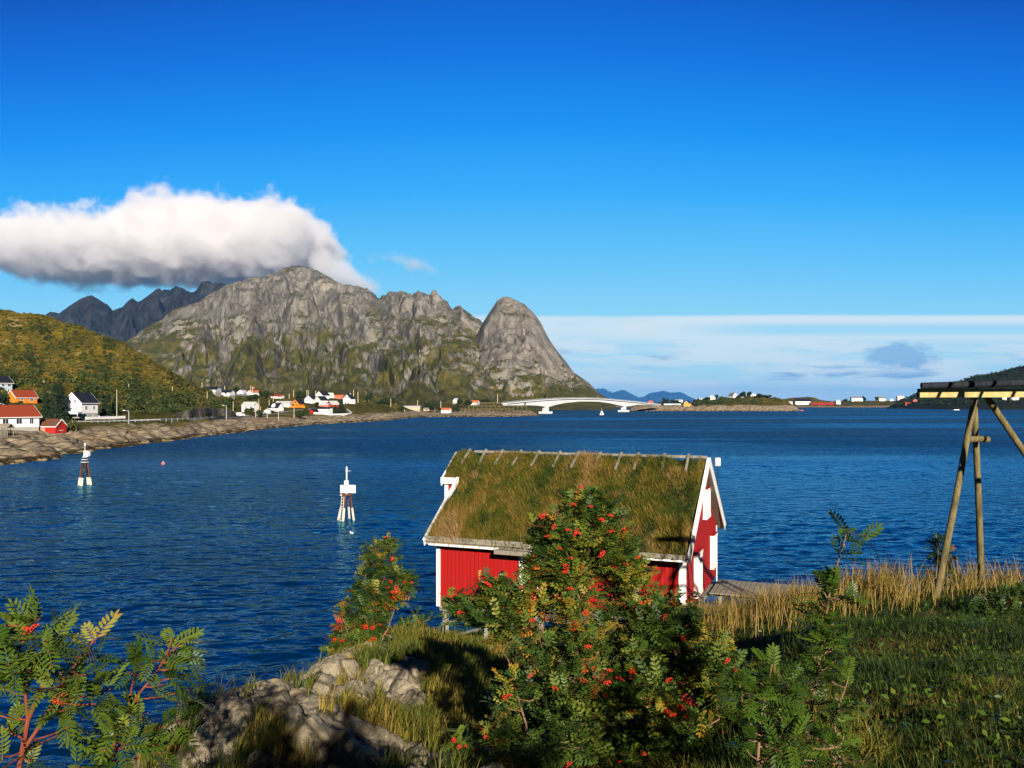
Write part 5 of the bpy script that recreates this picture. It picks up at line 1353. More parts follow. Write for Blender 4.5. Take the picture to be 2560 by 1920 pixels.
def cottage(label, S, px, py, w, d, h, rh, yaw, wall, roof, wins=(), fine=False, Y=None, z=None, over=.35, dormer=None, chimney=None, found=0.0, cat="house", name="house", door=None, trim='white', sink=3.0, group=None):
    """ridge along local x; front is local -y; h wall height, rh roof rise"""
    if Y is None: Y, zz = pick(S, px, py)
    zb = CH - (py - HY) / F * Y if z is None else z
    Y += .5 * (abs(w * math.sin(R(yaw))) + abs(d * math.cos(R(yaw))))      # py is the foot of the wall nearest the eye
    root = empty(name, ((px - CX) / F * Y, Y, zb), R(yaw), label, cat, group)
    W, D = w / 2, d / 2
    MB().prism([(-W, -D, found), (-W, D, found), (-W, D, h), (-W, 0, h + rh - .02), (-W, -D, h)], (w, 0, 0)).build("wall", WALLS[wall], root)
    MB().box((0, 0, (found - sink) / 2), (w - .1, d - .1, found + sink)).build("foundation", WALLS['stone'], root)
    t = .22; sl = rh / D; o = over
    rf = MB().prism([(-W - o, -D - o, h - sl * o), (-W - o, 0, h + rh), (-W - o, D + o, h - sl * o), (-W - o, D + o, h - sl * o + t), (-W - o, 0, h + rh + t), (-W - o, -D - o, h - sl * o + t)], (w + 2 * o, 0, 0)).build("roof", ROOFS[roof], root)
    if fine:
        for x in (-W - o - .03, W + o + .0):
            for s in (-1, 1):
                MB().prism([(x, s * (D + o), h - sl * o - .15), (x, 0, h + rh - .15), (x, 0, h + rh + t + .02), (x, s * (D + o), h - sl * o + t + .02)], (.06, 0, 0)).build("barge_board", WALLS[trim], root)
        MB().box((0, -D - o - .03, h - sl * o + t / 2 - .05), (w + 2 * o, .06, .2)).build("fascia", WALLS[trim], root)
    for wn_ in wins:
        face, u, zc, ww, wh = wn_[:5]
        if face == 'f': c, sx_, sy_ = Vector((u, -D, zc)), (ww, wh), 'f'
        elif face == 'l': c = Vector((-W, u, zc))
        else: c = Vector((W, u, zc))
        sg = -1 if face == 'l' else 1
        if face == 'f':
            fr = MB()
            if fine:
                for q in (-ww / 2, ww / 2): fr.box(c + Vector((q, -.03, 0)), (.10, .08, wh + .1))
                for q in (-wh / 2, wh / 2): fr.box(c + Vector((0, -.033, q)), (ww + .1, .085, .10))
                fr.box(c + Vector((0, -.028, 0)), (.06, .07, wh))
                f_ = fr.build("window", WALLS[trim], root); MB().box(c + Vector((0, -.008, 0)), (ww, .03, wh)).build("pane", DARKWIN, f_)
            else: MB().box(c, (ww, .08, wh)).build("window", DARKWIN, root)
        else:
            if fine:
                fr = MB()
                for q in (-ww / 2, ww / 2): fr.box(c + Vector((.03 * sg, q, 0)), (.08, .10, wh + .1))
                for q in (-wh / 2, wh / 2): fr.box(c + Vector((.033 * sg, 0, q)), (.085, ww + .1, .10))
                fr.box(c + Vector((.028 * sg, 0, 0)), (.07, .06, wh))
                f_ = fr.build("window", WALLS[trim], root); MB().box(c + Vector((.008 * sg, 0, 0)), (.03, ww, wh)).build("pane", DARKWIN, f_)
            else: MB().box(c, (.08, ww, wh)).build("window", DARKWIN, root)
    if door:
        face, u, ww, wh, mt = door
        c = Vector((u, -D - .03, found + wh / 2)) if face == 'f' else Vector(((W + .03) if face == 'r' else (-W - .03), u, found + wh / 2))
        MB().box(c, (ww, .06, wh) if face == 'f' else (.06, ww, wh)).build("door", WALLS[mt], root)
    if dormer is not None:
        u, dw, dh = dormer
        MB().prism([(u - dw / 2, -D - .05, h - .3), (u + dw / 2, -D - .05, h - .3), (u + dw / 2, -D - .05, h + dh * .45), (u, -D - .05, h + dh), (u - dw / 2, -D - .05, h + dh * .45)], (0, D * .8, 0)).build("dormer", WALLS[wall], root)
    if chimney is not None:
        MB().box((chimney, 0, h + rh + .35), (.6, .6, 1.3)).build("chimney", WALLS['grey'], rf)
    return root

# ---- the near shore on the left
wh_ = cottage("white house with black roof on a grey stone basement beside dark spruces", Lsurf, 203, 1047, 8.6, 7.0, 5.9, 3.3, 79, 'white', 'black',
        [('l', -1.0, 6.2, .8, 1.1), ('l', 1.0, 6.2, .8, 1.1), ('l', -1.1, 3.6, .5, 1.0), ('f', -1.9, 3.9, 1.3, 1.2), ('f', 2.1, 3.9, 1.2, 1.2), ('f', -1.9, .9, .9, .9), ('f', 2.1, .9, .9, .9)], True, over=.5, found=1.9, sink=4)
MB().box((-5.6, -.4, 2.2), (2.6, 8.4, 1.0)).build("balcony", WALLS['white'], wh_)
MB().box((-5.0, 3.9, 4.2), (.2, 1.2, 3.0)).build("side_panel", WALLS['blue'], wh_)
for y in (-3.8, 0, 3.6): MB().box((-6.6, y, .2), (.18, .18, 3.2)).build("balcony_post", WALLS['white'], wh_)
st = MB()
for i in range(6): st.box((5.0 + .0, -2.6 - i * .35 + 1.5, .2 + i * .3), (1.2, .36, .3 + .02 * i))
MB().prism([(5.2, -3.4, -.4), (5.2, .2, 1.3), (5.2, .2, 2.6), (5.2, -3.4, .9)], (.12, 0, 0)).build("stair_railing", WALLS['white'], wh_)
st.build("stairs", WALLS['stone'], wh_)
cottage("orange house with red roof on the slope at the far left", Lsurf, 55, 1012, 8.2, 6.0, 2.9, 2.6, 62, 'orange', 'red', [('f', 1.9, 1.9, 1.3, 1.1), ('f', -1.8, 2.0, 1.0, .8)], True, found=.5, over=.4)
cottage("long white house with red tiled roof cut by the left edge", Lsurf, 0, 1080, 17.5, 8.5, 4.2, 3.0, 58, 'white', 'red', [('f', 6.6, 2.7, 1.1, 1.6), ('f', 3.1, 2.7, 1.6, 1.5), ('f', -.6, 2.7, 1.6, 1.5), ('f', -4.4, 2.7, 1.6, 1.5), ('f', -7.6, 2.7, 1.2, 1.5)], True, found=1.0, over=.6)
rs = cottage("small red boat shed with brown roof by the shore rocks", Lsurf, 130, 1085, 6.2, 4.4, 2.3, 1.9, -12, 'red', 'brown', [], True, over=.3, cat="shed", name="boat_shed")
MB().box((-1.75, -2.22, 1.1), (2.6, .05, 2.2)).build("faded_door", WALLS['pale'], rs)
MB().box((3.13, .1, 1.0), (.05, 1.5, .14)).build("door_bar", WALLS['white'], rs)
cottage("pale blue house with black roof cut by the left edge above the orange one", Lsurf, -8, 984, 8.5, 7.0, 4.6, 2.6, 62, 'blue', 'black', [('f', 3.0, 3.6, 1.4, 1.2), ('f', .5, 3.6, 1.2, 1.2), ('f', 3.0, 1.2, 1.4, 1.2)], True, over=.5, found=.3)
yk, zk = pick(Lsurf, 14, 1092)
sh = empty("drying_shed", ((12 - CX) / F * yk, yk, zk), R(-10), "open grey slatted shed with weathered boards at the left edge of the shore", "shed")
for x in (-1.7, -.85, 0, .85, 1.7):
    for y in (-1.0, 1.0): MB().box((x, y, 1.2), (.13, .13, 2.8)).build("post", GREYWOOD, sh)
for i in range(9): MB().box((-1.7 + i * .42, -1.08, 1.1 + .1 * (i % 2)), (.17, .03, 1.9)).build("slat", GREYWOOD, sh)
MB().prism([(-1.95, -1.3, 2.3), (-1.95, 0, 3.3), (-1.95, 1.3, 2.3), (-1.95, 1.3, 2.4), (-1.95, 0, 3.42), (-1.95, -1.3, 2.4)], (3.9, 0, 0)).build("roof", GREYWOOD, sh)
MB().box((0, 0, 2.35), (3.7, .12, .12)).build("beam", GREYWOOD, sh)

# ---- the village on the left
V = lambda *a, **k: cottage(*a, **k)
V("white house with broad black roof at the left end of the upper row", Lsurf, 556, 988, 15, 8, 2.0, 1.7, -8, 'white', 'black', [('f', -4, 1.3, 1.5, .9), ('f', 0, 1.3, 1.5, .9), ('f', 4.5, 1.3, 1.5, .9)])
V("dark roofed house half sunk behind the hill shoulder", Lsurf, 525, 980, 12, 8, 1.8, 1.6, -8, 'grey', 'black')
V("small white gabled house in the upper row beside dark bushes", Lsurf, 606, 988, 7, 5.6, 2.2, 2.0, 78, 'white', 'pale', [('f', 0, 1.2, .9, .9)])
V("white house with orange roof and a flagpole before it in the upper row", Lsurf, 634, 988, 9, 5.5, 2.4, 1.7, 62, 'white', 'orange', [('l', 0, 1.4, 1.2, .9)])
V("low white house with red roof standing alone on the upper slope", Lsurf, 693, 996, 9.5, 6, 1.7, 1.3, -10, 'white', 'red', [('f', 3, .9, 1.2, .8)])
V("tall pale roofed white house left of the black roofed one", Lsurf, 626, 1031, 8.4, 6.6, 4.4, 2.1, -14, 'white', 'pale', [('f', 2.2, 1.5, .9, .9), ('f', -1.2, 3.4, .9, .9), ('f', 2.2, 3.4, .9, .9), ('f', -1.2, 1.5, .9, .9)])
V("white house with black roof and a pointed white dormer in the middle", Lsurf, 690, 1029, 7.2, 6.5, 2.6, 3.0, -20, 'white', 'black', [('f', -2.2, 1.5, .7, .7), ('f', 0, 1.5, .7, .7), ('f', 2.2, 1.5, .7, .7)], dormer=(0, 2.4, 2.6), chimney=1.6)
V("small white garage in front of the house with the dormer", Lsurf, 671, 1034, 3.2, 4, 1.7, 1.0, 75, 'white', 'pale', [], cat="garage", name="garage")
V("long grey white building behind the orange house", Lsurf, 711, 1018, 11, 6, 2.9, 1.2, -12, 'grey', 'pale')
oh = V("bright orange timber house with black roof and a fenced terrace", Lsurf, 745, 1018, 7.0, 6.0, 3.0, 2.8, 72, 'orange', 'black', [('l', 0, 3.7, 1.1, 1.2), ('l', -1.5, 1.5, 1.0, 1.0), ('l', 1.4, 1.5, 1.2, 1.2)], over=.6)
MB().prism([(-5.2, 1.2, 0), (-5.2, 6.2, 0), (-5.2, 6.2, 1.6), (-5.2, 3.7, 3.2), (-5.2, 1.2, 1.6)], (4.4, 0, 0)).build("wing", WALLS['orange'], oh)
MB().prism([(-5.5, .8, 1.5), (-5.5, 3.7, 3.4), (-5.5, 6.6, 1.5), (-5.5, 6.6, 1.7), (-5.5, 3.7, 3.65), (-5.5, .8, 1.7)], (4.9, 0, 0)).build("wing_roof", ROOFS['black'], oh)
MB().box((-6.4, -1.2, .2), (.15, 17, 1.3)).build("terrace_fence", WALLS['orange'], oh)
V("white gabled house immediately right of the orange house", Lsurf, 779, 1009, 8, 7.4, 3.7, 2.9, 66, 'white', 'black', [('l', -1.4, 2.2, .9, .9), ('l', 1.4, 2.2, .9, .9), ('f', 0, 2, .9, 1)])
V("bluish white house with black roof in the middle of the white cluster", Lsurf, 803, 1014, 8, 6, 4.2, 2.8, 62, 'white', 'black', [('f', -1.5, 2.3, .9, .9), ('f', 2, 2.3, .9, .9)])
V("biggest white gable at the top of the white cluster", Lsurf, 806, 997, 9, 8.6, 3.2, 3.6, 62, 'white', 'black', [('l', 0, 3.5, 1, 1), ('f', -2, 1.8, 1, .9)])
pv = V("little white pavilion with a pointed roof beside the biggest gable", Lsurf, 826, 995, 5.6, 4.0, 1.8, 2.9, 50, 'white', 'pale')
V("pink red house with a low roof between the pavilion and the tall gable", Lsurf, 848, 997, 9, 5, 2.2, 1.3, -10, 'pink', 'orange')
V("tall white gable with black windows at the right end of the village", Lsurf, 873, 1010, 6.4, 7.2, 4.3, 3.4, 66, 'white', 'black', [('l', -1.3, 5.0, .9, .9), ('l', 1.3, 5.0, .9, .9), ('l', -1.4, 2.8, .8, .8), ('l', -1.3, .8, 1.2, 1.1), ('l', 1.3, .8, 1.4, 1.1), ('f', 0, 2.2, .8, .9)], chimney=1.5)
V("red and white house half hidden by the dark village spruce", Lsurf, 832, 1018, 8, 6, 2.0, 2.6, 58, 'red', 'pale', [('l', 0, 1.4, 1.1, 1.0)], trim='white')
V("low red shed with white front under the white cluster", Lsurf, 812, 1017, 7, 4, 1.3, .9, -14, 'pink', 'pale', cat="shed", name="shed")
V("long low white building with black roof by the shore", Lsurf, 812, 1034, 8.6, 6, 3.3, .7, -16, 'white', 'black', [('f', -1, 1, .9, .6)], over=.5)
V("red shed with rounded front beside the long low white building", Lsurf, 785, 1035, 5, 3.4, 1.9, 1.4, 64, 'red', 'black', cat="shed", name="shed")
V("white shed with orange roof alone on the spit shore", Lsurf, 1116, 1033, 8.2, 6, 3.0, 1.8, -14, 'white', 'orange', [], cat="shed", name="shed")
V("small dark red cabin on the green flat behind the spit", Lsurf, 1042, 1027, 6, 4, 1.6, 1.2, -12, 'red', 'black', [('f', .8, .8, 1.6, .7)], cat="cabin", name="cabin")
V("long pale building with light grey roof at the start of the spit", Lsurf, 1028, 1024, 18, 7, 2.2, 1.3, -4, 'tan', 'pale')
V("tan cabin beside the dark bushes behind the spit", Lsurf, 1067, 1027, 6, 4, 1.6, 1.2, -4, 'tan', 'grey', [('f', 0, .9, 1.6, .7)], cat="cabin", name="cabin")
V("house with orange roof above the fish racks on the spit", Lsurf, 1187, 1013, 9, 6, 3.2, 2.0, -20, 'white', 'orange', [('f', 1, 1.6, 1.4, 1)])
V("white gabled house showing its roof edge between bushes on the spit", Lsurf, 1141, 1007, 8, 6, 2.6, 2.8, 70, 'grey', 'pale')

# ---- beyond the bridge and on the islet
V("yellow gabled boathouse with black roof at the water right of the bridge", Rsurf, 1719, 1016, 12, 8.0, 4.6, 3.6, 62, 'yellow', 'black', [('l', 0, 4.4, 2.0, .8)], z=None)
V("long black roofed shed joined to the quay left of the yellow boathouse", Rsurf, 1680, 1013, 26, 8, 2.8, 2.2, -4, 'grey', 'black', cat="shed", name="shed")
V("white cottage among trees at the right end of the bridge", Rsurf, 1662, 1009, 7, 5, 2.2, 1.6, -8, 'white', 'pale')
V("pinkish house right where the bridge lands", Rsurf, 1627, 1009, 7.5, 6, 3.0, 2.0, 60, 'pink', 'orange')
V("low white house with flat roof up behind the black shed", Rsurf, 1697, 1004, 12, 6, 2.0, 1.2, -4, 'white', 'pale')
V("white house with a leafy tree on the left of the islet top", Rsurf, 1781, 1000, 9, 7, 4.4, 3.0, 62, 'white', 'pale', [('l', 0, 3, 1, 1)])
V("white gabled house with grey roof on the islet ridge", Rsurf, 1832, 995, 11, 8, 4.0, 4.0, 116, 'white', 'grey', [('r', 0, 3.5, 1, 1)])
V("small white annex below the trees of the islet ridge", Rsurf, 1854, 997, 5, 4, 2.6, 1.2, -8, 'white', 'pale', cat="annex", name="annex")
V("broad white house right of the trees on the islet top", Rsurf, 1883, 993, 9.5, 10, 3.0, 2.8, 84, 'white', 'pale', [('l', 2, 1.6, 1.2, 1)])
V("small white shed on the left slope of the islet", Rsurf, 1753, 1001, 5, 4, 2.2, 1.2, -8, 'white', 'pale', cat="shed", name="shed")
fs_ = [("white barn with black roof behind the right end of the islet", 2006, 1013, 36, 16, 10, 6, -10, 'white', 'black', "barn"),
 ("white lean-to beside the black roofed barn", 1975, 1013, 10, 10, 6, 3, -10, 'white', 'pale', "shed"),
 ("low red boathouse right of the white barn", 2034, 1013, 14, 9, 4.2, 3, -8, 'red', 'red', "boathouse"),
 ("long dark red quay house with a row of windows", 2058, 1013, 28, 9, 4.2, 3, -4, 'red', 'red', "boathouse"),
 ("red gable with white trim at the end of the quay houses", 2079, 1013, 8, 9, 5.4, 3.4, 75, 'red', 'pale', "boathouse"),
 ("narrow white house right of the red quay houses", 2096, 1011, 11, 10, 8, 4, 70, 'white', 'pale', "house"),
 ("big white house with grey roof beside a round tree on the far shore", 2141, 1003, 27, 12, 8, 4, -6, 'white', 'grey', "house"),
 ("white house with dark roof and dark trees on the far shore", 2202, 1003, 20, 12, 7.5, 4.5, -6, 'white', 'grey', "house"),
 ("small white hut between the bigger white houses on the far shore", 2229, 1003, 10, 8, 4.5, 3, 70, 'white', 'pale', "hut"),
 ("white two storey house near the right end of the far shore", 2250, 1001, 16, 12, 8, 4, -6, 'white', 'pale', "house"),
 ("low white house at the foot of the wooded hill", 2267, 1001, 16, 10, 4, 3, -6, 'white', 'pale', "house")]
for lb, px, py, w, d, h, rh, yaw, wl, rf, ct in fs_:
    y_, z_ = pick(Fsurf, px, py)
    V(lb, Fsurf, px, py, w, d, h, rh, yaw, wl, rf, [('f', q * w, h * .55, 1.4, 1.4) for q in (-.33, 0, .33)] if yaw < 0 else [], over=.8, cat=ct, name=ct.replace(' ', '_'))
V("red cabin in the shade under the wooded hill", Hsurf, 2268, 1012, 10, 7, 3, 2.4, -6, 'red', 'red', cat="cabin", name="cabin")
V("pinkish red gabled cabin above the shaded red one", Hsurf, 2287, 1006, 8, 8, 4, 3, 75, 'pink', 'orange', cat="cabin", name="cabin")
V("white house seen under the drying rack beam, left of the pair", Hsurf, 2511, 1003, 8, 7, 6.5, 3, 65, 'white', 'grey')
V("white house seen under the drying rack beam, right of the pair", Hsurf, 2536, 1001, 13, 8, 5.5, 3, -6, 'white', 'pale')
V("tan house at the water seen under the left half of the bridge", Fsurf, 1460, 1016, 11, 8, 4, 3, -6, 'tan', 'pale')
V("pale low house at the water seen under the right half of the bridge", Fsurf, 1534, 1014, 14, 8, 3, 2.4, -6, 'tan', 'pale')

# ------------------------------------------------------------------ bridge
WCON = mat_plain("bridge_concrete", (0.62, 0.64, 0.64, 1), 0.8, 0.15, 0.15)
A_ = np.array([(1262 - CX) / F * 850, 850.]); B_ = np.array([(1646 - CX) / F * 1160, 1160.])
def bplan(px):
    k = (px - CX) / F; d = B_ - A_
    s = (k * A_[1] - A_[0]) / (d[0] - k * d[1]); return A_ + s * d
bt = [(1262, 1007.5), (1283, 1005.5), (1330, 1001), (1364, 998.5), (1400, 996.5), (1447, 995.5), (1500, 997), (1558, 1002), (1600, 1006.5), (1646, 1011)]
bb_ = [(1262, 1014), (1283, 1013.5), (1320, 1013), (1345, 1014.5), (1358, 1016.5), (1371, 1016.5), (1385, 1012), (1410, 1007), (1447, 1003.5), (1490, 1004), (1520, 1008), (1545, 1013.5), (1553, 1015.5), (1567, 1015.5), (1590, 1012), (1615, 1012), (1646, 1015)]
bridge = empty("bridge", (0, 1000, 0), 0, "long white arched concrete bridge linking the two shores", "bridge")
ub = (B_ - A_) / np.linalg.norm(B_ - A_); nb = np.array([-ub[1], ub[0]]); vs, fs2 = [], []; rail = MB()
pxs = np.linspace(1262, 1646, 97); prev = None
for i, px in enumerate(pxs):
    p = bplan(px); zt = CH - (np.interp(px, *zip(*bt)) - HY) / F * p[1]; zb = CH - (np.interp(px, *zip(*bb_)) - HY) / F * p[1]
    for (o, z) in ((-4, zt), (4, zt), (4, zt - .8), (2.2, zt - 1.0), (2.2, zb), (-2.2, zb), (-2.2, zt - 1.0), (-4, zt - .8)):
        vs.append((p[0] + nb[0] * o, p[1] + nb[1] * o - 1000, z))
    if i:
        a, b = (i - 1) * 8, i * 8
        fs2 += [(a + k, a + (k + 1) % 8, b + (k + 1) % 8, b + k) for k in range(8)]
    q = Vector((p[0] - nb[0] * 3.8, p[1] - nb[1] * 3.8 - 1000, zt)); q2 = Vector((p[0] + nb[0] * 3.8, p[1] + nb[1] * 3.8 - 1000, zt))
    rail.box(q + Vector((0, 0, .55)), (.12, .12, 1.1))
    if prev:
        rail.beam(prev[0] + Vector((0, 0, 1.1)), q + Vector((0, 0, 1.1)), .14, .12); rail.beam(prev[0] + Vector((0, 0, .6)), q + Vector((0, 0, .6)), .10, .08); rail.beam(prev[1] + Vector((0, 0, 1.1)), q2 + Vector((0, 0, 1.1)), .14, .12)
    prev = (q, q2)
fs2 += [tuple(range(7, -1, -1)), tuple(range(len(vs) - 8, len(vs)))]
MB().add(vs, fs2).build("girder", WCON, bridge)
rail.build("railing", WALLS['grey'], bridge)
for px, hw in ((1364, 3.0), (1559, 3.0)):
    p = bplan(px); zb = CH - (np.interp(px, *zip(*bb_)) - HY) / F * p[1]
    ang = Matrix.Rotation(math.atan2(ub[1], ub[0]), 3, 'Z')
    pr = MB().box((p[0], p[1] - 1000, zb / 2), (hw * 2, 4.6, zb + .6), ang).build("pier", WCON, bridge)
    MB().box((p[0], p[1] - 1000, .9), (13, 10, 3.2), ang).build("footing", WCON, pr)

# ------------------------------------------------------------------ poles, lamps and wires' posts
POLE = mat_plain("pole_pale", (0.55, 0.47, 0.30, 1), 0.8, 0.25, 0.8); LAMPM = mat_plain("lamp_grey", (0.42, 0.44, 0.44, 1), 0.5, 0.1)
def pole(label, px, top, base, S=Lsurf, lamp=False, arm=False, rad=None, Y=None, group=None, mat=None):
    if Y is None: Y, _ = pick(S, px, base)
    zb = CH - (base - HY) / F * Y; H = (base - top) / F * Y
    root = empty("street_lamp" if lamp else "utility_pole", ((px - CX) / F * Y, Y, zb), 0, label, "street lamp" if lamp else "pole", group)
    rad = rad or max(.14, .00042 * Y)
    MB().tube((0, 0, -1.5), (0, 0, H), rad, rad * .75, 7).build("post", mat or (LAMPM if lamp else POLE), root)
    if lamp:
        MB().tube((0, 0, H - .1), (-1.3, -.3, H + .2), rad * .6, rad * .5, 6).build("arm", LAMPM, root)
        MB().box((-1.5, -.35, H + .15), (.8, .35, .22)).build("lamp_head", WALLS['white'], root)
    if arm: MB().box((0, 0, H - .5), (1.7, .14, .16)).build("crossarm", GREYWOOD, root)
    return root
for a in (("tall pale pole rising right of the white house's spruces", 292, 974, 1041, Lsurf, False, False),
          ("street lamp at the roadside below the tall pale pole", 322, 1027, 1063, Lsurf, True), ("short pole on the slope left of the big spruces", 110, 951, 968), ("short pole high on the slope above the white wall", 322, 960, 976),
          ("short pole on the hillside near its right end", 431, 966, 981), ("pole on the shoulder where the hill meets the sky line of roofs", 505, 956, 977), ("pole on the brown slope below the black roofed upper house", 518, 978, 999),
          ("street lamp with a round sign standing by the black car", 566, 1014, 1049, Lsurf, True), ("tall wooden pole behind the white van", 583, 1004, 1039), ("pole just right of the tall pale roofed house", 647, 997, 1028), ("thin short post beside the pole right of the pale roofed house", 651, 1016, 1028),
          ("pole at the left corner of the black roofed house with the dormer", 673, 999, 1018), ("pole behind the roof of the house with the dormer", 683, 994, 1004), ("pole at the shore below the white garage", 668, 1019, 1047), ("pale pole on the shore below the dormer house", 696, 1028, 1050),
          ("pale pole on the shore below the orange house", 735, 1017, 1045), ("pole behind the orange house's left wing", 734, 976, 993), ("short leaning post behind the orange house", 723, 984, 997), ("tall pole left of the white gabled house", 767, 975, 1006, Lsurf, False, True), ("thin pole behind the white gabled house", 771, 976, 993),
          ("pole in front of the bluish white house", 789, 977, 1018, Lsurf, False, True), ("grey chimney like mast behind the tall right gable", 884, 974, 990), ("pole right of the tall white gable", 895, 979, 1008), ("pole on the brown rise right of the village", 977, 997, 1018), ("short post near the dark bush at the end of the rise", 1011, 1016, 1029),
          ("pole behind the small dark red cabin", 1044, 1001, 1022), ("pole behind the white shed on the spit", 1102, 1002, 1022), ("tall pole above the fish racks near the bridge", 1244, 985, 1009), ("thin mast in front of the orange roofed upper house", 627, 964, 985), ("pole behind the broad black roof in the upper row", 562, 964, 978), ("short post right of the pale roofed house by the road", 639, 1028, 1044)):
    pole(*a)
pole("short street lamp above the red roof at the left edge", 10, 1010, 1028, Lsurf, True)
# flag before the orange-roofed house
yf, zf = pick(Lsurf, 631, 986); fp_ = empty("flagpole", ((631 - CX) / F * yf, yf, zf), 0, "white flagpole with a small red flag in the upper row", "flagpole")
MB().tube((0, 0, -1), (0, 0, 6.5), .16, .10, 6).build("post", WALLS['white'], fp_)
MB().prism([(.1, 0, 6.3), (1.6, .1, 6.1), (1.6, .1, 5.0), (.1, 0, 5.2)], (0, .05, 0)).build("flag", WALLS['pink'], fp_)

# ------------------------------------------------------------------ walls, fences, rail and road
def ribbon(name, pts, S, width, mat, lift=.25, kind='structure', label=None):
    P_ = []
    for px, py in pts:
        y, z = pick(S, px, py); P_.append(Vector(((px - CX) / F * y, y, CH - (py - HY) / F * y + lift)))
    Q = []
    for i in range(len(P_) - 1):
        for k in range(6): Q.append(P_[i].lerp(P_[i + 1], k / 6))
    Q.append(P_[-1]); vs = []; fs_ = []
    for i, q in enumerate(Q):
        d = (Q[min(i + 1, len(Q) - 1)] - Q[max(i - 1, 0)]); d.z = 0; d.normalize(); n = Vector((-d.y, d.x, 0)) * width / 2
        vs += [q - n, q + n, q + n - Vector((0, 0, 1.2)), q - n - Vector((0, 0, 1.2))]
        if i: a, b = (i - 1) * 4, i * 4; fs_ += [(a + k, a + (k + 1) % 4, b + (k + 1) % 4, b + k) for k in range(4)]
    fs_ += [(3, 2, 1, 0), tuple(range(len(vs) - 4, len(vs)))]
    o = MB().add(vs, fs_).build(name, mat); return tag(o, label, kind=kind)
ASPH = mat_plain("asphalt", (0.16, 0.16, 0.165, 1), 0.9, 0.2, 0.5)
ribbon("road", [(300, 1052), (420, 1049), (500, 1047), (545, 1046), (600, 1043), (650, 1040), (690, 1034), (720, 1028), (750, 1024), (790, 1021)], Lsurf, 6.0, ASPH)
def low_wall(name, label, cat, pts, S, h, th, mat, posts=0, rails=None):
    P_ = [];
    for px, py in pts:
        y, z = pick(S, px, py); P_.append(Vector(((px - CX) / F * y, y, CH - (py - HY) / F * y)))
    o = P_[0].copy(); root = empty(name, o, 0, label, cat)
    if rails:
        b = MB()
        for zz in rails:
            for i in range(len(P_) - 1): b.beam(P_[i] - o + Vector((0, 0, zz)), P_[i + 1] - o + Vector((0, 0, zz)), .08, .30)
        b.build("rail", mat, root)
        for i in range(len(P_) - 1):
            n = posts
            for k in range(n): MB().box(P_[i].lerp(P_[i + 1], k / n) - o + Vector((0, .1, h / 2 - .4)), (.16, .16, h + .8)).build("post", mat, root)
    else:
        b = MB()
        for i in range(len(P_) - 1): b.beam(P_[i] - o + Vector((0, 0, h / 2 - .6)), P_[i + 1] - o + Vector((0, 0, h / 2 - .6)), th, h + 1.2)
        b.build("panel", mat, root)
    return root
low_wall("garden_wall", "long low white wall in front of the white house with black roof", "wall", [(214, 1050), (313, 1047)], Lsurf, 1.1, .3, WALLS['white'])
low_wall("guard_rail", "grey steel guard rail along the shore road", "guard rail", [(180, 1058), (260, 1057), (322, 1055), (400, 1052), (470, 1049), (543, 1045)], Lsurf, .9, .1, LAMPM, 5, (.55,))
low_wall("picket_fence", "long white fence along the upper row of houses", "fence", [(560, 992), (590, 990), (618, 988)], Lsurf, 1.4, .2, WALLS['white'])
low_wall("picket_fence", "row of short pale posts by the road right of the white van", "fence", [(612, 1042), (655, 1039)], Lsurf, 1.0, .1, POLE, 12, (.7,))
low_wall("garden_wall", "white garden wall curving round the long low building by the shore", "wall", [(784, 1035), (826, 1039), (866, 1038), (879, 1034), (867, 1026)], Lsurf, 1.2, .3, WALLS['white'])
low_wall("garden_wall", "short white wall beside the white garage", "wall", [(648, 1035), (665, 1034)], Lsurf, 1.0, .3, WALLS['white'])
# rock face cut beside the road
rpx = np.arange(425, 602, 1.5); yb = np.array([pick(Lsurf, p, 1045)[0] for p in rpx]) + 3; kk = np.ones(9) / 9
yb = np.convolve(np.pad(yb, 4, mode='edge'), kk, 'valid')
topy = np.interp(rpx, [425, 440, 470, 500, 520, 545, 565, 585, 601], [1046, 1034, 1026, 1020, 1019, 1022, 1022, 1028, 1046]) + fbm(rpx / 9, rpx * 0, 3, 801) * 4
tt_ = np.concatenate([np.linspace(0, 1, 26), [1.2, 1.6]])[:, None]
zt_ = CH - (topy - HY) / F * yb; zb_ = CH - (1049 - HY) / F * yb
ZZ = zb_[None] + (zt_ - zb_)[None] * np.minimum(tt_, 1); YY = yb[None] + np.where(tt_ > 1, (tt_ - 1) * 14, tt_ * 2.0); XX = (rpx - CX)[None] / F * YY
YY = YY - (np.abs(fbm(XX / 3.0, ZZ / 9.0, 5, 803)) * 4.2 + ridged(XX / 1.6, ZZ / 6, 3, 805) * 1.0) * np.clip(tt_ * 5, 0, 1) * (tt_ <= 1)
cliff = link_mesh("rock_cliff", grid_mesh("rock_cliff", XX, YY, ZZ - np.where(tt_ > 1, 1.0, 0), mat_rockface("cut_rock", (0.055, 0.05, 0.042, 1), (0.12, 0.11, 0.09, 1), (0.17, 0.15, 0.115, 1), (0.06, 0.06, 0.014, 1), (0.11, 0.085, 0.02, 1), 14.0, .55, .85, 5, 12)))
tag(cliff, kind='structure')

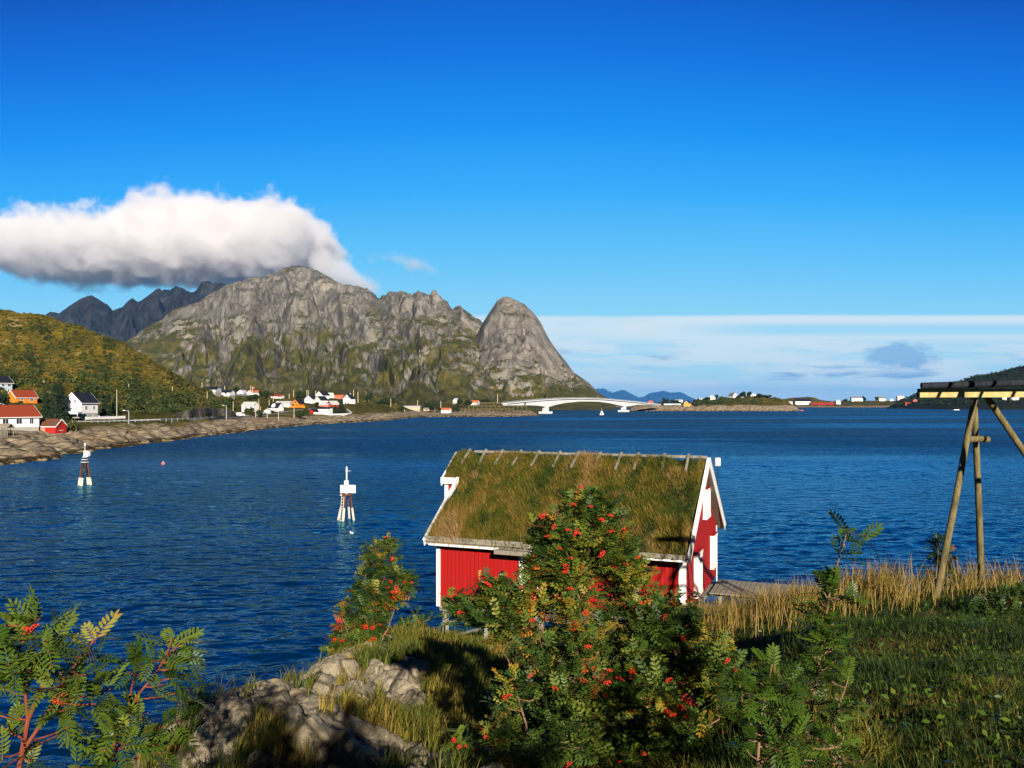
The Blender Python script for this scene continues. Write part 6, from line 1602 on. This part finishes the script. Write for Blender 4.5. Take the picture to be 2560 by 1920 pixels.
# ------------------------------------------------------------------ cars and boats
TYRE = mat_plain("tyre", (0.012, 0.012, 0.012, 1), .9, 0); CARB = mat_plain("car_black", (0.012, 0.013, 0.016, 1), .3, 0, spec=.6); CARW = mat_plain("car_white", (.75, .75, .75, 1), .35, 0)
def vehicle(label, cat, name, px, py, yaw, mat, van=False, S=Lsurf):
    Y, _ = pick(S, px, py); root = empty(name, ((px - CX) / F * Y, Y, CH - (py - HY) / F * Y + .1), R(yaw), label, cat)
    if van: prof = [(-2.4, .35), (2.3, .35), (2.4, 1.0), (1.9, 1.35), (1.4, 2.05), (-2.35, 2.1)]
    else: prof = [(-2.1, .35), (2.1, .3), (2.15, .75), (1.2, .95), (.5, 1.42), (-1.1, 1.45), (-1.9, .98), (-2.15, .9)]
    MB().prism([(x, -.85, z) for x, z in prof], (0, 1.7, 0)).build("body", mat, root, bevel=.04)
    g = [(.45, 1.38), (1.1, .98), (-1.75, 1.0), (-1.05, 1.4)] if not van else [(1.35, 1.95), (1.8, 1.38), (.6, 1.3), (.6, 1.95)]
    for y in (-.87, .83): MB().prism([(x, y, z) for x, z in g], (0, .04, 0)).build("window", DARKWIN, root)
    for x in (-1.35, 1.35):
        for y in (-.8, .8): MB().tube((x, y - .1, .33), (x, y + .1, .33), .33, n=12).build("wheel", TYRE, root)
    for y in (-.55, .55): MB().box((2.12 if not van else 2.38, y, .7), (.06, .35, .18)).build("headlight", WALLS['white'], root)
vehicle("small black car driving on the shore road past the cliff", "car", "car", 550, 1047, 160, CARB)
vehicle("white van parked by the road right of the rock cliff", "van", "van", 601, 1041, 25, CARW, True)
vehicle("dark car parked in front of the long low white building", "car", "car", 820, 1033, 170, CARB)
# small motorboat heading this way, under the bridge
mb_y = 26650 / (1041 - HY); bt_ = empty("motorboat", ((1504 - CX) / F * mb_y, mb_y, 0), R(-96), "small white motorboat with a dark hull heading this way under the bridge", "boat")
def hull(L_, W_, H_, mat, root, name="hull"):
    vs, fs_ = [], []; N = 9
    for i in range(N):
        t = i / (N - 1); x = -L_ / 2 + L_ * t; w = W_ / 2 * (1 - max(0, (t - .45) / .55) ** 2 * .97) * (0.86 + .14 * min(1, t * 4)); k = H_ * (1 + .35 * max(0, t - .5))
        vs += [(x, -w, k), (x, -w * .75, -.15), (x, 0, -.35), (x, w * .75, -.15), (x, w, k)]
    for i in range(N - 1):
        a, b = i * 5, i * 5 + 5; fs_ += [(a + j, a + j + 1, b + j + 1, b + j) for j in range(4)] + [(a + 4, a, b, b + 4)]
    fs_ += [(0, 1, 2, 3, 4), tuple(range(len(vs) - 1, len(vs) - 6, -1))]
    return MB().add(vs, fs_).build(name, mat, root)
hull(8.0, 3.6, 1.2, BLACKISH, bt_)
MB().prism([(2.6, -1.65, 1.22), (-3.6, -1.65, 1.22), (-3.4, -1.55, 2.6), (.8, -1.4, 3.1), (2.0, -1.3, 2.6)], (0, 3.2, 0)).build("cabin", WALLS['white'], bt_)
MB().prism([(1.4, -1.0, 2.9), (-1.8, -1.0, 2.9), (-1.4, -.7, 4.6), (.4, -.7, 4.6)], (0, 1.9, 0)).build("wheelhouse", WALLS['white'], bt_)
MB().box((1.15, 0, 3.7), (.3, 1.5, .6)).build("windscreen", DARKWIN, bt_)
MB().tube((-.6, 0, 4.5), (-.6, 0, 8.0), .16, .08, 6).build("mast", WALLS['grey'], bt_)
def small_boat(label, px, py, L_, yaw, mat, cabin=True):
    y = 26650 / (py - HY); b = empty("boat", ((px - CX) / F * y, y, 0), R(yaw), label, "boat")
    hull(L_, L_ * .3, L_ * .12, mat, b)
    if cabin: MB().prism([(L_ * .2, -L_ * .11, L_ * .11), (-L_ * .3, -L_ * .11, L_ * .11), (-L_ * .25, -L_ * .1, L_ * .26), (L_ * .1, -L_ * .1, L_ * .26)], (0, L_ * .22, 0)).build("cabin", WALLS['white'], b)
small_boat("long low white boat moored at the far shore before the dark hill", 2236, 1021, 17, 4, WALLS['white'], False)
small_boat("small white boat on the water below the shaded hill", 2391, 1025.5, 10, 4, WALLS['white'], False)
small_boat("white cabin boat seen between the legs of the drying rack", 2456, 1021, 19, 4, WALLS['white'])
small_boat("little red boat at the right tip of the islet", 2002, 1027, 9, 10, WALLS['pink'], False)
yb_ = 26650 / (1161 - HY); bu = empty("buoy", ((408 - CX) / F * yb_, yb_, 0), 0, "tiny pinkish buoy floating alone on the left water", "buoy")
MB().lathe([(.02, -.3), (.3, -.2), (.42, .05), (.36, .3), (.2, .45), (.03, .5)], n=14).build("float", WALLS['pink'], bu, smooth=True)
MB().tube((0, 0, .45), (0, 0, .75), .05).build("ring", WALLS['white'], bu)
# ------------------------------------------------------------------ beacon towers standing in the bay
RUST = mat_plain("rusty_steel", (0.13, 0.045, 0.022, 1), 0.85, 0.5, 1.2); SLEEVE = mat_plain("pale_concrete", (0.66, 0.60, 0.46, 1), 0.9, 0.3, 1.0)
BSTEEL = mat_plain("dark_steel", (0.02, 0.018, 0.018, 1), 0.7, 0.2)
def leg_pair(root, top, foot, split, rs, ru, mat):
    top, foot = Vector(top), Vector(foot); m = foot.lerp(top, split)
    l = MB().tube(m, top, ru, ru * .9, 10).build("leg", mat, root)
    MB().tube(foot + (foot - top).normalized() * 1.5, m, rs, rs * .9, 12).build("sleeve", SLEEVE, l)
Yb = 26650 / (1300 - HY); bx = (867 - CX) / F * Yb
bn = empty("beacon_tower", (bx, Yb, 0), 0, "nearer beacon tower on splayed rusty legs with two white sign boards, left of the boathouse", "beacon")
for tx, fx, fy in ((-.38, -1.02, .35), (-.10, -.22, -.85), (.05, .10, .95), (.42, .82, -.25)):
    leg_pair(bn, (tx, fy * .35, 2.72), (fx, fy, 0), .50, .125, .075, RUST)
MB().lathe([(.05, 2.70), (.62, 2.70), (.66, 2.76), (.66, 2.86), (.05, 2.88)], n=18).build("platform", RUST, bn)
MB().box((-.42, -.25, 2.80), (.45, .5, .10)).build("deck_plate", SLEEVE, bn)
MB().tube((-.02, 0, 2.85), (-.02, 0, 5.55), .085, .07, 10).build("mast", WHITE, bn)
MB().tube((-.02, 0, 5.3), (-.02, 0, 5.72), .10, n=12).build("lamp_housing", WHITE, bn)
MB().lathe([(.10, 5.72), (.09, 5.80), (.05, 5.90), (.01, 5.94)], (-.02, 0, 0), 12).build("lantern", WALLS['grey'], bn, smooth=True)
MB().beam((-.02, 0, 5.36), (.44, 0, 5.42), .05, .04).build("arm", WALLS['grey'], bn)
MB().box((-.01, -.1, 4.12), (.46, .34, .46)).build("battery_box", WHITE, bn, bevel=.01)
LINEM = mat_plain("faint_lettering", (.45, .45, .46, 1), .8, 0)
for sg, w in ((-1, .66), (1, .98)):
    yaw_ = -sg * R(16); M = Matrix.Rotation(yaw_, 3, 'Z')
    bd_ = MB().box(Vector((sg * (.06 + w / 2 * math.cos(yaw_)), -.14 + 0.10, 3.42)), (w, .04, .88), M).build("sign_board", WHITE, bn)
    for k in range(4):
        ww = w * (.7, .82, .6, .75)[k]
        MB().box(Vector((sg * (.06 + w / 2 * math.cos(yaw_)), -.14 + .10, 3.62 - k * .15)) + M @ Vector((0, -.022, 0)), (ww * .8, .006, .022), M).build("lettering", LINEM, bd_)
ld = empty("ladder", (0, 0, 0), 0); ld.parent = bn
lm = MB()
for x in (-.58, -.33): lm.beam((x, -.95, -.3), (x + .12, -.42, 2.75), .05, .05, up=(0, 1, 0))
for k in range(9): z = .1 + k * .3; lm.beam((-.57 + z * .039, -.93 + z * .174, z), (-.32 + z * .039, -.93 + z * .174, z), .04, .04)
bpy.data.objects.remove(ld)
lm.build("ladder", SLEEVE, bn)
Yf = 26650 / (1213 - HY); fx_ = (212 - CX) / F * Yf
b2_ = empty("beacon_tower", (fx_, Yf, 0), 0, "farther beacon tower with dark legs and a white box, off the left shore rocks", "beacon")
for tx, fx, fy in ((-.42, -.95, .1), (-.05, -.02, -.9), (.05, .08, .9), (.40, .95, .0)):
    leg_pair(b2_, (tx, fy * .4, 3.6), (fx, fy, 0), .33, .21, .13, RUST if abs(fy) < .5 else BSTEEL)
MB().tube((0, 0, 2.3), (0, 0, 3.7), .48, .5, 12).build("drum", BSTEEL, b2_)
for z, rr_ in ((3.62, .62), (4.02, .50), (4.40, .40)):
    MB().tube((0, 0, z - .05), (0, 0, z + .06), rr_, n=18).build("ring_platform", WALLS['grey'], b2_)
MB().tube((0, 0, 3.6), (0, 0, 4.5), .22, n=10).build("stem", BSTEEL, b2_)
MB().beam((-.6, -.5, .95), (0, -.9, .95), .08, .12).build("crosspiece", SLEEVE, b2_)
MB().box((.28, 0, 4.92), (.70, .5, .92)).build("white_box", WHITE, b2_, bevel=.01)
MB().box((.74, .1, 4.95), (.14, .4, .75)).build("box_door", WALLS['grey'], b2_)
MB().tube((.02, 0, 4.4), (.02, 0, 6.2), .07, .06, 8).build("mast", WALLS['grey'], b2_)
MB().lathe([(.10, 6.15), (.14, 6.2), (.14, 6.4), (.08, 6.52), (.02, 6.6)], (.02, 0, 0), 12).build("lantern", WHITE, b2_, smooth=True)
MB().box((.0, -.52, 2.45), (.3, .05, .22)).build("green_plate", mat_plain("green_plate", (.02, .35, .25, 1), .6, 0), b2_)
# gull on the water near the nearer beacon
Yg = 26650 / (1333 - HY); gu = Vector(((879 - CX) / F * Yg, Yg, 0))
import bmesh as _bm2
gb = _bm2.new(); _bm2.ops.create_uvsphere(gb, u_segments=16, v_segments=12, radius=1.0)
for v in gb.verts:
    x, y, z = v.co
    c = Vector((x * .24, y * .095 * (1 - .5 * max(0, -x)), z * .085 + .05))
    if x > .62: k = (x - .62) / .38; c = Vector((.15 + .05 * (x - .62) / .38 + x * .02, y * .075, .12 + .10 * k + z * .055))       # neck and head
    if x < -.7: c.z += .03 * (-x - .7) / .3
    v.co = c
gm_ = bpy.data.meshes.new("gull"); gb.to_mesh(gm_); gb.free(); gm_.materials.append(WHITE); gm_.polygons.foreach_set('use_smooth', [True] * len(gm_.polygons))
go_ = link_mesh("gull", gm_, None, gu); go_.rotation_euler = (0, 0, R(150)); tag(go_, "white gull resting on the water near the nearer beacon", "gull")
bk = MB().prism([(.225, -.01, .19), (.225, .01, .19), (.28, 0, .175)], (0, 0, .012)).build("beak", mat_plain("beak_yellow", (.6, .35, .03, 1), .6, 0), go_)
# ------------------------------------------------------------------ spruces, village bushes, scrub on the slopes
SPRUCE = mat_leaf("spruce_needles", [(0.0, (0.006, 0.016, 0.008)), (0.5, (0.014, 0.034, 0.014)), (1.0, (0.040, 0.062, 0.018))], 0, .8)
SCRUB = mat_leaf("scrub_leaf", [(0.0, (0.010, 0.022, 0.004)), (0.35, (0.030, 0.048, 0.008)), (0.6, (0.075, 0.075, 0.012)), (0.8, (0.13, 0.108, 0.017)), (1.0, (0.20, 0.14, 0.024))], 0, .9)
QUAD = (np.array([(0, -.5, 0), (1, -.35, -.1), (1, .35, -.1), (0, .5, 0)]), np.array([(0, 1, 2, 3)]))
DIAM = (np.array([(-.5, 0, 0), (0, -.5, .1), (.5, 0, -.05), (0, .5, .1)]), np.array([(0, 1, 2, 3)]))
def spruce(label, px, top, base, wpx, seed, S=Lsurf, Y=None, group=None):
    r = np.random.default_rng(seed)
    if Y is None: Y, _ = pick(S, px, base)
    zb = CH - (base - HY) / F * Y; H = (base - top) / F * Y; W = wpx / 2 / F * Y
    root = empty("spruce_tree", ((px - CX) / F * Y, Y, zb), 0, label, "spruce tree", group)
    MB().path([(0, 0, -1), (.05, 0, H * .5), (0, 0, H * .97)], [H * .022, H * .014, .03], 7).build("trunk", BARK, root)
    n = int(900 + 90 * H)
    t = 1 - np.sqrt(r.uniform(0.0, 1, n)) * .97; az_ = r.uniform(0, 2 * np.pi, n)
    tier = .78 + .22 * np.sin(t * H * 3.2 + r.uniform(-.6, .6, n)); lop = 1 + .22 * np.sin(az_ * 3 + t * 9 + seed)
    rad = W * (1 - t) ** .85 * tier * lop * r.uniform(.35, 1.0, n) ** .5
    p = np.column_stack([rad * np.cos(az_), rad * np.sin(az_), H * (.06 + .92 * t) - rad * .32])
    d = np.column_stack([np.cos(az_), np.sin(az_), np.full(n, -.35)]) + r.normal(size=(n, 3)) * .25
    v, f, ti = stamp(*QUAD, p, d, np.tile([0., 0., 1.], (n, 1)) + r.normal(size=(n, 3)) * .3, (.30 + .05 * H) * r.uniform(.5, 1.1, n) * .55, np.clip(r.normal(.45, .22, n), 0, 1))
    link_mesh("crown", tint_mesh("crown", v, f, ti, SPRUCE), root)
    return root
spruce("tallest dark spruce left of the white house with black roof", 140, 946, 1064, 62, 1)
spruce("broad dark spruce leaning over the white house's left corner", 152, 950, 1048, 42, 2)
spruce("lower dark spruce in front of the tallest one", 138, 990, 1076, 52, 3)
spruce("narrow spruce at the left side of the spruce group", 116, 975, 1060, 30, 4)
spruce("dark spruce right of the white house", 268, 976, 1040, 36, 5)
spruce("second spruce right of the white house, beside the tall pole", 288, 984, 1036, 26, 6)
spruce("big dark spruce in the village by the white garden wall", 853, 992, 1035, 26, 7)
spruce("smaller dark spruce left of the big village one", 838, 1010, 1035, 14, 8)
def bush(label, px, top, base, wpx, seed, S=Lsurf, tc=.25, Y=None, group=None, cat="bush", name="bush"):
    r = np.random.default_rng(seed)
    if Y is None: Y, _ = pick(S, px, base)
    zb = CH - (base - HY) / F * Y; H = (base - top) / F * Y; W = wpx / 2 / F * Y
    root = empty(name, ((px - CX) / F * Y, Y, zb), 0, label, cat, group)
    MB().path([(0, 0, -1), (.08 * W, 0, H * .35), (0, 0, H * .7)], [.05 * H, .03 * H, .01 * H], 6).build("trunk", BARK, root)
    k = 7; cc = r.normal(size=(k, 3)) * [W * .45, W * .4, H * .14] + [0, 0, H * .52]; cr = r.uniform(.42, .7, k)
    n = int(np.clip(500 * (1 + H / 6), 400, 1500)); c = r.integers(k, size=n)
    q = unit(r.normal(size=(n, 3))) * (r.uniform(0, 1, (n, 1)) ** .4)
    p = cc[c] + q * np.column_stack([cr[c] * W * .75, cr[c] * W * .7, cr[c] * H * .52]); p[:, 2] = np.clip(p[:, 2], .02, H * 1.04)
    v, f, ti = stamp(*DIAM, p, r.normal(size=(n, 3)), unit(r.normal(size=(n, 3)) + [0, -.4, .8]), (.10 * H + .04 * W) * r.uniform(.7, 1.5, n), np.clip(tc + r.normal(size=n) * .10 + (r.uniform(size=k) * .2 - .1)[c], 0, 1))
    link_mesh("crown", tint_mesh("crown", v, f, ti, SCRUB), root)
    return root
for i, a in enumerate((
  ("dark green tree cut by the left edge below the pale blue house", 6, 978, 1022, 46, Lsurf, .12), ("dark bush hiding the orange house's left corner", 48, 1000, 1026, 30, Lsurf, .15), ("olive bush on the slope right of the orange house", 100, 1020, 1050, 34, Lsurf, .45),
  ("rusty bush right of the red boat shed", 190, 1052, 1078, 30, Lsurf, .55), ("green bush behind the white house on the hill side", 232, 955, 1005, 50, Lsurf, .28), ("green bush at the foot of the hill left of the tall pole", 340, 990, 1030, 44, Lsurf, .35),
  ("dark bush among the upper houses right of the long white fence", 632, 985, 1001, 30, Lsurf, .15), ("dark rounded bush between the two upper gables", 654, 975, 992, 20, Lsurf, .12), ("leafy bush behind the small white gabled upper house", 590, 966, 984, 26, Lsurf, .25), ("dark bush at the right of the upper row", 672, 976, 996, 18, Lsurf, .15),
  ("big brown green bush on the bank below the upper row", 610, 1000, 1016, 40, Lsurf, .5), ("dark green tree left of the tall pale roofed house", 568, 992, 1018, 40, Lsurf, .3), ("green bush at the right foot of the pale roofed house", 628, 1018, 1042, 26, Lsurf, .25), ("small dark bush by the road left of the garage", 651, 1027, 1043, 12, Lsurf, .12),
  ("dark bush in front of the house with the dormer", 681, 1025, 1036, 10, Lsurf, .15), ("dark tree behind the orange house's black roof", 755, 975, 996, 24, Lsurf, .12), ("green bush left of the red shed on the shore bank", 762, 1019, 1038, 22, Lsurf, .28), ("wide green bush on the shore bank below the orange house", 748, 1026, 1046, 30, Lsurf, .25),
  ("dark bush between the white gables", 790, 1004, 1019, 16, Lsurf, .15), ("bush below the pavilion and the pink house", 824, 996, 1008, 24, Lsurf, .3), ("dark round tree right of the village on the slope", 921, 982, 1004, 22, Lsurf, .1), ("orange brown bush on the rise right of the village", 988, 1010, 1023, 12, Lsurf, .85),
  ("dark bush on the rise behind the orange brown one", 968, 994, 1014, 40, Lsurf, .15), ("dark bush at the right end of the rise", 1003, 1014, 1028, 14, Lsurf, .1), ("dark tree left of the white shed on the spit", 1086, 1010, 1031, 26, Lsurf, .12), ("olive tree behind the tan cabin", 1068, 1004, 1018, 18, Lsurf, .25),
  ("dark bush right of the white shed on the spit", 1138, 1014, 1029, 22, Lsurf, .1), ("round dark tree before the white roof edge on the spit", 1147, 994, 1013, 16, Lsurf, .08), ("second round dark tree on the spit", 1170, 998, 1014, 22, Lsurf, .08), ("dark flat bush above the fish racks", 1213, 996, 1006, 22, Lsurf, .08),
  ("dark bush at the left end of the bridge", 1308, 1006, 1017, 12, Lsurf, .08), ("dark bush beside the racks where the bridge begins", 1278, 1004, 1014, 14, Lsurf, .12),
  ("dark green tree at the right end of the bridge", 1666, 996, 1010, 14, Rsurf, .1), ("dark bushes behind the black shed by the bridge", 1688, 998, 1008, 22, Rsurf, .15), ("leafy tree against the left white house of the islet", 1791, 986, 998, 10, Rsurf, .2), ("dark tree at the left of the islet houses", 1768, 992, 1004, 12, Rsurf, .1),
  ("big dark tree between the islet houses", 1857, 978, 996, 22, Rsurf, .08), ("dark tree right of the big one on the islet top", 1873, 979, 994, 14, Rsurf, .1), ("dark bush at the right of the broad white islet house", 1900, 982, 996, 14, Rsurf, .12), ("wide dark bush on the right crest of the islet", 1918, 986, 996, 26, Rsurf, .2),
  ("round dark tree beside the big white far shore house", 2160, 990, 1003, 8, Fsurf, .1), ("dark tree left of the far shore house with dark roof", 2192, 991, 1004, 8, Fsurf, .08), ("dark bush right of the narrow white house", 2112, 997, 1006, 9, Fsurf, .1))):
    bush(a[0], *a[1:5], 300 + i, a[5], a[6])
# scrub that nobody could count: birch and willow thicket on the hill, the islet and the foot of the mountain
def scrub(name, label, S, n, box, hgt, keep, tfun, seed, per=34):
    r = np.random.default_rng(seed); P_, T_, Sz = [], [], []
    for _ in range(n):
        px = r.uniform(box[0], box[1]); k = int(np.clip(np.searchsorted(S.px, px), 0, len(S.px) - 1))
        j = r.integers(int(len(S.Y) * box[2]), int(len(S.Y) * box[3])); y, z = float(S.Y[j, k]), float(S.Z[j, k])
        if z < 1.2 or r.uniform() > keep(px, y, z): continue
        py = HY + F * (CH - z) / y
        if any(a < px < b and c < py < d for a, b, c, d in CLEAR): continue
        P_.append(((px - CX) / F * y, y, z)); T_.append(tfun(px, y, z, r)); Sz.append(r.uniform(*hgt) * (1 + .0 * y))
    P_ = np.array(P_); Sz = np.array(Sz); T_ = np.array(T_); m = len(P_)
    q = unit(r.normal(size=(m, per, 3))); q[:, :, 2] = np.abs(q[:, :, 2]) * 1.0; q = q * (r.uniform(.25, 1, (m, per, 1)) ** .5)
    p = P_[:, None] + q * Sz[:, None, None] * np.array([.75, .75, .8])
    N = m * per
    v, f, ti = stamp(*DIAM, p.reshape(-1, 3), r.normal(size=(N, 3)), unit(r.normal(size=(N, 3)) + [0, -.4, .8]), np.repeat(Sz, per) * .42 * r.uniform(.6, 1.3, N), np.clip(np.repeat(T_, per) + r.normal(size=N) * .09, 0, 1))
    return tag(link_mesh(name, tint_mesh(name, v, f, ti, SCRUB)), label, "scrub", kind='stuff')
CLEAR = [(100, 330, 1025, 1080), (-50, 170, 1030, 1110), (10, 95, 972, 1020), (165, 250, 975, 1050), (540, 660, 972, 995), (600, 645, 1000, 1036), (660, 735, 994, 1040), (705, 900, 972, 1042), (1020, 1135, 1005, 1040)]
def hill_t(px, y, z, r):
    n = float(fbm(np.array((px / 40.)), np.array(y / 40.), 3, 905)); return np.clip(.52 + n * .9 + (z - 30) / 200 + r.normal() * .08, 0, 1)
scrub("scrub", "heath and dwarf birch thicket covering the brown hill on the left", Lsurf, 5200, (-60, 560, .50, .93), (.7, 1.7), lambda px, y, z: .35 + .65 * (float(fbm(np.array(px / 26.), np.array(y / 26.), 3, 907)) > -.08) * (z < 56), hill_t, 911)
scrub("scrub", "dark green birch wood at the foot of the hill on the left", Lsurf, 1500, (-60, 480, .42, .72), (1.4, 2.6), lambda px, y, z: (8 < z < 26) * (.25 + .5 * (float(fbm(np.array(px / 30.), np.array(y / 20.), 3, 908)) > 0)), lambda px, y, z, r: np.clip(.36 + r.normal() * .13, 0, 1), 912, 60)
scrub("scrub", "bushes and rough grass between the houses of the village", Lsurf, 900, (440, 1000, .35, .95), (1.0, 2.2), lambda px, y, z: .8 * (z > 5), lambda px, y, z, r: np.clip(.42 + r.normal() * .2, 0, 1), 913, 40)
scrub("scrub", "low bushes on the spit", Lsurf, 380, (1000, 1330, .35, .95), (.9, 1.9), lambda px, y, z: .8 * (z > 4), lambda px, y, z, r: np.clip(.42 + r.normal() * .22, 0, 1), 914, 40)
CLEAR = [(1700, 1735, 998, 1020), (1650, 1735, 1000, 1014), (1818, 1846, 974, 999), (1768, 1800, 980, 1002)]
scrub("scrub", "dark green bushes covering the slope of the islet", Rsurf, 900, (1735, 1905, .40, .97), (1.8, 4.0), lambda px, y, z: .95 * (z > 7), lambda px, y, z, r: np.clip(.24 + .002 * (px - 1735) + r.normal() * .12, 0, 1), 915, 40)
scrub("scrub", "bushes along the road right of the bridge", Rsurf, 160, (1590, 1735, .55, .97), (1.0, 2.0), lambda px, y, z: .9, lambda px, y, z, r: np.clip(.35 + r.normal() * .2, 0, 1), 916, 40)
CLEAR = []
scrub("scrub", "woods on the dark hill at the right edge", Hsurf, 2600, (2240, 2640, .25, .90), (2.2, 4.5), lambda px, y, z: 1.0, lambda px, y, z, r: np.clip(.06 + r.normal() * .08, 0, 1), 917, 24)  # leaf tint kept near black to carry the hill's shade
scrub("scrub", "brown heath along the far shore", Fsurf, 500, (1950, 2330, .4, .97), (1.0, 2.4), lambda px, y, z: .8, lambda px, y, z, r: np.clip(.6 + r.normal() * .2, 0, 1), 918, 24)
# fish racks on the spit: long low frames of grey poles
for i, (lb, a, b, py, h) in enumerate((("lower row of long fish racks on the spit before the bridge", 1152, 1284, 1029, 3.0), ("middle row of fish racks on the spit", 1172, 1316, 1021, 3.0), ("upper row of fish racks beside the start of the bridge", 1192, 1282, 1013, 3.2))):
    y0, _ = pick(Lsurf, (a + b) / 2, py); x0, x1 = (a - CX) / F * y0, (b - CX) / F * y0; zz = CH - (py - HY) / F * y0
    rk_ = empty("fish_rack", ((x0 + x1) / 2, y0, zz), 0, lb, "fish rack"); W = (x1 - x0) / 2; n = 14
    for k in range(n):
        x = -W + 2 * W * k / (n - 1)
        MB().tube((x, -1.6, -1.5), (x, .05, h), .14, .12, 6).build("leg", GREYWOOD, rk_); MB().tube((x, 1.6, -1.5), (x, -.05, h), .14, .12, 6).build("leg", GREYWOOD, rk_)
    for yy, z in ((0, h), (-.8, h * .55), (.8, h * .55), (-.4, h * .8)): MB().tube((-W - .5, yy, z), (W + .5, yy, z), .13, n=6).build("pole", POLEWOOD, rk_)
m = bpy.data.materials.new("haze"); m.use_nodes = True; m.node_tree.nodes.clear(); MATS["haze"] = m
t = Tree(m.node_tree)
out = t.node('ShaderNodeOutputMaterial')
v = t.node('ShaderNodeVolumePrincipled', {'Color': (0.07, 0.42, 1.0, 1), 'Density': 2.0e-5, 'Anisotropy': 0.0})
m.node_tree.links.new(v.outputs[0], out.inputs['Volume'])
haze = MB().box((0, 20900, 330), (44000, 42600, 682)).build("haze", m)
tag(haze, "thin blue air over the bay", "haze", kind='stuff')
